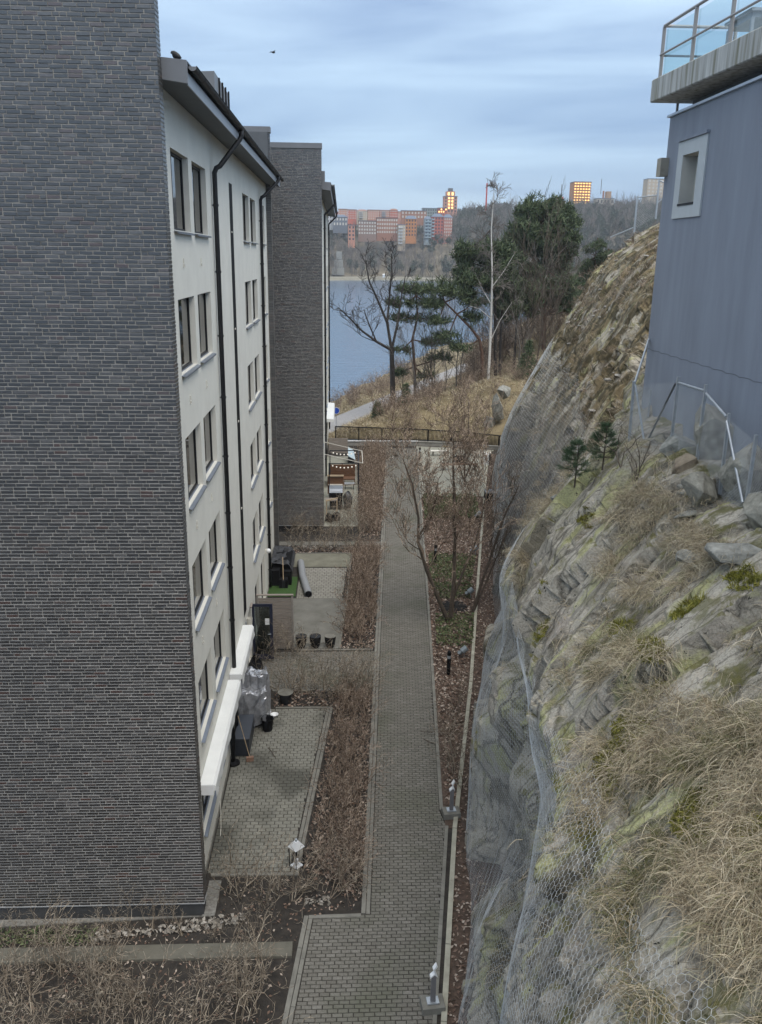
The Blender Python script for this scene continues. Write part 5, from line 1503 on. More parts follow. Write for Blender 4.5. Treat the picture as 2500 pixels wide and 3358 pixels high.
fence = thing('chain_link_fence', 'galvanised chain-link fence along the rock at the foot of the blue-grey house', 'fence', (6.75, 15.5, 11))
FP = [((6.42, 18.6, 11.0), (6.40, 18.6, 12.35)), ((6.75, 17.0, 11.2), (6.75, 17.0, 12.66)), ((6.75, 15.65, 11.2), (6.75, 15.65, 12.70)), ((6.75, 14.52, 10.9), (6.75, 14.55, 12.36)), ((6.75, 13.5, 10.6), (6.75, 13.48, 12.19)), ((6.95, 12.0, 10.6), (6.95, 12.0, 12.3))]
for a, b in FP: MB().bar(a, b, .05, .05).build('post', GALV, fence)
MB().tube([(7.2, 19.7, 11.2), (7.2, 19.7, 12.0)], .02, 8).build('post', GALV, fence)
def rail_(a, b, r=.024, m=GALV): MB().tube([a, b], r, 8).build('rail', m, fence)
rail_((6.42, 18.6, 12.3), (7.28, 20.4, 13.1)); rail_((6.75, 16.95, 12.55), (6.75, 15.7, 12.58)); rail_((6.75, 15.6, 12.54), (6.75, 14.65, 12.28)); rail_((6.72, 14.55, 12.22), (6.72, 13.56, 11.02))
rail_((6.42, 18.55, 12.28), (6.6, 18.1, 11.05)); rail_((6.62, 18.05, 11.08), (6.72, 17.05, 12.52), .022, GREYMETAL); rail_((6.74, 13.5, 11.02), (6.9, 12.1, 12.0), .024, GREYMETAL)
def chain_mesh(a0, a1, b0, b1, step=.06, r=.0017):
    """diamond mesh between two posts: a0/b0 lower ends, a1/b1 upper ends"""
    a0, a1, b0, b1 = [np.array(v, float) for v in (a0, a1, b0, b1)]
    L = np.linalg.norm(b0 - a0); Hh = (np.linalg.norm(a1 - a0) + np.linalg.norm(b1 - b0)) / 2
    def P(u, v):
        w = v / Hh
        return (a0 * (1 - u / L) + b0 * u / L) * (1 - w) + (a1 * (1 - u / L) + b1 * u / L) * w
    S = Segs(); off = 0.0
    u = -Hh
    while u < L:
        for s in (1, -1):
            p0, p1 = (u, 0.0), (u + Hh, Hh)
            lo, hi = max(0, -u), min(Hh, L - u)
            if hi - lo > .02:
                q = [P(u + t, t if s == 1 else Hh - t) for t in np.linspace(lo, hi, 3)]
                S.line(q, [r] * 3)
        u += step
    k = 0; u = 0.0
    while u < L:
        p = P(u, Hh); S.line([p, p + np.array([0, 0, .035])], [r * 1.3] * 2); u += step
    return S
for i, (k0, k1) in enumerate(((0, 1), (1, 2), (2, 3), (3, 4), (4, 5))):
    a0, a1 = FP[k0]; b0, b1 = FP[k1]
    dz = .12
    S = chain_mesh(a0, (a1[0], a1[1], a1[2] - dz), b0, (b1[0], b1[1], b1[2] - dz))
    V, F = segs_arrays(S, 3); o = np_mesh('chain_mesh', V, F, WIRE, parent=fence)
S = chain_mesh((6.42, 18.6, 11.0), (6.42, 18.6, 12.25), (7.2, 19.7, 11.2), (7.2, 19.7, 12.0)); V, F = segs_arrays(S, 3); np_mesh('chain_mesh', V, F, WIRE, parent=fence)
rf = thing('ridge_fence', 'short metal fence on the top of the rock at the house corner', 'fence', (12.6, 36, 16.8))
for x, y, z0, z1 in ((12.63, 36, 16.5, 18.0), (12.0, 36.6, 16.0, 17.4), (13.4, 35.6, 16.7, 18.4)): MB().box(x - .03, x + .03, y - .03, y + .03, z0, z1).build('post', GALV, rf)
for a, b in (((12.63, 36, 17.95), (13.4, 35.6, 17.6)), ((12.63, 36, 17.1), (13.4, 35.6, 17.9)), ((12.0, 36.6, 17.35), (12.63, 36, 17.4)), ((12.0, 36.6, 16.2), (11.2, 37.2, 15.8))): MB().tube([a, b], .025, 6).build('rail', GALV, rf)
S = chain_mesh((12.0, 36.6, 16.1), (12.0, 36.6, 17.3), (12.63, 36, 16.6), (12.63, 36, 17.4), .08, .003); V, F = segs_arrays(S, 3); np_mesh('chain_mesh', V, F, WIRE, parent=rf)

# young pines and saplings on the rock
def sprays(C, D, L, w, per, m, spread=.5, name='needles', parent=None, loc=None):
    C = np.repeat(np.asarray(C, float), per, 0); D = np.repeat(np.asarray(D, float), per, 0); n = len(C)
    d = D + rng.normal(0, spread, (n, 3)); d /= np.linalg.norm(d, axis=1, keepdims=True) + 1e-9
    s = np.cross(d, rng.normal(0, 1, (n, 3))); s /= np.linalg.norm(s, axis=1, keepdims=True) + 1e-9
    l = L * rng.uniform(.6, 1.2, n)[:, None]; C = C + rng.normal(0, L * .25, (n, 3))
    V = np.stack([C - s * w, C + s * w, C + d * l + s * w * .3, C + d * l - s * w * .3], 1).reshape(-1, 3)
    return V, np.arange(n * 4).reshape(-1, 4)
def young_pine(label, x, y, z, h, seed, spread=.36):
    t = thing('young_pine', label, 'tree', (x, y, z))
    rnd_ = random.Random(seed); S = Segs(); S.line([np.array((x, y, z - .1)), np.array((x + .03, y, z + h))], [.022, .008]); C, D = [], []
    for k in range(7):
        zz = z + h * (.2 + .75 * k / 6); nb = 6
        for j in range(nb):
            a = rnd_.uniform(0, 6.28); L = spread * (1.15 - .8 * k / 6) * rnd_.uniform(.7, 1.2)
            d = np.array([math.cos(a), math.sin(a), rnd_.uniform(.1, .5)]); p0 = np.array((x, y, zz)); p1 = p0 + d * L
            S.line([p0, p1], [.008, .004])
            for q in (.5, .75, 1.0): C.append(p0 + (p1 - p0) * q); D.append(d + np.array([0, 0, .4]))
    C.append((x + .03, y, z + h)); D.append((0, 0, 1))
    V, F = segs_arrays(S, 4); np_mesh('trunk', V, F, BARK, parent=t)
    V, F = sprays(C, D, .10, .0035, 26, NEEDLE_Y, .6); np_mesh('needles', V, F, NEEDLE_Y, parent=t)
young_pine('bushy young pine on the bare rock edge, nearest the netted alcove', 5.35, 18.9, 9.95, .95, 1)
young_pine('taller thin young pine behind the bushy one on the rock', 5.98, 18.95, 10.35, .95, 2, .32)
for k, (x, y, h, lb) in enumerate(((6.0, 17.7, 1.25, 'bare curving sapling on the rock beside the young pines'), (6.2, 17.3, 1.0, 'dark thin bare sapling between the young pines and the fence'), (6.1, 16.6, 1.15, 'bare forked sapling on the rock just below the fence brace'))):
    S = Segs(); rnd_ = random.Random(70 + k); tips = []; z = rock_z(x, y)
    for j in range(3): grow(S, tips, (x, y, z - .05), (rnd_.uniform(-.5, .2), rnd_.uniform(-.3, .3), 1), h, .014, 1, dict(segs=6, wander=.25, up=.08, kids=[1, 1, 1], prob=.6, spread=.9, lr=.45, rr=.5, rmin=.003), rnd_)
    V, F = segs_arrays(S, 4); o = np_mesh('bare_sapling', V, F, TWIG_D if k != 1 else BARK, loc=(x, y, z)); tag(o, lb, 'sapling', 'bare saplings by the fence')
sc = MB(); sc.blob((3.34, 9.92, rock_z(3.34, 9.92) + .05), (.075, .06, .045), 9, 6, .3, 3)
tag(sc.build('plastic_scrap', WHITE, None, (3.34, 9.92, 8.3)), 'white plastic scrap caught on the wire netting below the grass', 'litter')

# ------------------------------------------------------------------ courtyard objects
SILVER = mat('silver_plastic', (0.34, 0.35, 0.375), 0.16, 0.3, 6, 1.0, 9, metallic=0.45)
BLUEBLACK = mat('dark_box', (0.022, 0.026, 0.034), 0.5, 0.1, 3)
# bollards
def bollard(x, y, label):
    t = thing('bollard', label, 'bollard', (x, y, 0), 'black bollard lamps in the leaf bed')
    MB().lathe([(.085, -.02), (.085, .02), (.07, .03), (.07, .66)], (x, y, 0), 16).build('post', BLACK, t, smooth=False)
    MB().lathe([(.072, .66), (.072, .78)], (x, y, 0), 16).build('silver_band', GALV, t)
    MB().lathe([(.074, .78), (.074, .90), (.06, .935), (.03, .955)], (x, y, 0), 16).build('cap', BLACK, t)
bollard(3.95, 28.75, 'black bollard with a silver band, nearest one, beside the leaf bed')
bollard(4.71, 40.9, 'black bollard with a silver band between path and leafless tree')
bollard(5.45, 53.2, 'black bollard with a silver band at the corner of the gravel court')
bollard(5.92, 64.0, 'farthest black bollard, by the end of the footpath')
# twin spotlights
SPOT = mat('spot_grey', (0.27, 0.31, 0.34), 0.35, 0.08, 4, metallic=.3)
def spot(x, y, label):
    t = thing('spotlight', label, 'spotlight', (x, y, 0), 'garden spotlights along the edging')
    MB().tube([(x, y, -.02), (x, y, .30)], .018, 8).build('stake', GALV, t)
    a = Vector((x, y, .36)); d = Vector((.55, .1, .45)).normalized()
    MB().tube([a - d * .15, a - d * .12, a + d * .12], [.08, .125, .125], 14).build('lamp_head', SPOT, t, smooth=False)
    b = Vector((x - .17, y - .04, .24)); d2 = Vector((-.3, -.4, .3)).normalized()
    MB().tube([b - d2 * .09, b + d2 * .09], [.07, .075], 12).build('side_box', SPOT, t)
    MB().tube([a + d * .121, a + d * .125], .11, 14).build('lens', GLASS, t)
spot(4.72, 30.1, 'nearest grey garden spotlight, below the leafless tree'); spot(5.85, 36.2, 'second grey garden spotlight, beside the dark mulch')
spot(6.95, 42.1, 'third grey garden spotlight, near the middle bollard'); spot(8.1, 48.4, 'farthest grey garden spotlight, at the green ground cover')
# sculptural posts on concrete blocks
def sculpture(x, y, label, ang):
    t = thing('steel_sculpture', label, 'sculpture', (x, y, 0), 'steel sculptures along the edging')
    c, s = math.cos(ang), math.sin(ang)
    MB().obox((x, y, .08), ((c, s, 0), (-s, c, 0), (0, 0, 1)), (.24, .18, .09)).build('concrete_block', KERB, t, bevel=.008)
    MB().obox((x, y, .19), ((c, s, 0), (-s, c, 0), (0, 0, 1)), (.125, .095, .012)).build('base_plate', GALV, t)
    MB().obox((x, y - .02, .52), ((c, s, 0), (-s, c, 0), (0, 0, 1)), (.05, .03, .33)).build('stem', mat('brushed_steel', (.26, .26, .28), .4, .1, 3, metallic=.5), t)
    h = MB(); p = [(-.10, .80), (.02, .88), (.10, .82), (.02, 1.0), (.09, 1.09), (.06, 1.12), (-.03, 1.01), (.03, .92), (-.09, .84)]
    n = len(p); h.add([(x + .75 * u * c + .05 * s, y + .75 * u * s - .05 * c, z) for u, z in p] + [(x + .75 * u * c - .05 * s, y + .75 * u * s + .05 * c, z) for u, z in p], [tuple(range(n)), tuple(reversed(range(n, 2 * n)))] + [(i, n + i, n + (i + 1) % n, (i + 1) % n) for i in range(n)])
    h.build('zigzag_head', WHITE, t)
sculpture(3.02, 20.35, 'farther zigzag steel sculpture on a concrete block, at the start of the leaf bed', .1)
sculpture(1.86, 14.0, 'nearer zigzag steel sculpture on a concrete block, at the path edge', .1)
# lantern on the patio
t = thing('lantern', 'glass lantern with a shiny pyramid roof at the corner of the near patio', 'lantern', (-1.17, 18.4, 0))
x, y = -1.17, 18.4; a = math.pi / 4
def sq(r, z, aa=a): return [(x + r * math.cos(aa + k * math.pi / 2), y + r * math.sin(aa + k * math.pi / 2), z) for k in range(4)]
MB().add(sq(.22, .58, 0) + sq(.07, .74, 0), [(0, 3, 2, 1), (4, 5, 6, 7), (0, 1, 5, 4), (1, 2, 6, 5), (2, 3, 7, 6), (3, 0, 4, 7)]).build('roof', mat('mirror_steel', (.72, .74, .76), .3, .05, 3, metallic=.25), t)
MB().tube([(x, y, .74), (x, y, .80)], .03, 8).build('finial', GALV, t)
for k in range(4):
    px, py = x + .18 * math.cos(k * math.pi / 2), y + .18 * math.sin(k * math.pi / 2)
    MB().box(px - .012, px + .012, py - .012, py + .012, 0, .58).build('post', BLACK, t)
MB().add(sq(.17, .0, 0) + sq(.17, .03, 0), [(0, 3, 2, 1), (4, 5, 6, 7), (0, 1, 5, 4), (1, 2, 6, 5), (2, 3, 7, 6), (3, 0, 4, 7)]).build('base', bpy.data.materials['mirror_steel'], t)
MB().lathe([(.05, .03), (.05, .2)], (x, y, 0), 10).build('candle', WHITE, t)
# storage box, parasol, broom, bucket and covered furniture
t = thing('storage_box', 'dark blue-black storage box standing against the wall on the near patio', 'box', (-3.1, 24.1, 0))
MB().box(-3.32, -2.88, 23.42, 24.85, .02, .58).build('body', BLUEBLACK, t, bevel=.01)
MB().box(-3.34, -2.86, 23.40, 24.87, .585, .64).build('lid', mat('box_lid', (.045, .052, .066), .45, .1, 3), t, bevel=.012)
t = thing('folded_parasol', 'black folded parasol standing upright by the storage box', 'parasol', (-3.33, 23.05, 0))
MB().lathe([(.03, 0), (.06, .15), (.09, .9), (.05, 1.7), (.015, 1.8)], (-3.33, 23.05, 0), 10).build('canopy', BLACK, t); MB().lathe([(.2, 0), (.2, .05), (.04, .08)], (-3.33, 23.05, 0), 14).build('foot', BLACK, t)
t = thing('broom', 'broom with a reddish head lying across the front of the storage box', 'broom', (-2.85, 23.2, 0))
MB().tube([(-2.85, 23.2, .12), (-3.18, 23.36, 1.45)], .012, 8).build('handle', WOODPALE, t); MB().obox((-2.84, 23.18, .07), ((1, .2, 0), (-.2, 1, 0), (0, 0, 1)), (.11, .05, .07)).build('head', mat('broom_head', (.22, .13, .09), .9, .2, 20), t)
t = thing('covered_furniture', 'stack of garden furniture under a shiny silver plastic sheet', 'covered furniture', (-2.9, 25.7, 0))
gx0, gx1, gy0, gy1, gz = -3.36, -2.5, 25.1, 26.25, 1.62
nx, ny = 26, 34; P = np.zeros((nx, ny, 3))
for i in range(nx):
    for j in range(ny):
        u, v = i / (nx - 1) * 2 - 1, j / (ny - 1) * 2 - 1
        m_ = max(abs(u), abs(v)); top = .62
        k = min(1, m_ / top); drop = max(0, (m_ - top) / (1 - top))
        sx = u * (k / max(m_, 1e-6) if m_ > top else 1 / top) * (1 + .12 * drop); sy = v * (k / max(m_, 1e-6) if m_ > top else 1 / top) * (1 + .1 * drop)
        step = .38 if sy < -.15 else 0.0
        w = .05 * math.sin(9 * u + 4 * v) + .04 * math.sin(17 * v - 6 * u)
        P[i, j] = ((gx0 + gx1) / 2 + sx * (gx1 - gx0) / 2 * (1 + w * drop), (gy0 + gy1) / 2 + sy * (gy1 - gy0) / 2 * (1 + w * drop), max(.10, gz - step - .04 * math.sin(7 * u) - drop * (1.45 - step + .22 * math.sin(6 * u + 2) + .2 * math.sin(5 * v))))
P += (np.stack([fbm(np.add.outer(np.arange(nx) * .35, np.zeros(ny)), np.add.outer(np.zeros(nx), np.arange(ny) * .35), 3, 80 + q) for q in range(3)], -1) - .5) * .24
i_, j_ = np.meshgrid(np.arange(nx - 1), np.arange(ny - 1), indexing='ij'); qd = (i_ * ny + j_).ravel()
np_mesh('plastic_sheet', P.reshape(-1, 3), np.stack([qd, qd + ny, qd + ny + 1, qd + 1], 1), SILVER, parent=t)
MB().box(gx0 + .05, gx1 - .05, gy0 + .1, gy1 - .05, 0.02, 1.05).build('furniture_frame', BLACK, t)
fr = MB()
for dx in (0, .75): fr.bar((gx0 + .08 + dx, gy0 + .08, 0), (gx0 + .08 + dx, gy0 + .08, .5), .04)
fr.build('leg', BLACK, t)
t = thing('bucket', 'black bucket on the pavers in front of the plastic covered furniture', 'bucket', (-2.45, 24.95, 0))
MB().lathe([(.15, .02), (.20, .44), (.215, .44), (.19, .40), (.14, .06)], (-2.45, 24.95, 0), 16).build('pail', BLACK, t)
MB().tube([(-2.45 + .21 * math.cos(q), 24.95, .44 + .17 * math.sin(q)) for q in np.linspace(0, math.pi, 9)], .006, 6).build('handle', GALV, t)
t = thing('bowl', 'pale bowl at the foot of the plastic sheet', 'bowl', (-2.3, 25.85, 0)); MB().lathe([(.05, 0), (.13, .07), (.14, .07), (.06, .015)], (-2.3, 25.85, 0), 16).build('dish', WHITE, t)
t = thing('kettle_grill', 'dark round planter bowl with a pale rim behind the covered furniture', 'planter', (-1.95, 26.75, 0))
MB().lathe([(.16, 0), (.23, .34), (.26, .36), (.26, .40), (.22, .40), (.2, .3), (.0, .3)], (-1.98, 26.75, 0), 18).build('bowl', DARK, t); MB().lathe([(.255, .39), (.275, .41), (.255, .425), (.235, .41)], (-1.98, 26.75, 0), 18).build('rim', KERB, t)
tw = MB(); tw.tube([(-2.35, 23.9, .02), (-2.2, 23.6, .04), (-2.1, 23.35, .02)], .012, 5).tube([(-2.2, 23.6, .03), (-2.05, 23.62, .05)], .008, 5)
tag(tw.build('fallen_twig', BARK, None, (-2.2, 23.6, 0)), 'dark fallen twig on the near patio pavers', 'twig')
tw = MB().tube([(2.6, 24.3, .015), (2.75, 24.1, .03), (2.95, 23.95, .02)], .012, 5).tube([(2.75, 24.1, .03), (2.72, 23.9, .02)], .008, 5).tube([(2.55, 24.75, .012), (2.95, 24.65, .02)], .008, 5)
tag(tw.build('fallen_twig', BARK, None, (2.7, 24.2, 0)), 'fallen branch at the right edge of the footpath', 'twig')
cd = MB().tube([(-3.36, 20.4, .98), (-3.3, 20.1, .5), (-3.28, 19.9, .1), (-3.26, 19.6, .02)], .009, 6)
tag(cd.build('hanging_cord', OFFWHITE, None, (-3.3, 20, 0)), 'white cord hanging from the near ground floor window to the gravel', 'cord')

# screen, door and pots
t = thing('privacy_screen', 'weathered grey wooden privacy screen across the patio, left of the black pots', 'screen', (-2.6, 30.95, 0))
zz = .06; k = 0
while zz < 2.2:
    MB().box(-3.26, -1.99, 30.93 + rnd.uniform(-.004, .004), 30.965, zz, zz + .09).build('board', WOODGREY, t); zz += .107; k += 1
MB().box(-1.985, -1.91, 30.90, 30.99, 0, 2.3).build('post', mat('screen_post', (.24, .22, .20), .85, .2, 4), t); MB().box(-3.33, -3.27, 30.90, 30.99, 0, 2.3).build('post', bpy.data.materials['screen_post'], t)
MB().box(-3.33, -1.90, 30.885, 31.0, 2.302, 2.34).build('cap_board', WOODGREY, t)
t = thing('glazed_door', 'dark framed glass patio door standing open with a white paper on it', 'door', (-3.3, 29.95, 0))
DBL = mat('door_blue', (.018, .022, .045), .4, .1, 3)
for b_ in ((-3.40, -3.32, .1, 2.36), (-2.74, -2.63, .1, 2.36)): MB().box(b_[0], b_[1], 29.92, 29.98, b_[2], b_[3]).build('stile', DBL, t)
MB().box(-3.32, -2.74, 29.925, 29.975, .1, .3).build('rail', DBL, t); MB().box(-3.32, -2.74, 29.925, 29.975, 2.26, 2.36).build('rail', DBL, t)
MB().box(-3.32, -2.74, 29.945, 29.955, .3, 2.26).build('pane', mat_glass('door_glass', (.45, .5, .5), .5), t); MB().box(-2.92, -2.76, 29.93, 29.935, 1.52, 1.78).build('paper_sheet', WHITE, t)
MB().tube([(-2.70, 29.9, 1.15), (-2.82, 29.88, 1.15)], .014, 8).build('handle', GALV, t)
MB().box(-3.43, -3.36, 29.55, 29.95, 2.36, 2.42).build('threshold_canopy', WOODGREY, t)
t = thing('white_can', 'white watering can hung on the wall beside the second awning', 'can', (-3.3, 28.2, 2.3)); MB().lathe([(.09, 0), (.11, .28), (.1, .28), (.08, .02)], (-3.3, 28.2, 2.28), 14).build('body', OFFWHITE, t); MB().box(-3.45, -3.38, 28.16, 28.24, 2.3, 2.4).build('hook', GALV, t)
tag(MB().blob((-3.2, 28.6, .35), (.24, .5, .5), 10, 7, .25, 5).build('black_sack', BLACK, None, (-3.2, 28.6, 0)), 'black sack against the wall beside the open glass door', 'sack')
for i, (x, lb) in enumerate(((-1.64, 'black glazed flower pot next to the privacy screen'), (-1.08, 'middle one of the three black glazed flower pots'), (-.49, 'black flower pot with a pale rim nearest the hedge'))):
    t = thing('flower_pot', lb, 'pot', (x, 31.15, 0), 'black pots in a row')
    MB().lathe([(.14, 0), (.19, .12), (.225, .38), (.225, .48), (.20, .48), (.19, .42)], (x, 31.15, 0), 18, True).build('pot', mat('glaze', (.008, .008, .009), .25, .1, 3) if i == 0 else bpy.data.materials['glaze'], t, smooth=False)
    MB().lathe([(.222, .475), (.232, .49), (.215, .50), (.2, .485)], (x, 31.15, 0), 18).build('rim', DARK if i < 2 else KERB, t)
    MB().lathe([(.0, .425), (.195, .42)], (x, 31.15, 0), 14, False).build('earth', SOIL, t)
    if i < 2:
        V, F = shrub_template(500 + i, .4, 5, 1, .9, .006); np_mesh('dry_plant', V + np.array([x, 31.15, .42]), F, TWIG_D, parent=t)
# far end of the pots patio
t = thing('covered_table', 'heap of black covered garden furniture against the wall by the grey roll', 'covered furniture', (-2.8, 39.5, 0))
MB().box(-3.35, -2.45, 38.2, 40.2, .02, .95).build('body', BLACK, t, bevel=.05)
gx0, gx1, gy0, gy1 = -3.4, -2.35, 38.1, 41.2; nx, ny = 16, 30
U, W = np.meshgrid(np.linspace(0, 1, nx), np.linspace(0, 1, ny), indexing='ij')
Zc = .98 + .22 * (fbm(U * 4, W * 9, 3, 31) - .5) - .35 * np.clip((U - .7) / .3, 0, 1) ** 2 - .2 * np.clip((W - .8) / .2, 0, 1)
P = np.stack([gx0 + (gx1 - gx0) * U, gy0 + (gy1 - gy0) * W, Zc], -1); i_, j_ = np.meshgrid(np.arange(nx - 1), np.arange(ny - 1), indexing='ij'); qd = (i_ * ny + j_).ravel()
np_mesh('cover_sheet', P.reshape(-1, 3), np.stack([qd, qd + ny, qd + ny + 1, qd + 1], 1), mat('dark_cover', (.035, .036, .04), .55, .3, 5, .5, 20), parent=t)
for k, (x, y, h) in enumerate(((-2.75, 37.6, .45), (-2.6, 38.0, .7), (-3.15, 37.9, .8))):
    tag(MB().box(x - .2, x + .2, y - .2, y + .2, .02, h).build('planter_box', BLACK, None, (x, y, 0), bevel=.012), ['low black planter box on the artificial turf', 'taller black planter box beside the grey roll', 'tall black planter box against the wall on the turf'][k], 'planter')
t = thing('garden_spade', 'pale wooden spade handle leaning on the black planters', 'spade', (-2.75, 37.4, 0)); MB().tube([(-2.75, 37.4, .4), (-2.8, 38.0, 1.35)], .018, 6).build('handle', WOODPALE, t); MB().box(-2.82, -2.68, 37.38, 37.41, .05, .42).build('blade', DARK, t)
tag(MB().box(-3.42, -2.15, 36.4, 38.9, .014, .03).build('turf_mat', TURF, None, (-2.8, 37, 0)), 'bright green artificial turf mat by the wall', 'mat')
t = thing('carpet_roll', 'long grey rolled-up mat lying along the edge of the pale patio', 'roll', (-1.8, 38.5, .15))
pr = [(-1.55, 36.35, .14), (-1.68, 37.2, .145), (-1.84, 38.2, .15), (-1.92, 38.6, .15), (-2.0, 39.6, .15), (-2.1, 40.6, .15)]
MB().tube(pr, .17, 16, False).build('roll', FELT, t, smooth=True); MB().tube([(-1.55, 36.352, .14), (-1.56, 36.5, .14)], .13, 16).build('roll_end_shade', BLACK, t)  # black plug painted as the shade inside the roll
# second block's patio
t = thing('pergola', 'slim dark metal pergola frame with string lights on the far patio', 'pergola', (0, 54, 0))
for x, y in ((1.02, 52.5), (1.05, 56.2), (-.84, 56.2), (-.84, 52.5)): MB().box(x - .03, x + .03, y - .03, y + .03, 0, 2.44).build('post', DARK, t)
for a, b in (((-.84, 52.5, 2.42), (1.02, 52.5, 2.42)), ((-.84, 56.2, 2.42), (1.05, 56.2, 2.42)), ((1.02, 52.5, 2.42), (1.05, 56.2, 2.42))): MB().bar(a, b, .05).build('beam', DARK, t)
for a, b in (((-1.2, 52.6, 3.0), (1.26, 52.6, 2.42)), ((-1.2, 56.2, 3.0), (1.3, 56.2, 2.40)), ((1.27, 52.6, 2.42), (1.3, 56.2, 2.42))): MB().bar(a, b, .035).build('white_bar', OFFWHITE, t)
BULB = mat_emit('lit_bulb', (.8, .76, .68), .35)
sl_ = thing('string_lights', 'string of round white bulbs hung across the pergola', 'string lights', (0, 54, 2.3))
for (y, z0, sg) in ((52.52, 2.40, .22), (56.18, 2.40, .2)):
    MB().tube([(-.84 + 1.86 * q, y, z0 - sg * (1 - (2 * q - 1) ** 2)) for q in np.linspace(0, 1, 13)], .006, 4).build('cable', BLACK, sl_)
    for q in np.linspace(.12, .9, 7):
        MB().blob((-.84 + 1.86 * q, y, z0 - sg * (1 - (2 * q - 1) ** 2) - .05), (.045, .045, .05), 8, 6, 0).build('bulb', BULB, sl_)
t = thing('wooden_screen', 'brown wooden screen behind the bench on the far patio', 'screen', (0, 57.6, 0))
for k in range(10): MB().box(-.85, .86, 57.55 + .004 * (k % 2), 57.6, .05 + k * .11, .05 + k * .11 + .098).build('board', WOODBROWN, t)
for x in (-.84, 0, .85): MB().box(x - .03, x + .03, 57.6, 57.66, 0, 1.2).build('post', WOODBROWN, t)
t = thing('garden_bench', 'orange-brown slatted wooden bench in front of the screen', 'bench', (.5, 56.7, 0))
for k in range(6): MB().box(.06, .86, 56.35 + k * .12, 56.35 + k * .12 + .1, .40, .43).build('slat', WOODBROWN, t)
for x in (.1, .82):
    for y in (56.4, 57.0): MB().box(x - .03, x + .03, y - .03, y + .03, 0, .4).build('leg', WOODBROWN, t)
t = thing('garden_bench', 'brown bench with a back and pale cushion strip along the far wall', 'bench', (-.5, 56.5, 0))
MB().box(-.9, -.1, 55.6, 57.3, .36, .42).build('seat', WOODBROWN, t); MB().box(-.95, -.88, 55.6, 57.3, .42, .95).build('backrest', WOODBROWN, t); MB().box(-.85, -.15, 55.7, 57.2, .425, .5).build('cushion', mat('cushion', (.14, .10, .075), .9, .2, 5), t)
for x in (-.85, -.15):
    for y in (55.7, 57.2): MB().box(x - .03, x + .03, y - .03, y + .03, 0, .36).build('leg', WOODBROWN, t)
t = thing('side_table', 'small grey table in front of the slatted bench', 'table', (.45, 55.4, 0)); MB().box(.12, .8, 55.1, 55.6, .36, .40).build('table_top', FELT, t)
for x in (.18, .74):
    for y in (55.15, 55.55): MB().box(x - .02, x + .02, y - .02, y + .02, 0, .36).build('leg', DARK, t)
t = thing('barbecue_grill', 'gas barbecue with a grey lid beside a black cover on the far patio', 'barbecue', (-.4, 50.6, 0))
MB().add([(-.8, 50.3, 1.1), (.02, 50.3, 1.1), (.02, 50.95, 1.1), (-.8, 50.95, 1.1), (-.8, 50.42, 1.32), (.02, 50.42, 1.32), (.02, 50.9, 1.42), (-.8, 50.9, 1.42)], [(0, 3, 2, 1), (4, 5, 6, 7), (0, 1, 5, 4), (1, 2, 6, 5), (2, 3, 7, 6), (3, 0, 4, 7)]).build('lid', mat('grill_lid', (.26, .28, .31), .3, .1, 3, metallic=.6), t)
MB().box(-.78, 0, 50.32, 50.92, .15, 1.095).build('cabinet', BLACK, t); MB().tube([(-.7, 50.27, 1.2), (-.1, 50.27, 1.2)], .014, 8).build('handle', GALV, t)
tag(MB().blob((.32, 50.7, .52), (.30, .42, .56), 12, 8, .1, 8).build('covered_chair', bpy.data.materials['dark_cover'], None, (.32, 50.7, 0)), 'dark brown-black cover pulled over a chair beside the barbecue', 'covered furniture')
t = thing('planting_table', 'wooden planting table with pale edge boards on the far patio', 'table', (-.6, 49.2, 0)); MB().bar((-1.0, 48.9, .99), (-.28, 49.1, 1.12), .06).build('edge_board', WOODPALE, t); MB().box(-1.0, -.3, 49.15, 49.7, .9, .95).build('table_top', WOODGREY, t)
for x in (-.95, -.33): MB().box(x - .03, x + .03, 49.1, 49.16, 0, 1.0).build('leg', WOODPALE, t)
t = thing('plant_rack', 'wooden rack with a pale top board behind the barbecue', 'rack', (-.45, 53, 0)); MB().box(-.97, .09, 52.9, 53.1, 1.46, 1.53).build('top_board', WOODPALE, t); MB().box(-.95, .05, 53.0, 53.05, .3, 1.4).build('back_panel', WOODBROWN, t); MB().box(-.9, 0, 52.8, 53.0, .9, .95).build('shelf', OFFWHITE, t)
for k, (x, y) in enumerate(((-.78, 48.0), (-.35, 48.2))): tag(MB().blob((x, y, .22), (.26, .3, .26), 10, 7, .25, 60 + k).build('black_sack', BLACK, None, (x, y, 0)), ['black sack at the corner of the second brick wall', 'black sack lying in front of the planting table'][k], 'sack')
t = thing('privacy_screen', 'grey wooden privacy screen at the far end of the second patio', 'screen', (-.3, 66, 0))
for k in range(9): MB().box(-1.07, .39, 66.0 + .004 * (k % 2), 66.04, .03 + k * .135, .03 + k * .135 + .122).build('board', WOODGREY, t)
for x in (-1.05, .37): MB().box(x - .04, x + .04, 66.04, 66.1, 0, 1.25).build('post', WOODGREY, t)
t = thing('cold_frame', 'pale blue tilted cover panel with a dark edge at the end of the far patio', 'cold frame', (.75, 63.4, 0))
MB().add([(.42, 62.6, .62), (.95, 62.6, .30), (.85, 64.0, .72), (.42, 64.0, 1.0), (.42, 62.6, .58), (.95, 62.6, .26), (.85, 64.0, .68), (.42, 64.0, .96)], [(0, 1, 2, 3), (7, 6, 5, 4), (0, 4, 5, 1), (1, 5, 6, 2), (2, 6, 7, 3), (3, 7, 4, 0)]).build('panel', mat('pale_blue', (.45, .55, .60), .3, .08, 3), t); MB().box(.42, .9, 62.65, 63.95, 0, .28).build('box', BLACK, t)
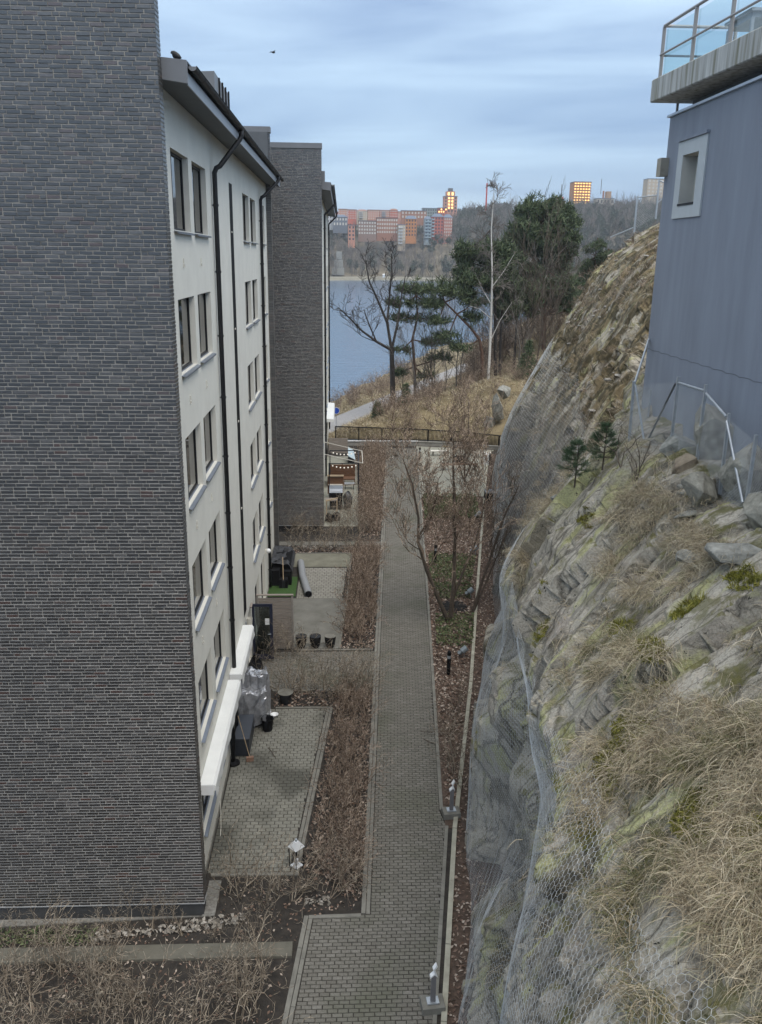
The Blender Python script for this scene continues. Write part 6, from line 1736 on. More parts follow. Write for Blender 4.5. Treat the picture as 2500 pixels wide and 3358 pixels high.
# court furniture
t = thing('utility_box', 'dark grey utility box with a lighter lid at the foot of the cliff', 'utility box', (9.85, 52.6, 0)); MB().box(9.15, 10.45, 52.2, 53.1, 0, .55).build('body', BLACK, t, bevel=.02)
for x0, x1 in ((9.12, 9.78), (9.82, 10.48)): MB().box(x0, x1, 52.17, 53.13, .552, .60).build('lid', mat('lid_grey', (.15, .155, .165), .5, .1, 3) if x0 < 9.5 else bpy.data.materials['lid_grey'], t, bevel=.01)
def bench(x0, x1, y, label, top, z=.45):
    t = thing('court_bench', label, 'bench', ((x0 + x1) / 2, y, 0), 'benches in the gravel court')
    for k in range(3): MB().box(x0, x1, y + k * .15, y + k * .15 + .13, z - .04, z).build('slat', top, t)
    for x in (x0 + .2, x1 - .2): MB().box(x - .05, x + .05, y + .03, y + .4, 0, z - .042).build('leg', KERB, t)
bench(7.2, 9.9, 60.5, 'long brown wooden bench across the gravel court', WOODBROWN); bench(6.9, 8.2, 65.2, 'pale bench by the low wall at the near end of the railing', OFFWHITE, .4); bench(10.2, 11.6, 64.6, 'pale bench by the low wall near the cliff', OFFWHITE, .4)
t = thing('litter_bin', 'white litter bin with a dark side at the edge of the gravel court', 'bin', (10.75, 62.3, 0)); MB().box(10.6, 10.95, 62.1, 62.5, 0, .85).build('body', WHITE, t, bevel=.02); MB().box(10.96, 11.15, 62.1, 62.5, 0, .75).build('side_panel', BLACK, t)
t = thing('round_planter', 'dark planter with brown brushwood in the gravel court', 'planter', (9.0, 63.2, 0)); MB().lathe([(.45, 0), (.55, .4), (.5, .4), (.45, .3), (0, .3)], (9.0, 63.2, 0), 16).build('tub', DARK, t)
V, F = shrub_template(520, .9, 14, 1, 1.1, .012); np_mesh('brushwood', V + np.array([9.0, 63.2, .3]), F, TWIG, parent=t)
# end wall with a white cap and the railing above it
t = thing('end_wall', 'low retaining wall with a white cap at the end of the footpath', 'wall', (3, 69, 0))
wp = [(-.7, 69.05), (6.2, 69.1), (9.8, 68.6), (13.2, 67.6)]
for (xa, ya), (xb, yb), z in zip(wp[:-1], wp[1:], ((.34), (.30), (.22))):
    MB().bar((xa, ya + .1, z / 2 - .3), (xb, yb + .1, z / 2 - .3), .22, z + .6).build('wall_face', CONCRETE, t)
    MB().bar((xa, ya + .1, z + .035), (xb, yb + .1, z + .035), .34, .06).build('cap', WHITE if xb < 7 else CONCRETE, t)
t = thing('railing', 'black metal railing with thin upright bars above the end wall', 'railing', (3, 69.1, .4))
def rz(x): return float(np.interp(x, [-.6, 6.2, 9.8, 13.4], [.42, .38, .34, .12])), float(np.interp(x, [-.6, 3.4, 9.8, 13.4], [1.56, 1.44, 1.24, 1.08]))
def ry_(x): return float(np.interp(x, [p[0] for p in wp], [p[1] + .1 for p in wp]))
xs = np.arange(-.58, 13.3, .105)
for x in xs:
    a, b = rz(x); MB().box(x - .02, x + .02, ry_(x) - .02, ry_(x) + .02, a + .05, b).build('bar', BLACK, t)
for x in np.arange(-.58, 13.4, 1.9):
    a, b = rz(x); MB().box(x - .045, x + .045, ry_(x) - .045, ry_(x) + .045, a - .1, b + .01).build('post', BLACK, t)
xk = [-.6, 3.4, 6.2, 9.8, 13.3]
for k, o_ in ((1, 0), (0, .07)): MB().tube([(x, ry_(x), rz(x)[k] + o_) for x in xk], .045, 6).build('top_rail' if k else 'bottom_rail', BLACK, t)
t = thing('railing', 'short black railing turning along the gravel court at the cliff', 'railing', (12.2, 65, 0))
for y in np.arange(62.5, 67.4, .13): MB().box(12.0 + (y - 62.5) * .22 - .008, 12.0 + (y - 62.5) * .22 + .008, y - .008, y + .008, .1, 1.1).build('bar', BLACK, t)
MB().tube([(12.0, 62.5, 1.1), (13.08, 67.4, 1.1)], .022, 6).build('top_rail', BLACK, t)
t = thing('road_sign', 'round blue road sign with a white rim beyond the second block', 'sign', (-.62, 84, -1.5))
MB().tube([(-.62, 84.0, -2.0), (-.62, 84.0, .5)], .03, 8).build('pole', GALV, t)
ds = MB(); N_ = 24
for r_, y_, nm, m_ in ((.34, 83.955, 'rim', WHITE), (.30, 83.95, 'disc', mat('sign_blue', (.015, .07, .42), .4, .05, 3))):
    MB().add([(-.62 + r_ * math.cos(2 * math.pi * k / N_), y_, .28 + r_ * math.sin(2 * math.pi * k / N_)) for k in range(N_)] + [(-.62 + r_ * math.cos(2 * math.pi * k / N_), y_ + .004, .28 + r_ * math.sin(2 * math.pi * k / N_)) for k in range(N_)], [tuple(range(N_)), tuple(reversed(range(N_, 2 * N_)))] + [(k, N_ + k, N_ + (k + 1) % N_, (k + 1) % N_) for k in range(N_)]).build(nm, m_, t)
# birds
def crow(loc, label, flying, ang):
    x, y, z = loc; b = MB(); c, s = math.cos(ang), math.sin(ang)
    k_ = .62 if flying else .55
    def P(f, w, u): return (x + (f * c - w * s) * k_, y + (f * s + w * c) * k_, z + u * k_)
    t = thing('bird', label, 'bird', loc)
    if flying:
        b.tube([P(-.22, 0, .0), P(-.1, 0, .01), P(.05, 0, .02), P(.16, 0, .03), P(.24, 0, .03)], [.02, .055, .065, .04, .008], 8); b.build('body', DARK, t, smooth=True)
        w = MB()
        for sg in (1, -1): w.add([P(.08, .04 * sg, .03), P(-.08, .04 * sg, .02), P(-.10, .28 * sg, .13), P(.06, .30 * sg, .14), P(-.12, .52 * sg, .04), P(-.02, .50 * sg, .05)], [(0, 1, 2, 3), (3, 2, 4, 5)])
        w.build('wings', DARK, t)
    else:
        b.tube([P(-.20, 0, .05), P(-.08, 0, .10), P(.05, 0, .16), P(.11, 0, .23), P(.17, 0, .24), P(.23, 0, .23)], [.015, .05, .06, .04, .03, .006], 8); b.build('body', DARK, t, smooth=True)
        MB().tube([P(.02, .03, .12), P(.02, .03, 0)], .008, 5).build('leg', BLACK, t); MB().tube([P(.02, -.03, .12), P(.02, -.03, 0)], .008, 5).build('leg', BLACK, t)
crow((-4.34, 60, 27.1), 'dark bird gliding in the cloudy sky', True, .7)
crow((-2.98, 17.2, 18.235), 'dark bird perched on the roof edge of the near block', False, 2.6)
# ------------------------------------------------------------------ lake, lakeside bank, far shore
def water_material():
    m, n, l, b = new_mat('lake_water')
    b.inputs['Base Color'].default_value = (0.075, 0.125, 0.195, 1)
    b.inputs['Roughness'].default_value = 0.16
    b.inputs['IOR'].default_value = 1.33
    g = n.new('ShaderNodeNewGeometry')
    mp = n.new('ShaderNodeMapping'); mp.inputs['Scale'].default_value = (.25, 1.0, 1); mp.inputs['Rotation'].default_value = (0, 0, -.15); l.new(g.outputs['Position'], mp.inputs[0])
    z = n.new('ShaderNodeTexNoise'); z.inputs['Scale'].default_value = .55; z.inputs['Detail'].default_value = 6; z.inputs['Roughness'].default_value = .6; l.new(mp.outputs[0], z.inputs[0])
    bp = n.new('ShaderNodeBump'); bp.inputs['Strength'].default_value = .35; bp.inputs['Distance'].default_value = .5; l.new(z.outputs['Fac'], bp.inputs['Height']); l.new(bp.outputs[0], b.inputs['Normal'])
    return m
WL = -3.5
tag(MB().quad((-2500, -600, WL), (2500, -600, WL), (2500, 3000, WL), (-2500, 3000, WL)).build('lake', water_material()), kind='structure')
# bank between the end wall and the lake, rising to the right
xs_ = np.concatenate([np.arange(-14, 30, .5), np.arange(30, 90, 1.5)]); ys_ = np.arange(67.2, 190, .6)
Xg, Yg = np.meshgrid(xs_, ys_, indexing='ij')
def bank_h(X, Y):
    xp = -0.7 + (Y - 85.5) * .42 + 1.3                        # right edge of the lakeside path
    shore = np.where(Y < 113, -8 + (Y - 69) * .148, -1.5 + (Y - 113) * .29)
    h = -1.5 + np.clip((X - xp), 0, None) * .34 - np.clip((X - xp - 14), 0, None) * .12
    h = h + np.clip((X - .165 * Y) * .4, 0, 4.5) * np.clip((Y - 88) / 14, 0, 1)
    left = np.clip((xp - 3.6 - X) / np.maximum(xp - 3.6 - shore, .5), 0, 1.6)
    h = h - left * 2.1
    wy = np.interp(X, [p[0] for p in wp], [p[1] + .2 for p in wp])
    h = np.minimum(h, .25 + (Y - wy) * .32 + np.clip((X - 9) * .25, 0, 3.5)); h = np.where(Y < wy, -.6, h)
    n_ = fbm(X * .35, Y * .35, 4, 5) - .5
    return h + n_ * .5 * np.clip((np.abs(X - xp + 1.6) - 2.2) / 1.5, 0, 1)
Zg = bank_h(Xg, Yg)
i_, j_ = np.meshgrid(np.arange(len(xs_) - 1), np.arange(len(ys_) - 1), indexing='ij'); q_ = (i_ * len(ys_) + j_).ravel(); nY = len(ys_)
bank = np_mesh('lakeside_bank', np.stack([Xg, Yg, Zg], -1).reshape(-1, 3), np.stack([q_, q_ + nY, q_ + nY + 1, q_ + 1], 1), DRYGRASS_G, smooth=True)
tag(bank, kind='structure')
pl_, pr_ = [], []
for y in np.arange(74, 150, 2.0):
    xp = -0.7 + (y - 85.5) * .42 + 1.2
    pl_.append((xp - 3.3, y)); pr_.append((xp, y))
V, F = [], []
for k, ((xa, ya), (xb, yb)) in enumerate(zip(pl_, pr_)):
    for t_ in np.linspace(0, 1, 5): x = xa + (xb - xa) * t_; V.append((x, ya, float(bank_h(np.array(x), np.array(float(ya)))) + .03))
for k in range(len(pl_) - 1):
    for j in range(4): F.append((k * 5 + j, k * 5 + j + 1, k * 5 + 6 + j, k * 5 + 5 + j))
tag(np_mesh('lakeside_path', V, F, ASPHALT), kind='structure')
def bz(x, y): return float(bank_h(np.array(float(x)), np.array(float(y))))
bp_ = [(x, y, bz(x, y)) for x, y in zip(rng.uniform(-4, 24, 5200), rng.uniform(69.6, 120, 5200))]
bp_ = np.array([p for p in bp_ if not (-0.7 + (p[1] - 85.5) * .42 - 2.3 < p[0] < -0.7 + (p[1] - 85.5) * .42 + 1.4) and p[2] > -3.2])
V, F = grass_blades('dry_grass', bp_, 12, .45, .016, DRYG, lean=(-.2, -.2, .9), spread=.6, droop=.5, rad=.25)
tag(np_mesh('dry_grass', V, F, DRYG), kind='stuff')

# ------------------------------------------------------------------ trees by the lake
def needles_crown(C, n_per, L, w, m, parent, spread=.9):
    C = np.array([c for c, d in C]); D = np.tile(np.array([[0, 0, .6]]), (len(C), 1))
    V, F = sprays(C, D, L, w, n_per, m, spread); return np_mesh('crown', V, F, m, parent=parent)
oak = [([(5.4, 90, -1.6), (5.3, 90, 1.2), (5.2, 90, 3.6), (5.1, 90, 5.8)], .30, .24, 0, 0, 0),
       ([(5.1, 90, 5.6), (3.5, 89.6, 6.5), (2.0, 89.2, 7.6), (.8, 89, 8.8), (-.4, 89, 9.9)], .16, .04, 1, 1.9, 2), ([(3.5, 89.6, 6.5), (2.7, 89.4, 8.3), (2.2, 89.2, 9.7)], .09, .03, 1, 1.6, 2),
       ([(5.1, 90, 5.6), (4.6, 90.2, 8.4), (3.4, 90.4, 11.1), (2.7, 90.5, 12.5), (2.4, 90.5, 14.2)], .17, .04, 1, 1.9, 2), ([(5.1, 90, 5.6), (5.7, 90.2, 8.4), (6.0, 90.5, 10.7), (6.4, 90.5, 13.0)], .15, .04, 1, 1.8, 2),
       ([(4.6, 90.2, 8.2), (4.8, 90, 11.1), (5.0, 89.8, 13.4), (4.9, 89.8, 15.2)], .12, .03, 1, 1.8, 2)]
ST_, SC = Segs(), Segs(); leafless(SC, oak[1:], dict(segs=4, wander=.2, up=.1, kids=[1, 1, 1], prob=.75, spread=.8, lr=.62, rr=.6, rmin=.02, taper=.4, bare=.2), 21)
for p, r0, r1, *_ in oak: ST_.line([np.array(v) for v in p], [r0 + (r1 - r0) * k / (len(p) - 1) for k in range(len(p))])
tree_from('leafless_oak', 'wide leafless dark tree beside the lakeside path, its limbs over the water', 'tree', (5.4, 90, -1.5), ST_, SC, BARK_D, BARK_D)
def pine(label, loc, trunk, pads, seed, mt=BARK_PINE, r=.2, per=16, L=.55, w=.05, group=None, branch=True):
    """pads: (x, y, z, rx, ry, rz, n) flat clouds of needles carried on limbs"""
    t = thing('pine_tree', label, 'tree', loc, group); rnd_ = random.Random(seed)
    S = Segs(); pts = [np.array(p, float) for p in trunk]; S.line(pts, [r * (1 - .6 * k / (len(pts) - 1)) for k in range(len(pts))]); C = []
    for (x, y, z, rx, ry, rz_, n) in pads:
        c = np.array((x, y, z)); near = min(pts[1:], key=lambda p: np.linalg.norm(p - c))
        if branch: S.line([near, (near + c) / 2 + np.array([0, 0, -.15 * rz_]), c], [.09, .06, .03])
        for _ in range(n):
            a, q = rnd_.uniform(0, 6.28), math.sqrt(rnd_.random()); k = np.array((rx * q * math.cos(a), ry * q * math.sin(a), rz_ * rnd_.uniform(-.9, 1.5) * (1.15 - q)))
            C.append((c + k, None))
            if branch and rnd_.random() < .22: S.line([c, c + k], [.022, .012])
    V, F = segs_arrays(S, 6); np_mesh('trunk', V, F, mt, parent=t, smooth=True)
    needles_crown(C, per, L, w, NEEDLE, t); return t
def pads_round(c, R_, n, seed, size=(1.5, 1.5, .7), per=26):
    rnd_ = random.Random(seed); out = []
    for _ in range(n):
        a, th = rnd_.uniform(0, 6.28), math.acos(rnd_.uniform(-.7, 1)); q = rnd_.uniform(.55, 1)
        out.append((c[0] + R_[0] * q * math.sin(th) * math.cos(a), c[1] + R_[1] * q * math.sin(th) * math.sin(a), c[2] + R_[2] * q * math.cos(th), size[0] * rnd_.uniform(.6, 1.2), size[1] * rnd_.uniform(.6, 1.2), size[2], per))
    return out
pine('red-trunked pine with flat dark needle clouds behind the leafless lakeside tree', (7.9, 92, -.6), [(7.9, 92, -.6), (7.7, 92, 3.7), (7.4, 92, 6.5), (7.9, 92, 8.9), (7.7, 92, 11.0)],
     [(7.6, 92, 11.6, 2.0, 1.5, .8, 60), (6.2, 92, 10.2, 1.6, 1.4, .6, 40), (9.3, 92, 10.2, 1.6, 1.4, .6, 40), (8.8, 92, 8.6, 1.5, 1.2, .5, 30), (6.1, 92, 8.6, 1.1, 1.2, .5, 22), (9.9, 92, 6.2, 1.6, 1.2, .4, 28), (10.3, 92, 4.6, 1.3, 1.0, .4, 20), (6.2, 92, 5.4, 1.2, 1.0, .4, 20), (5.8, 92, 3.0, 1.1, .9, .35, 16), (8.9, 92, 2.6, 1.0, 1.0, .35, 14)], 31)
pine('reddish pine leaning far to the left over the water', (13.8, 84, 3.5), [(13.8, 84, 3.4), (13.6, 84, 6.0), (13.3, 84, 7.3), (12.4, 84, 8.4), (11.0, 84, 9.7), (9.8, 84, 10.8)],
     [(9.4, 84, 11.9, 1.9, 1.4, .7, 55), (11.2, 84, 11.6, 1.7, 1.4, .7, 45), (12.6, 84, 10.8, 1.4, 1.2, .6, 32), (8.6, 84, 10.6, 1.2, 1.0, .5, 26), (10.2, 84, 7.6, 1.3, 1.0, .4, 24), (11.5, 84, 6.4, 1.2, 1.0, .4, 22), (12.4, 84, 9.3, 1.0, .9, .4, 20), (9.2, 84, 9.0, 1.1, 1.0, .35, 18)], 32)
pine('tall dark pine with twin straight trunks beside the birch', (15.3, 86, 3.8), [(15.4, 86, 3.6), (15.1, 86, 8.8), (14.8, 86, 14), (14.2, 86, 17.5)],
     pads_round((13.8, 86, 14.0), (3.0, 2.6, 3.4), 22, 5) + [(11.6, 86, 12.6, 1.4, 1.2, .6, 26), (16.6, 86, 10.2, 1.3, 1.1, .5, 20)], 33, BARK_D)
pine('slimmer dark pine close behind the twin-trunked one', (15.9, 86.6, 3.9), [(15.9, 86.6, 3.8), (15.8, 86.6, 9), (15.9, 86.6, 14.5)], pads_round((15.8, 86.6, 13.6), (1.9, 1.8, 2.6), 10, 6), 34, BARK_D, .16)
pine('big rounded pine crown standing high above the other trees', (21.8, 94, 4.6), [(22.0, 94, 4.4), (21.8, 94, 9), (21.4, 94, 14), (21.3, 94, 19.0)],
     pads_round((21.4, 94, 17.3), (3.0, 2.8, 3.0), 40, 7, (1.5, 1.5, 1.0), 40) + pads_round((22.4, 94, 12.0), (3.3, 2.8, 3.6), 26, 8, (1.6, 1.5, .7), 26), 35, BARK_PINE, .26, 18, .6, .055)
# birch
ST_, SC = Segs(), Segs(); tr = [([(14.0, 82, 3.2), (14.0, 82, 5.4), (14.0, 82, 9.5), (13.9, 82, 13.2), (13.6, 82, 17.3), (13.7, 82, 20.8)], .17, .03, 2, 1.7, 2)]
br = [([(13.95, 82, 7.2), (14.8, 82, 9.2), (15.9, 82, 11.0)], .05, .012, 1, 1.2, 1), ([(13.9, 82, 10.8), (13.0, 82, 12.2), (12.3, 82, 13.6)], .05, .012, 1, 1.2, 1), ([(13.85, 82, 12.2), (15.0, 82, 13.8), (15.8, 82, 15.2)], .045, .012, 1, 1.2, 1), ([(13.9, 82, 9.5), (12.9, 82, 10.3), (11.9, 82, 10.6)], .04, .01, 1, 1.0, 1)] + tr
leafless(SC, br, dict(segs=5, wander=.18, up=-.04, kids=[1, 2, 2], prob=.8, spread=.6, lr=.65, rr=.5, rmin=.019, taper=.3, bare=.4, wob=.6), 23)
for p, r0, r1, *_ in tr + br[:-1]: ST_.line([np.array(v) for v in p], [r0 + (r1 - r0) * k / (len(p) - 1) for k in range(len(p))])
tree_from('birch_tree', 'tall white-trunked birch without leaves, its top above the skyline', 'tree', (14, 82, 3.2), ST_, SC, BIRCH, BARK_GREY)
# small spruce at the top of the bank
def spruce(label, x, y, z, h, seed, group=None):
    t = thing('spruce_tree', label, 'tree', (x, y, z), group); rnd_ = random.Random(seed); C, D = [], []
    MB().tube([(x, y, z - .2), (x, y, z + h)], [.05, .01], 6).build('trunk', BARK_D, t)
    for k in range(14):
        f = k / 13; R_ = h * .32 * (1 - f) + .05
        for j in range(int(16 - 9 * f)):
            a = rnd_.uniform(0, 6.28)
            for q in (.4, .7, 1.0): C.append((x + R_ * q * math.cos(a), y + R_ * q * math.sin(a), z + h * (.08 + .92 * f) - R_ * q * .25)); D.append((math.cos(a), math.sin(a), -.1))
    V, F = sprays(C, D, .28, .03, 6, NEEDLE_Y, .5); np_mesh('crown', V, F, NEEDLE, parent=t)
spruce('small dark spruce at the top of the grassy bank beside the cliff', 16.9, 78, 4.3, 3.4, 1)
spruce('low young spruce next to the lakeside path', 6.2, 84, bz(6.2, 84), 2.2, 2); spruce('low young spruce at the foot of the grassy bank', 3.3, 80, bz(3.3, 80), 1.6, 3)

# templates for the woods: leafless trees and pines, copied
def bare_template(seed, h, r, depth=3, P=None, m=BARK_GREY, name='leafless_tree'):
    rnd_ = random.Random(seed); S, SC = Segs(), Segs(); tips = []
    Q = dict(segs=5, wander=.12, up=.12, kids=[1, 1, 2], prob=.8, spread=.6, lr=.5, rr=.5, rmin=.021, taper=.25, first=1)
    if P: Q.update(P)
    grow(SC, tips, (0, 0, 0), (rnd_.uniform(-.08, .08), rnd_.uniform(-.08, .08), 1), h, r, depth, Q, rnd_)
    V, F = segs_arrays(SC, 3)
    return V, F
BT = []
for k in range(5):
    t = thing('leafless_tree', 'x', 'tree'); V, F = bare_template(700 + k, 11 + k, .13 + .01 * k)
    np_mesh('trunk', np.array([(0.13 * math.cos(a), .13 * math.sin(a), z) for z in (-.5, 1.5) for a in (0, 1.57, 3.14, 4.71)]), np.array([[0, 1, 5, 4], [1, 2, 6, 5], [2, 3, 7, 6], [3, 0, 4, 7]]), BARK_GREY, parent=t)
    np_mesh('crown', V, F, BARK_GREY if k % 2 else BARK, parent=t, world=False); BT.append(t)
PT = []
for k in range(4):
    h = 11 + 1.5 * k
    t = pine('x', (0, 0, 0), [(0, 0, -.5), (.1, 0, h * .4), (-.1, 0, h * .75), (0, 0, h)], pads_round((0, 0, h * .72), (h * .17, h * .17, h * .26), 20, 90 + k, (1.3, 1.3, .7), 22), 80 + k, BARK_PINE if k % 2 else BARK_D, .17, 12, .6, .06)
    PT.append(t)
usedT = set()
def plant(T, k, x, y, z, s, label, group, cat='tree'):
    o = T[k]; key = (id(T), k)
    if key in usedT: o = copy_tree(o)
    usedT.add(key)
    o.location = (x, y, z); o.rotation_euler = (0, 0, rnd.uniform(0, 6.28)); o.scale = (s, s, s * rnd.uniform(.9, 1.1))
    tag(o, label, cat, group)
woods = random.Random(77)
for k in range(64):
    y = woods.uniform(88, 150); f = woods.random(); x = .165 * y + f * (y * .25)
    pn = woods.random() < .30 or x > .27 * y
    plant(PT if pn else BT, woods.randrange(4 if pn else 5), x, y, bz(x, y) - .2, (woods.uniform(.7, 1.0) if x < .25 * y else woods.uniform(.38, .55)) if pn else woods.uniform(.4, .72), 'dark pine in the woods between the birch and the rock' if pn else 'grey leafless tree in the woods between the birch and the rock', 'woods behind the grassy bank')
for x, y, s in ((17.8, 84, .62), (18.6, 86, .72), (19.2, 85, .66), (18.2, 88, .75), (20.5, 87, .6), (17.0, 83, .55)):
    plant(BT, woods.randrange(5), x, y, bz(x, y) - .2, s, 'slim grey leafless tree in the stand right of the birch', 'stand of grey trees right of the birch')
for x, y, s in ((7.2, 86, .45), (8.0, 88, .5), (8.8, 87, .42), (9.6, 90, .5), (10.6, 88, .45), (11.5, 86, .5), (9.0, 94, .5), (12.2, 88, .5), (6.8, 95, .4), (10.2, 95, .5), (13.0, 84.5, .4)):
    plant(BT, woods.randrange(5), x, y, bz(x, y) - .1, s, 'thin leafless bush tree on the slope above the lakeside path', 'bush trees above the lakeside path')
SH2 = []
for k in range(4):
    V, F = shrub_template(800 + k, 2.2, 9, 2, .9, .028, dict(rmin=.012)); SH2.append(np_mesh('lakeside_bush', V, F, TWIG, world=False))
used2 = set()
def bush(x, y, s, label, group):
    k = woods.randrange(4); o = SH2[k]
    if k in used2: o = o.copy(); col.objects.link(o)
    used2.add(k); o.location = (x, y, bz(x, y) - .05); o.rotation_euler = (0, 0, woods.uniform(0, 6.28)); o.scale = (s, s, s); tag(o, label, 'bush', group)
for k in range(44):
    y = woods.uniform(92, 140); xp = -0.7 + (y - 85.5) * .42 - 2.6; shore = -8 + (y - 69) * .148 if y < 113 else -1.5 + (y - 113) * .29
    bush(shore + (xp - shore) * woods.uniform(.25, .8) if xp > shore else shore + 1, y, woods.uniform(.6, 1.0), 'bare brown bush on the shore between the lake and the path', 'bushes along the shore')
for k in range(60):
    y = woods.uniform(96, 128); x = .15 * y + woods.uniform(0, 14)
    bush(x, y, woods.uniform(1.0, 1.9), 'tall bare bush in the undergrowth below the woods', 'undergrowth below the woods')
for k in range(46):
    y = woods.uniform(71, 92); xp = -0.7 + (y - 85.5) * .42 + 2.5; x = woods.uniform(max(xp, 3.5), 17)
    bush(x, y, woods.uniform(.5, 1.0), 'bare brown bush on the grassy bank behind the railing', 'bushes on the grassy bank')
for k, (x, y, z, r) in enumerate(((12.9, 69.6, 3.2, (.7, .9, 1.3)), (13.4, 70.4, 4.3, (.6, .8, .8)), (12.2, 69.9, 1.7, (.6, .7, 1.0)))):
    boulder(x, y, z, r, ['upright grey crag at the left end of the netted cliff', 'flat-topped grey rock on the crag above the court', 'lowest rock of the crag behind the court railing'][k], PALEROCK, 90 + k)

# ------------------------------------------------------------------ far shore
FX_ = np.concatenate([np.arange(-160, 420, 5.0)]); FY_ = np.concatenate([np.arange(640, 1000, 4.0), np.arange(1000, 1400, 25)])
Xf, Yf = np.meshgrid(FX_, FY_, indexing='ij')
def far_h(X, Y):
    sh = 704 + X * .42 - np.clip(X - 45, 0, None) * .9 + 8 * np.sin(X * .05)
    sh = np.maximum(sh, 600)
    d = Y - sh
    right = np.clip((X - 85) / 70, 0, 1)
    h = np.interp(d, [-30, 0, 3, 26, 32, 60, 85, 115, 180, 260, 500], [-12, -4.5, -2.3, -1.2, 0, 10, 20, 27, 37, 46, 52])
    h2 = np.interp(d, [-30, 0, 3, 40, 90, 170, 260, 500], [-12, -4.5, -2.3, 8, 26, 44, 56, 60])
    h = h * (1 - right) + h2 * right
    h = h - np.clip((30 - X) / 60, 0, 1) * np.clip((d - 70) / 60, 0, 1) * 4
    return h + np.clip((d - 28) / 30, 0, 1) * ((fbm(X * .03, Y * .03, 4, 3) - .5) * 11 + (fbm(X * .12, Y * .12, 3, 9) - .5) * 4)
Zf = far_h(Xf, Yf)
i_, j_ = np.meshgrid(np.arange(len(FX_) - 1), np.arange(len(FY_) - 1), indexing='ij'); q_ = (i_ * len(FY_) + j_).ravel(); nF = len(FY_)
FARGROUND = mat('far_hill_ground', (0.07, 0.06, 0.035), 0.95, 0.3, .06, 0, coord='World', c2=(0.21, 0.175, 0.12))
tag(np_mesh('far_hill', np.stack([Xf, Yf, Zf], -1).reshape(-1, 3), np.stack([q_, q_ + nF, q_ + nF + 1, q_ + 1], 1), FARGROUND, smooth=True), kind='structure')
def fz(x, y): return float(far_h(np.array(float(x)), np.array(float(y))))
def shore_y(x): return max(600, 704 + x * .42 - max(x - 45, 0) * .9 + 8 * math.sin(x * .05))
# pale strand along the water
V, F = [], []
sx_ = np.arange(-60, 130, 3.0)
for x in sx_:
    y = shore_y(x)
    for dy, z in ((-1, -4.0), (2, -1.9), (9, -1.35), (16, -1.1)): V.append((x, y + dy, z + .25))
for k in range(len(sx_) - 1):
    for j in range(3): F.append((k * 4 + j, k * 4 + 4 + j, k * 4 + 5 + j, k * 4 + 1 + j))
tag(np_mesh('far_strand', V, F, mat('strand', (.20, .185, .14), .95, .25, .15, coord='World')), kind='structure')
# far buildings: walls with floors of windows, roof, balconies
def bc(name, c, var=.06): return mat(name, c, .85, var, .5)
WIN_D = mat('far_window', (.05, .055, .065), .15, .2, .5)
WIN_W = mat('far_window_pale', (.55, .52, .47), .4, .1, .5)
GOLD = mat_emit('sunset_glint_emit', (1.0, .60, .18), 1.5)  # sunset reflections in the panes, imitated by emission
ORANGE = bc('orange_wall', (.50, .20, .06)); RED = bc('red_wall', (.46, .11, .07)); PINK = bc('pink_wall', (.52, .24, .16)); CREAM = bc('cream_wall', (.50, .41, .30)); BRICKF = bc('far_brick', (.33, .15, .09)); TEAL = bc('grey_green_wall', (.24, .28, .27)); WHITEF = bc('far_white', (.55, .55, .54)); BLUEROOF = bc('blue_roof', (.12, .15, .20)); REDROOF = bc('tiled_roof', (.29, .15, .11)); GLASSB = bc('glass_balcony', (.33, .41, .45))  # warm sunset light is mixed into the orange, red and pink walls
def far_building(name, label, x, y, w, d, h, floors, cols, wall, win=WIN_D, roof=BLUEROOF, rot=0.0, hip=0.0, balc=None, z=None, lit=(), winw=.5, winh=.55, group=None, base=6):
    z = fz(x, y) if z is None else z
    t = thing(name, label, 'building', (x, y, z), group); c, s = math.cos(rot), math.sin(rot)
    def T(b):
        b.v = [(x + (px) * c - (py) * s, y + (px) * s + (py) * c, z + pz) for px, py, pz in b.v]; return b
    T(MB().box(-w / 2, w / 2, 0, d, -base, h)).build('wall', wall, t)
    if hip: T(MB().add([(-w / 2 - .4, -.4, h), (w / 2 + .4, -.4, h), (w / 2 + .4, d + .4, h), (-w / 2 - .4, d + .4, h), (-w / 4, d / 2, h + hip), (w / 4, d / 2, h + hip)], [(0, 1, 5, 4), (1, 2, 5), (2, 3, 4, 5), (3, 0, 4), (0, 3, 2, 1)])).build('roof', roof, t)
    else: T(MB().box(-w / 2 - .3, w / 2 + .3, -.3, d + .3, h, h + .5)).build('roof', roof, t)
    fh = h / floors; cw = w / cols; cache = {}
    for f in range(floors):
        for k in range(cols):
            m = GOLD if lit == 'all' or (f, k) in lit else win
            if m not in cache:
                me = bpy.data.meshes.new('window'); b = MB().box(-cw * winw / 2, cw * winw / 2, -.12, .02, -fh * winh / 2, fh * winh / 2)
                me.from_pydata(b.v, [], b.f); me.materials.append(m); cache[m] = me
            o = link_mesh('window', cache[m], t); px = -w / 2 + cw * (k + .5)
            o.location = (px * c, px * s, fh * (f + .5)); o.rotation_euler = (0, 0, rot)
            if balc and (k in balc):
                key = 'b'
                if key not in cache:
                    me = bpy.data.meshes.new('balcony'); b = MB().box(-cw * .48, cw * .48, -1.5, -.13, -fh * .48, -fh * .1); me.from_pydata(b.v, [], b.f); me.materials.append(GLASSB if wall is not CREAM else WHITEF); cache[key] = me
                o = link_mesh('balcony', cache[key], t); o.location = (px * c, px * s, fh * (f + .5)); o.rotation_euler = (0, 0, rot)
    return t
B_ = far_building
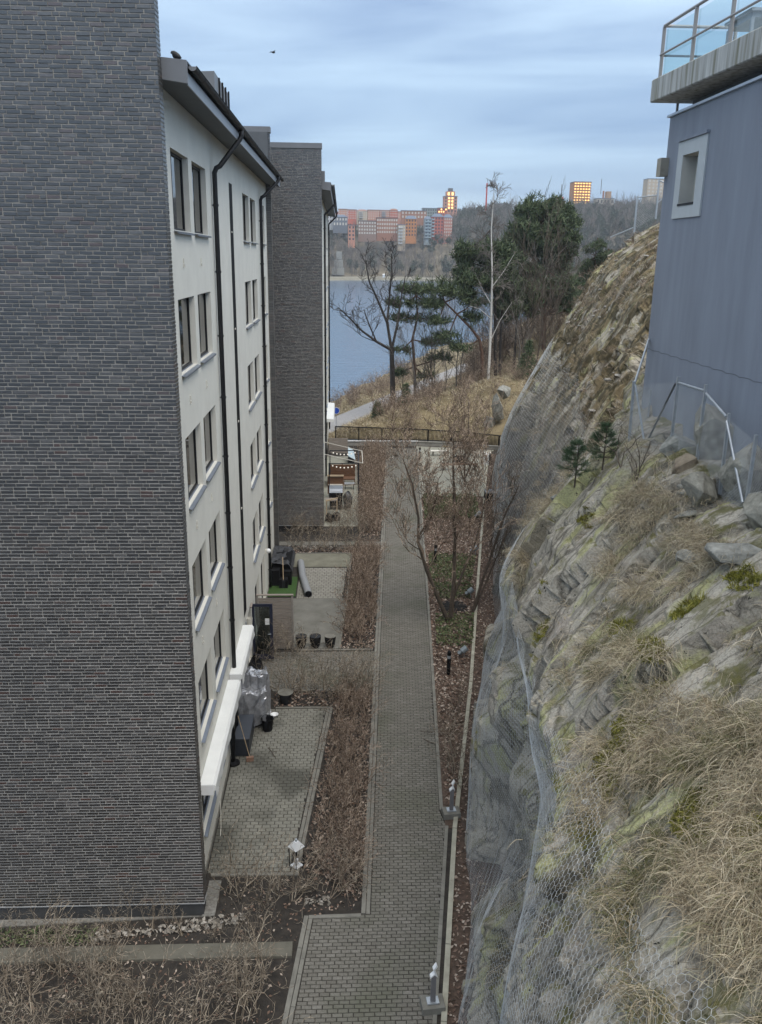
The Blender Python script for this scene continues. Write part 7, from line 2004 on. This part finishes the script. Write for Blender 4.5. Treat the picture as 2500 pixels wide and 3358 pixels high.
# (positions: pairs of image checks at about 760-900 m)
B_('apartment_house', 'red block with glass balconies and a blue hipped roof above the rocky slope', 84.5, 800, 10.5, 13, 17, 6, 4, RED, hip=3, balc=(0,), z=32.5)
B_('apartment_house', 'pale blue-grey glazed wing with stacked balconies left of the red block', 76, 799, 6, 13, 16, 6, 2, GLASSB, hip=2.5, balc=(0, 1), z=31.5)
B_('apartment_house', 'red block end wall with pale window columns at the right of the glazed wing', 94, 801, 7.5, 12, 16.5, 6, 4, bc('salmon_wall', (.45, .18, .13)), WIN_W, hip=3, z=32.5)
B_('apartment_house', 'orange ochre block with pale stair tower on the slope', 61, 802, 10, 13, 15, 5, 4, ORANGE, hip=3, z=32.5)
B_('apartment_house', 'cream block with rounded balconies at the foot of the orange block', 52.5, 796, 6.5, 12, 16, 6, 3, CREAM, WIN_W, balc=(0, 1), z=26)
B_('apartment_house', 'brown brick block with rows of large pale windows', 40, 806, 19, 13, 13.5, 4, 9, BRICKF, WIN_W, roof=bc('dark_roof', (.08, .08, .09)), z=34.5, winw=.6)
B_('apartment_house', 'lower brown brick block stepping down the slope to the left', 22, 800, 16, 13, 11.5, 4, 7, bc('brown_brick', (.24, .155, .12)), WIN_W, roof=bpy.data.materials['dark_roof'], z=33.5, winw=.6)
B_('apartment_house', 'narrow pale brick tower at the left end of the brown blocks', 8, 796, 6, 8, 13, 4, 2, PINK, z=28)
B_('row_house', 'dark blue low house between the trees at the left', -2, 820, 13, 9, 8, 2, 5, bc('dark_blue_wall', (.13, .15, .18)), WIN_W, hip=2, z=41)
B_('row_house', 'pale low house with a tiled roof at the far left', -12, 830, 10, 9, 7, 2, 4, WHITEF, hip=2.5, roof=REDROOF, z=44)
xs0 = -14
for k, (wd, hh, m_, lb) in enumerate(((10, 13, RED, 'red terrace block at the left end of the skyline row'), (9, 15, PINK, 'second block of the skyline row, pink with a raised gable'), (9, 17, bc('bright_red', (.50, .12, .07)), 'bright red tower of the skyline row'), (11, 13, CREAM, 'pale cream block of the skyline row between red ones'), (12, 17, PINK, 'tall pink block in the middle of the skyline row'), (10, 14, bc('rose_wall', (.50, .22, .15)), 'rose block with balconies in the skyline row'), (8, 18, bpy.data.materials['bright_red'], 'tall red stair tower of the skyline row'), (11, 12, PINK, 'low pink block right of the red stair tower'), (11, 14, CREAM, 'cream block with an arched gable near the right end of the skyline row'))):
    B_('apartment_house', lb, xs0 + wd / 2, 900, wd - .3, 12, hh * .52, 4, 5, m_, WIN_W, roof=REDROOF, hip=1.5 if k % 3 == 0 else 0, z=50.2 + (1.4 if k % 2 else 0), balc=(1, 2) if k in (3, 5, 8) else None, winw=.42); xs0 += wd
B_('apartment_house', 'grey-green and red flat block between the skyline row and the round-topped tower', 86, 890, 14, 12, 8.5, 3, 6, TEAL, z=52.5)
B_('apartment_house', 'red flat block with golden sunset reflections in its windows right of the grey-green one', 98.5, 890, 9, 12, 9, 4, 4, bpy.data.materials['bright_red'], z=52.5, lit={(2, 0), (2, 1), (2, 2), (3, 1), (3, 3)})
B_('low_house', 'long low brown house with lit windows below the skyline row', 68, 860, 24, 10, 7, 2, 8, BRICKF, WIN_W, z=50)
tw_ = B_('tower_house', 'stepped pink tower with golden sunset reflections in its windows on the skyline', 107.5, 900, 13, 13, 15, 5, 4, PINK, z=58, lit={(f, k) for f in range(1, 5) for k in (1, 2)})
MB().box(103.2, 111.8, 902, 911, 73.5, 78).build('upper_storey', PINK, tw_); MB().box(105.3, 109.7, 903, 910, 78, 81).build('roof_lantern', GREYMETAL, tw_)
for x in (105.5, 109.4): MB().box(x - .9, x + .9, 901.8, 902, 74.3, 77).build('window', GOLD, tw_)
rt_ = B_('tower_block', 'round orange tower block with golden sunset reflections on the wooded ridge', 240, 905, 17, 17, 21, 8, 6, ORANGE, z=68, lit='all', winw=.6, winh=.4)
for f in range(8): MB().box(231, 249, 903.6, 904.9, 68 + f * 2.62 + 1.9, 68 + f * 2.62 + 2.5).build('balcony_band', BRICKF, rt_)
vl = B_('villa', 'pale stone villa with a small tower on the ridge', 257, 880, 17, 12, 10, 2, 5, bc('stone_wall', (.40, .36, .29)), z=62, winw=.4); MB().box(258.5, 263, 882, 888, 72, 79).build('tower', bc('villa_tower', (.40, .25, .15)), vl); MB().box(255, 256.3, 883, 884.5, 72, 79.5).build('chimney', BRICKF, vl)
B_('tower_block', 'sunlit cream and orange slab block at the right edge of the ridge', 316, 905, 20, 14, 20, 6, 5, CREAM, WIN_W, z=73)
for lb, x, y, z0, z1, w, m_ in (('tall red crane mast behind the birch', 143, 900, 50, 86, 1.3, bc('mast_red', (.5, .05, .04))), ('thin grey radio mast with a red cabin on the ridge', 218, 900, 62, 86, .7, GREYMETAL), ('thin far mast right of the orange tower', 259, 905, 78, 92, .5, GREYMETAL)):
    t = thing('mast', lb, 'mast', (x, y, z0)); MB().box(x - w / 2, x + w / 2, y - w / 2, y + w / 2, z0, z1).build('pole', m_, t)
    if 'cabin' in lb: MB().box(x - 3.5, x + 2, y - 2, y + 2, 72, 74.5).build('cabin', bpy.data.materials['mast_red'], t)
ob = thing('stone_monument', 'pale stepped stone block tower at the far waterside', 'monument', (-3.6, 722, 2))
for k, (w, z0, z1) in enumerate(((10, 0, 6), (7.5, 6, 12), (5.5, 12, 18.5))): MB().box(-3.6 - w / 2 + k * .6, -3.6 + w / 2 + k * .3, 722, 722 + w, z0, z1).build('stone_block', PALEROCK, ob, bevel=.4)
wb = thing('boat_house', 'tiny white house on the far strand', 'house', (34, 728, -1)); MB().box(33, 34.8, 728, 730, -1.4, .6).build('wall', WHITE, wb); MB().add([(32.8, 727.7, .6), (35, 727.7, .6), (35, 730.3, .6), (32.8, 730.3, .6), (32.8, 729, 1.5), (35, 729, 1.5)], [(0, 1, 5, 4), (2, 3, 4, 5), (0, 4, 3), (1, 2, 5)]).build('roof', WHITEF, wb)
# far trees: small forms copied; the rest of the wood as one mass
FB, FP_ = [], []
for k in range(4):
    rnd_ = random.Random(900 + k); S = Segs(); tips = []
    grow(S, tips, (0, 0, -.5), (0, 0, 1), 12, .22, 2, dict(segs=4, wander=.08, up=.15, kids=[2, 2, 2], prob=.9, spread=.55, lr=.5, rr=.5, rmin=.06, taper=.35, first=1), rnd_)
    FB.append(segs_arrays(S, 3))
for k in range(3):
    rnd_ = random.Random(950 + k); C = []
    for _ in range(70):
        a, th, q = rnd_.uniform(0, 6.28), math.acos(rnd_.uniform(-1, 1)), rnd_.uniform(.4, 1) ; C.append((2.7 * q * math.sin(th) * math.cos(a), 2.7 * q * math.sin(th) * math.sin(a), 8.5 + 3.8 * q * math.cos(th)))
    V, F = sprays(C, np.tile([[0, 0, .5]], (len(C), 1)), 1.5, .35, 3, NEEDLE, .9); tv = np.array([(.2 * math.cos(a), .2 * math.sin(a), z) for z in (-1, 9) for a in (0, 2.09, 4.19)])
    FP_.append((np.concatenate([V, tv]), np.concatenate([F, np.array([[0, 1, 4, 3], [1, 2, 5, 4], [2, 0, 3, 5]]) + len(V)])))
FARTWIG = mat_rand('far_bare_tree', [(0, (.085, .070, .056)), (.5, (.15, .128, .108)), (1, (.24, .215, .19))], rough=.9, grain=.1, gscale=.5, bump=0)
FARPINE = mat_rand('far_pine', [(0, (.022, .038, .022)), (.5, (.038, .058, .032)), (1, (.06, .08, .045))], rough=.9, grain=.15, gscale=.3, bump=0)
fr_ = random.Random(55); near_, mass = [], {'b': [], 'p': []}
n = 0
while n < 3600:
    x = fr_.uniform(-45, 345); y0 = shore_y(x); y = y0 + fr_.uniform(17, 300)
    if 690 > y and x > 110 and y < 640: continue
    d = y - y0
    # open rock faces, lawns and the ground the houses stand on
    if x < 100 and 785 < y < 830 and -20 < x < 100 and fr_.random() < .3: continue
    if x < 112 and y > 896 and fr_.random() < .8: continue
    if x < 110 and 58 < d < 80 and fr_.random() < .3: continue
    pn = fr_.random() < (.72 if x > 100 or d > 110 else .28)
    s = fr_.uniform(.7, 1.15) * (1.0 if not (x < 100 and d > 60) else .75)
    (near_ if n % 10 == 0 else mass['p' if pn else 'b']).append((pn, x, y, s)); n += 1
fm = {}
for pn, x, y, s in near_[:270]:
    k = (pn, fr_.randrange(3)); nm = 'far_pine' if pn else 'far_leafless_tree'
    if k not in fm:
        V, F = (FP_ if pn else FB)[k[1]]; o = np_mesh(nm, V, F, FARPINE if pn else FARTWIG, world=False); fm[k] = o
    else: o = fm[k].copy(); col.objects.link(o)
    o.location = (x, y, fz(x, y) - .4); o.rotation_euler = (0, 0, fr_.uniform(0, 6.28)); o.scale = (s, s, s)
    tag(o, 'dark pine in the wood on the far shore' if pn else 'grey leafless tree in the wood on the far shore', 'tree', 'trees on the far shore')
for key, T_, m_, nm in (('b', FB, FARTWIG, 'far_leafless_wood'), ('p', FP_, FARPINE, 'far_pine_wood')):
    V, F = merge(T_, [(fr_.randrange(len(T_)), x, y, fz(x, y) - .4, fr_.uniform(0, 6.28), s) for pn, x, y, s in mass[key]])
    tag(np_mesh(nm, V, F, m_), kind='stuff')

# ------------------------------------------------------------------ thin evening air
hz = MB().box(-2600, 2600, -700, 3100, -40, 130).build('haze', PLASTER)
hm = bpy.data.materials.new('haze_air'); hm.use_nodes = True
hn = hm.node_tree; hn.nodes.clear()
ho = hn.nodes.new('ShaderNodeOutputMaterial'); hv = hn.nodes.new('ShaderNodeVolumePrincipled')
hv.inputs['Color'].default_value = (.86, .91, 1, 1); hv.inputs['Density'].default_value = 0.00022; hv.inputs['Anisotropy'].default_value = 0.0
hn.links.new(hv.outputs[0], ho.inputs['Volume'])
hz.data.materials.clear(); hz.data.materials.append(hm)
tag(hz, kind='stuff')
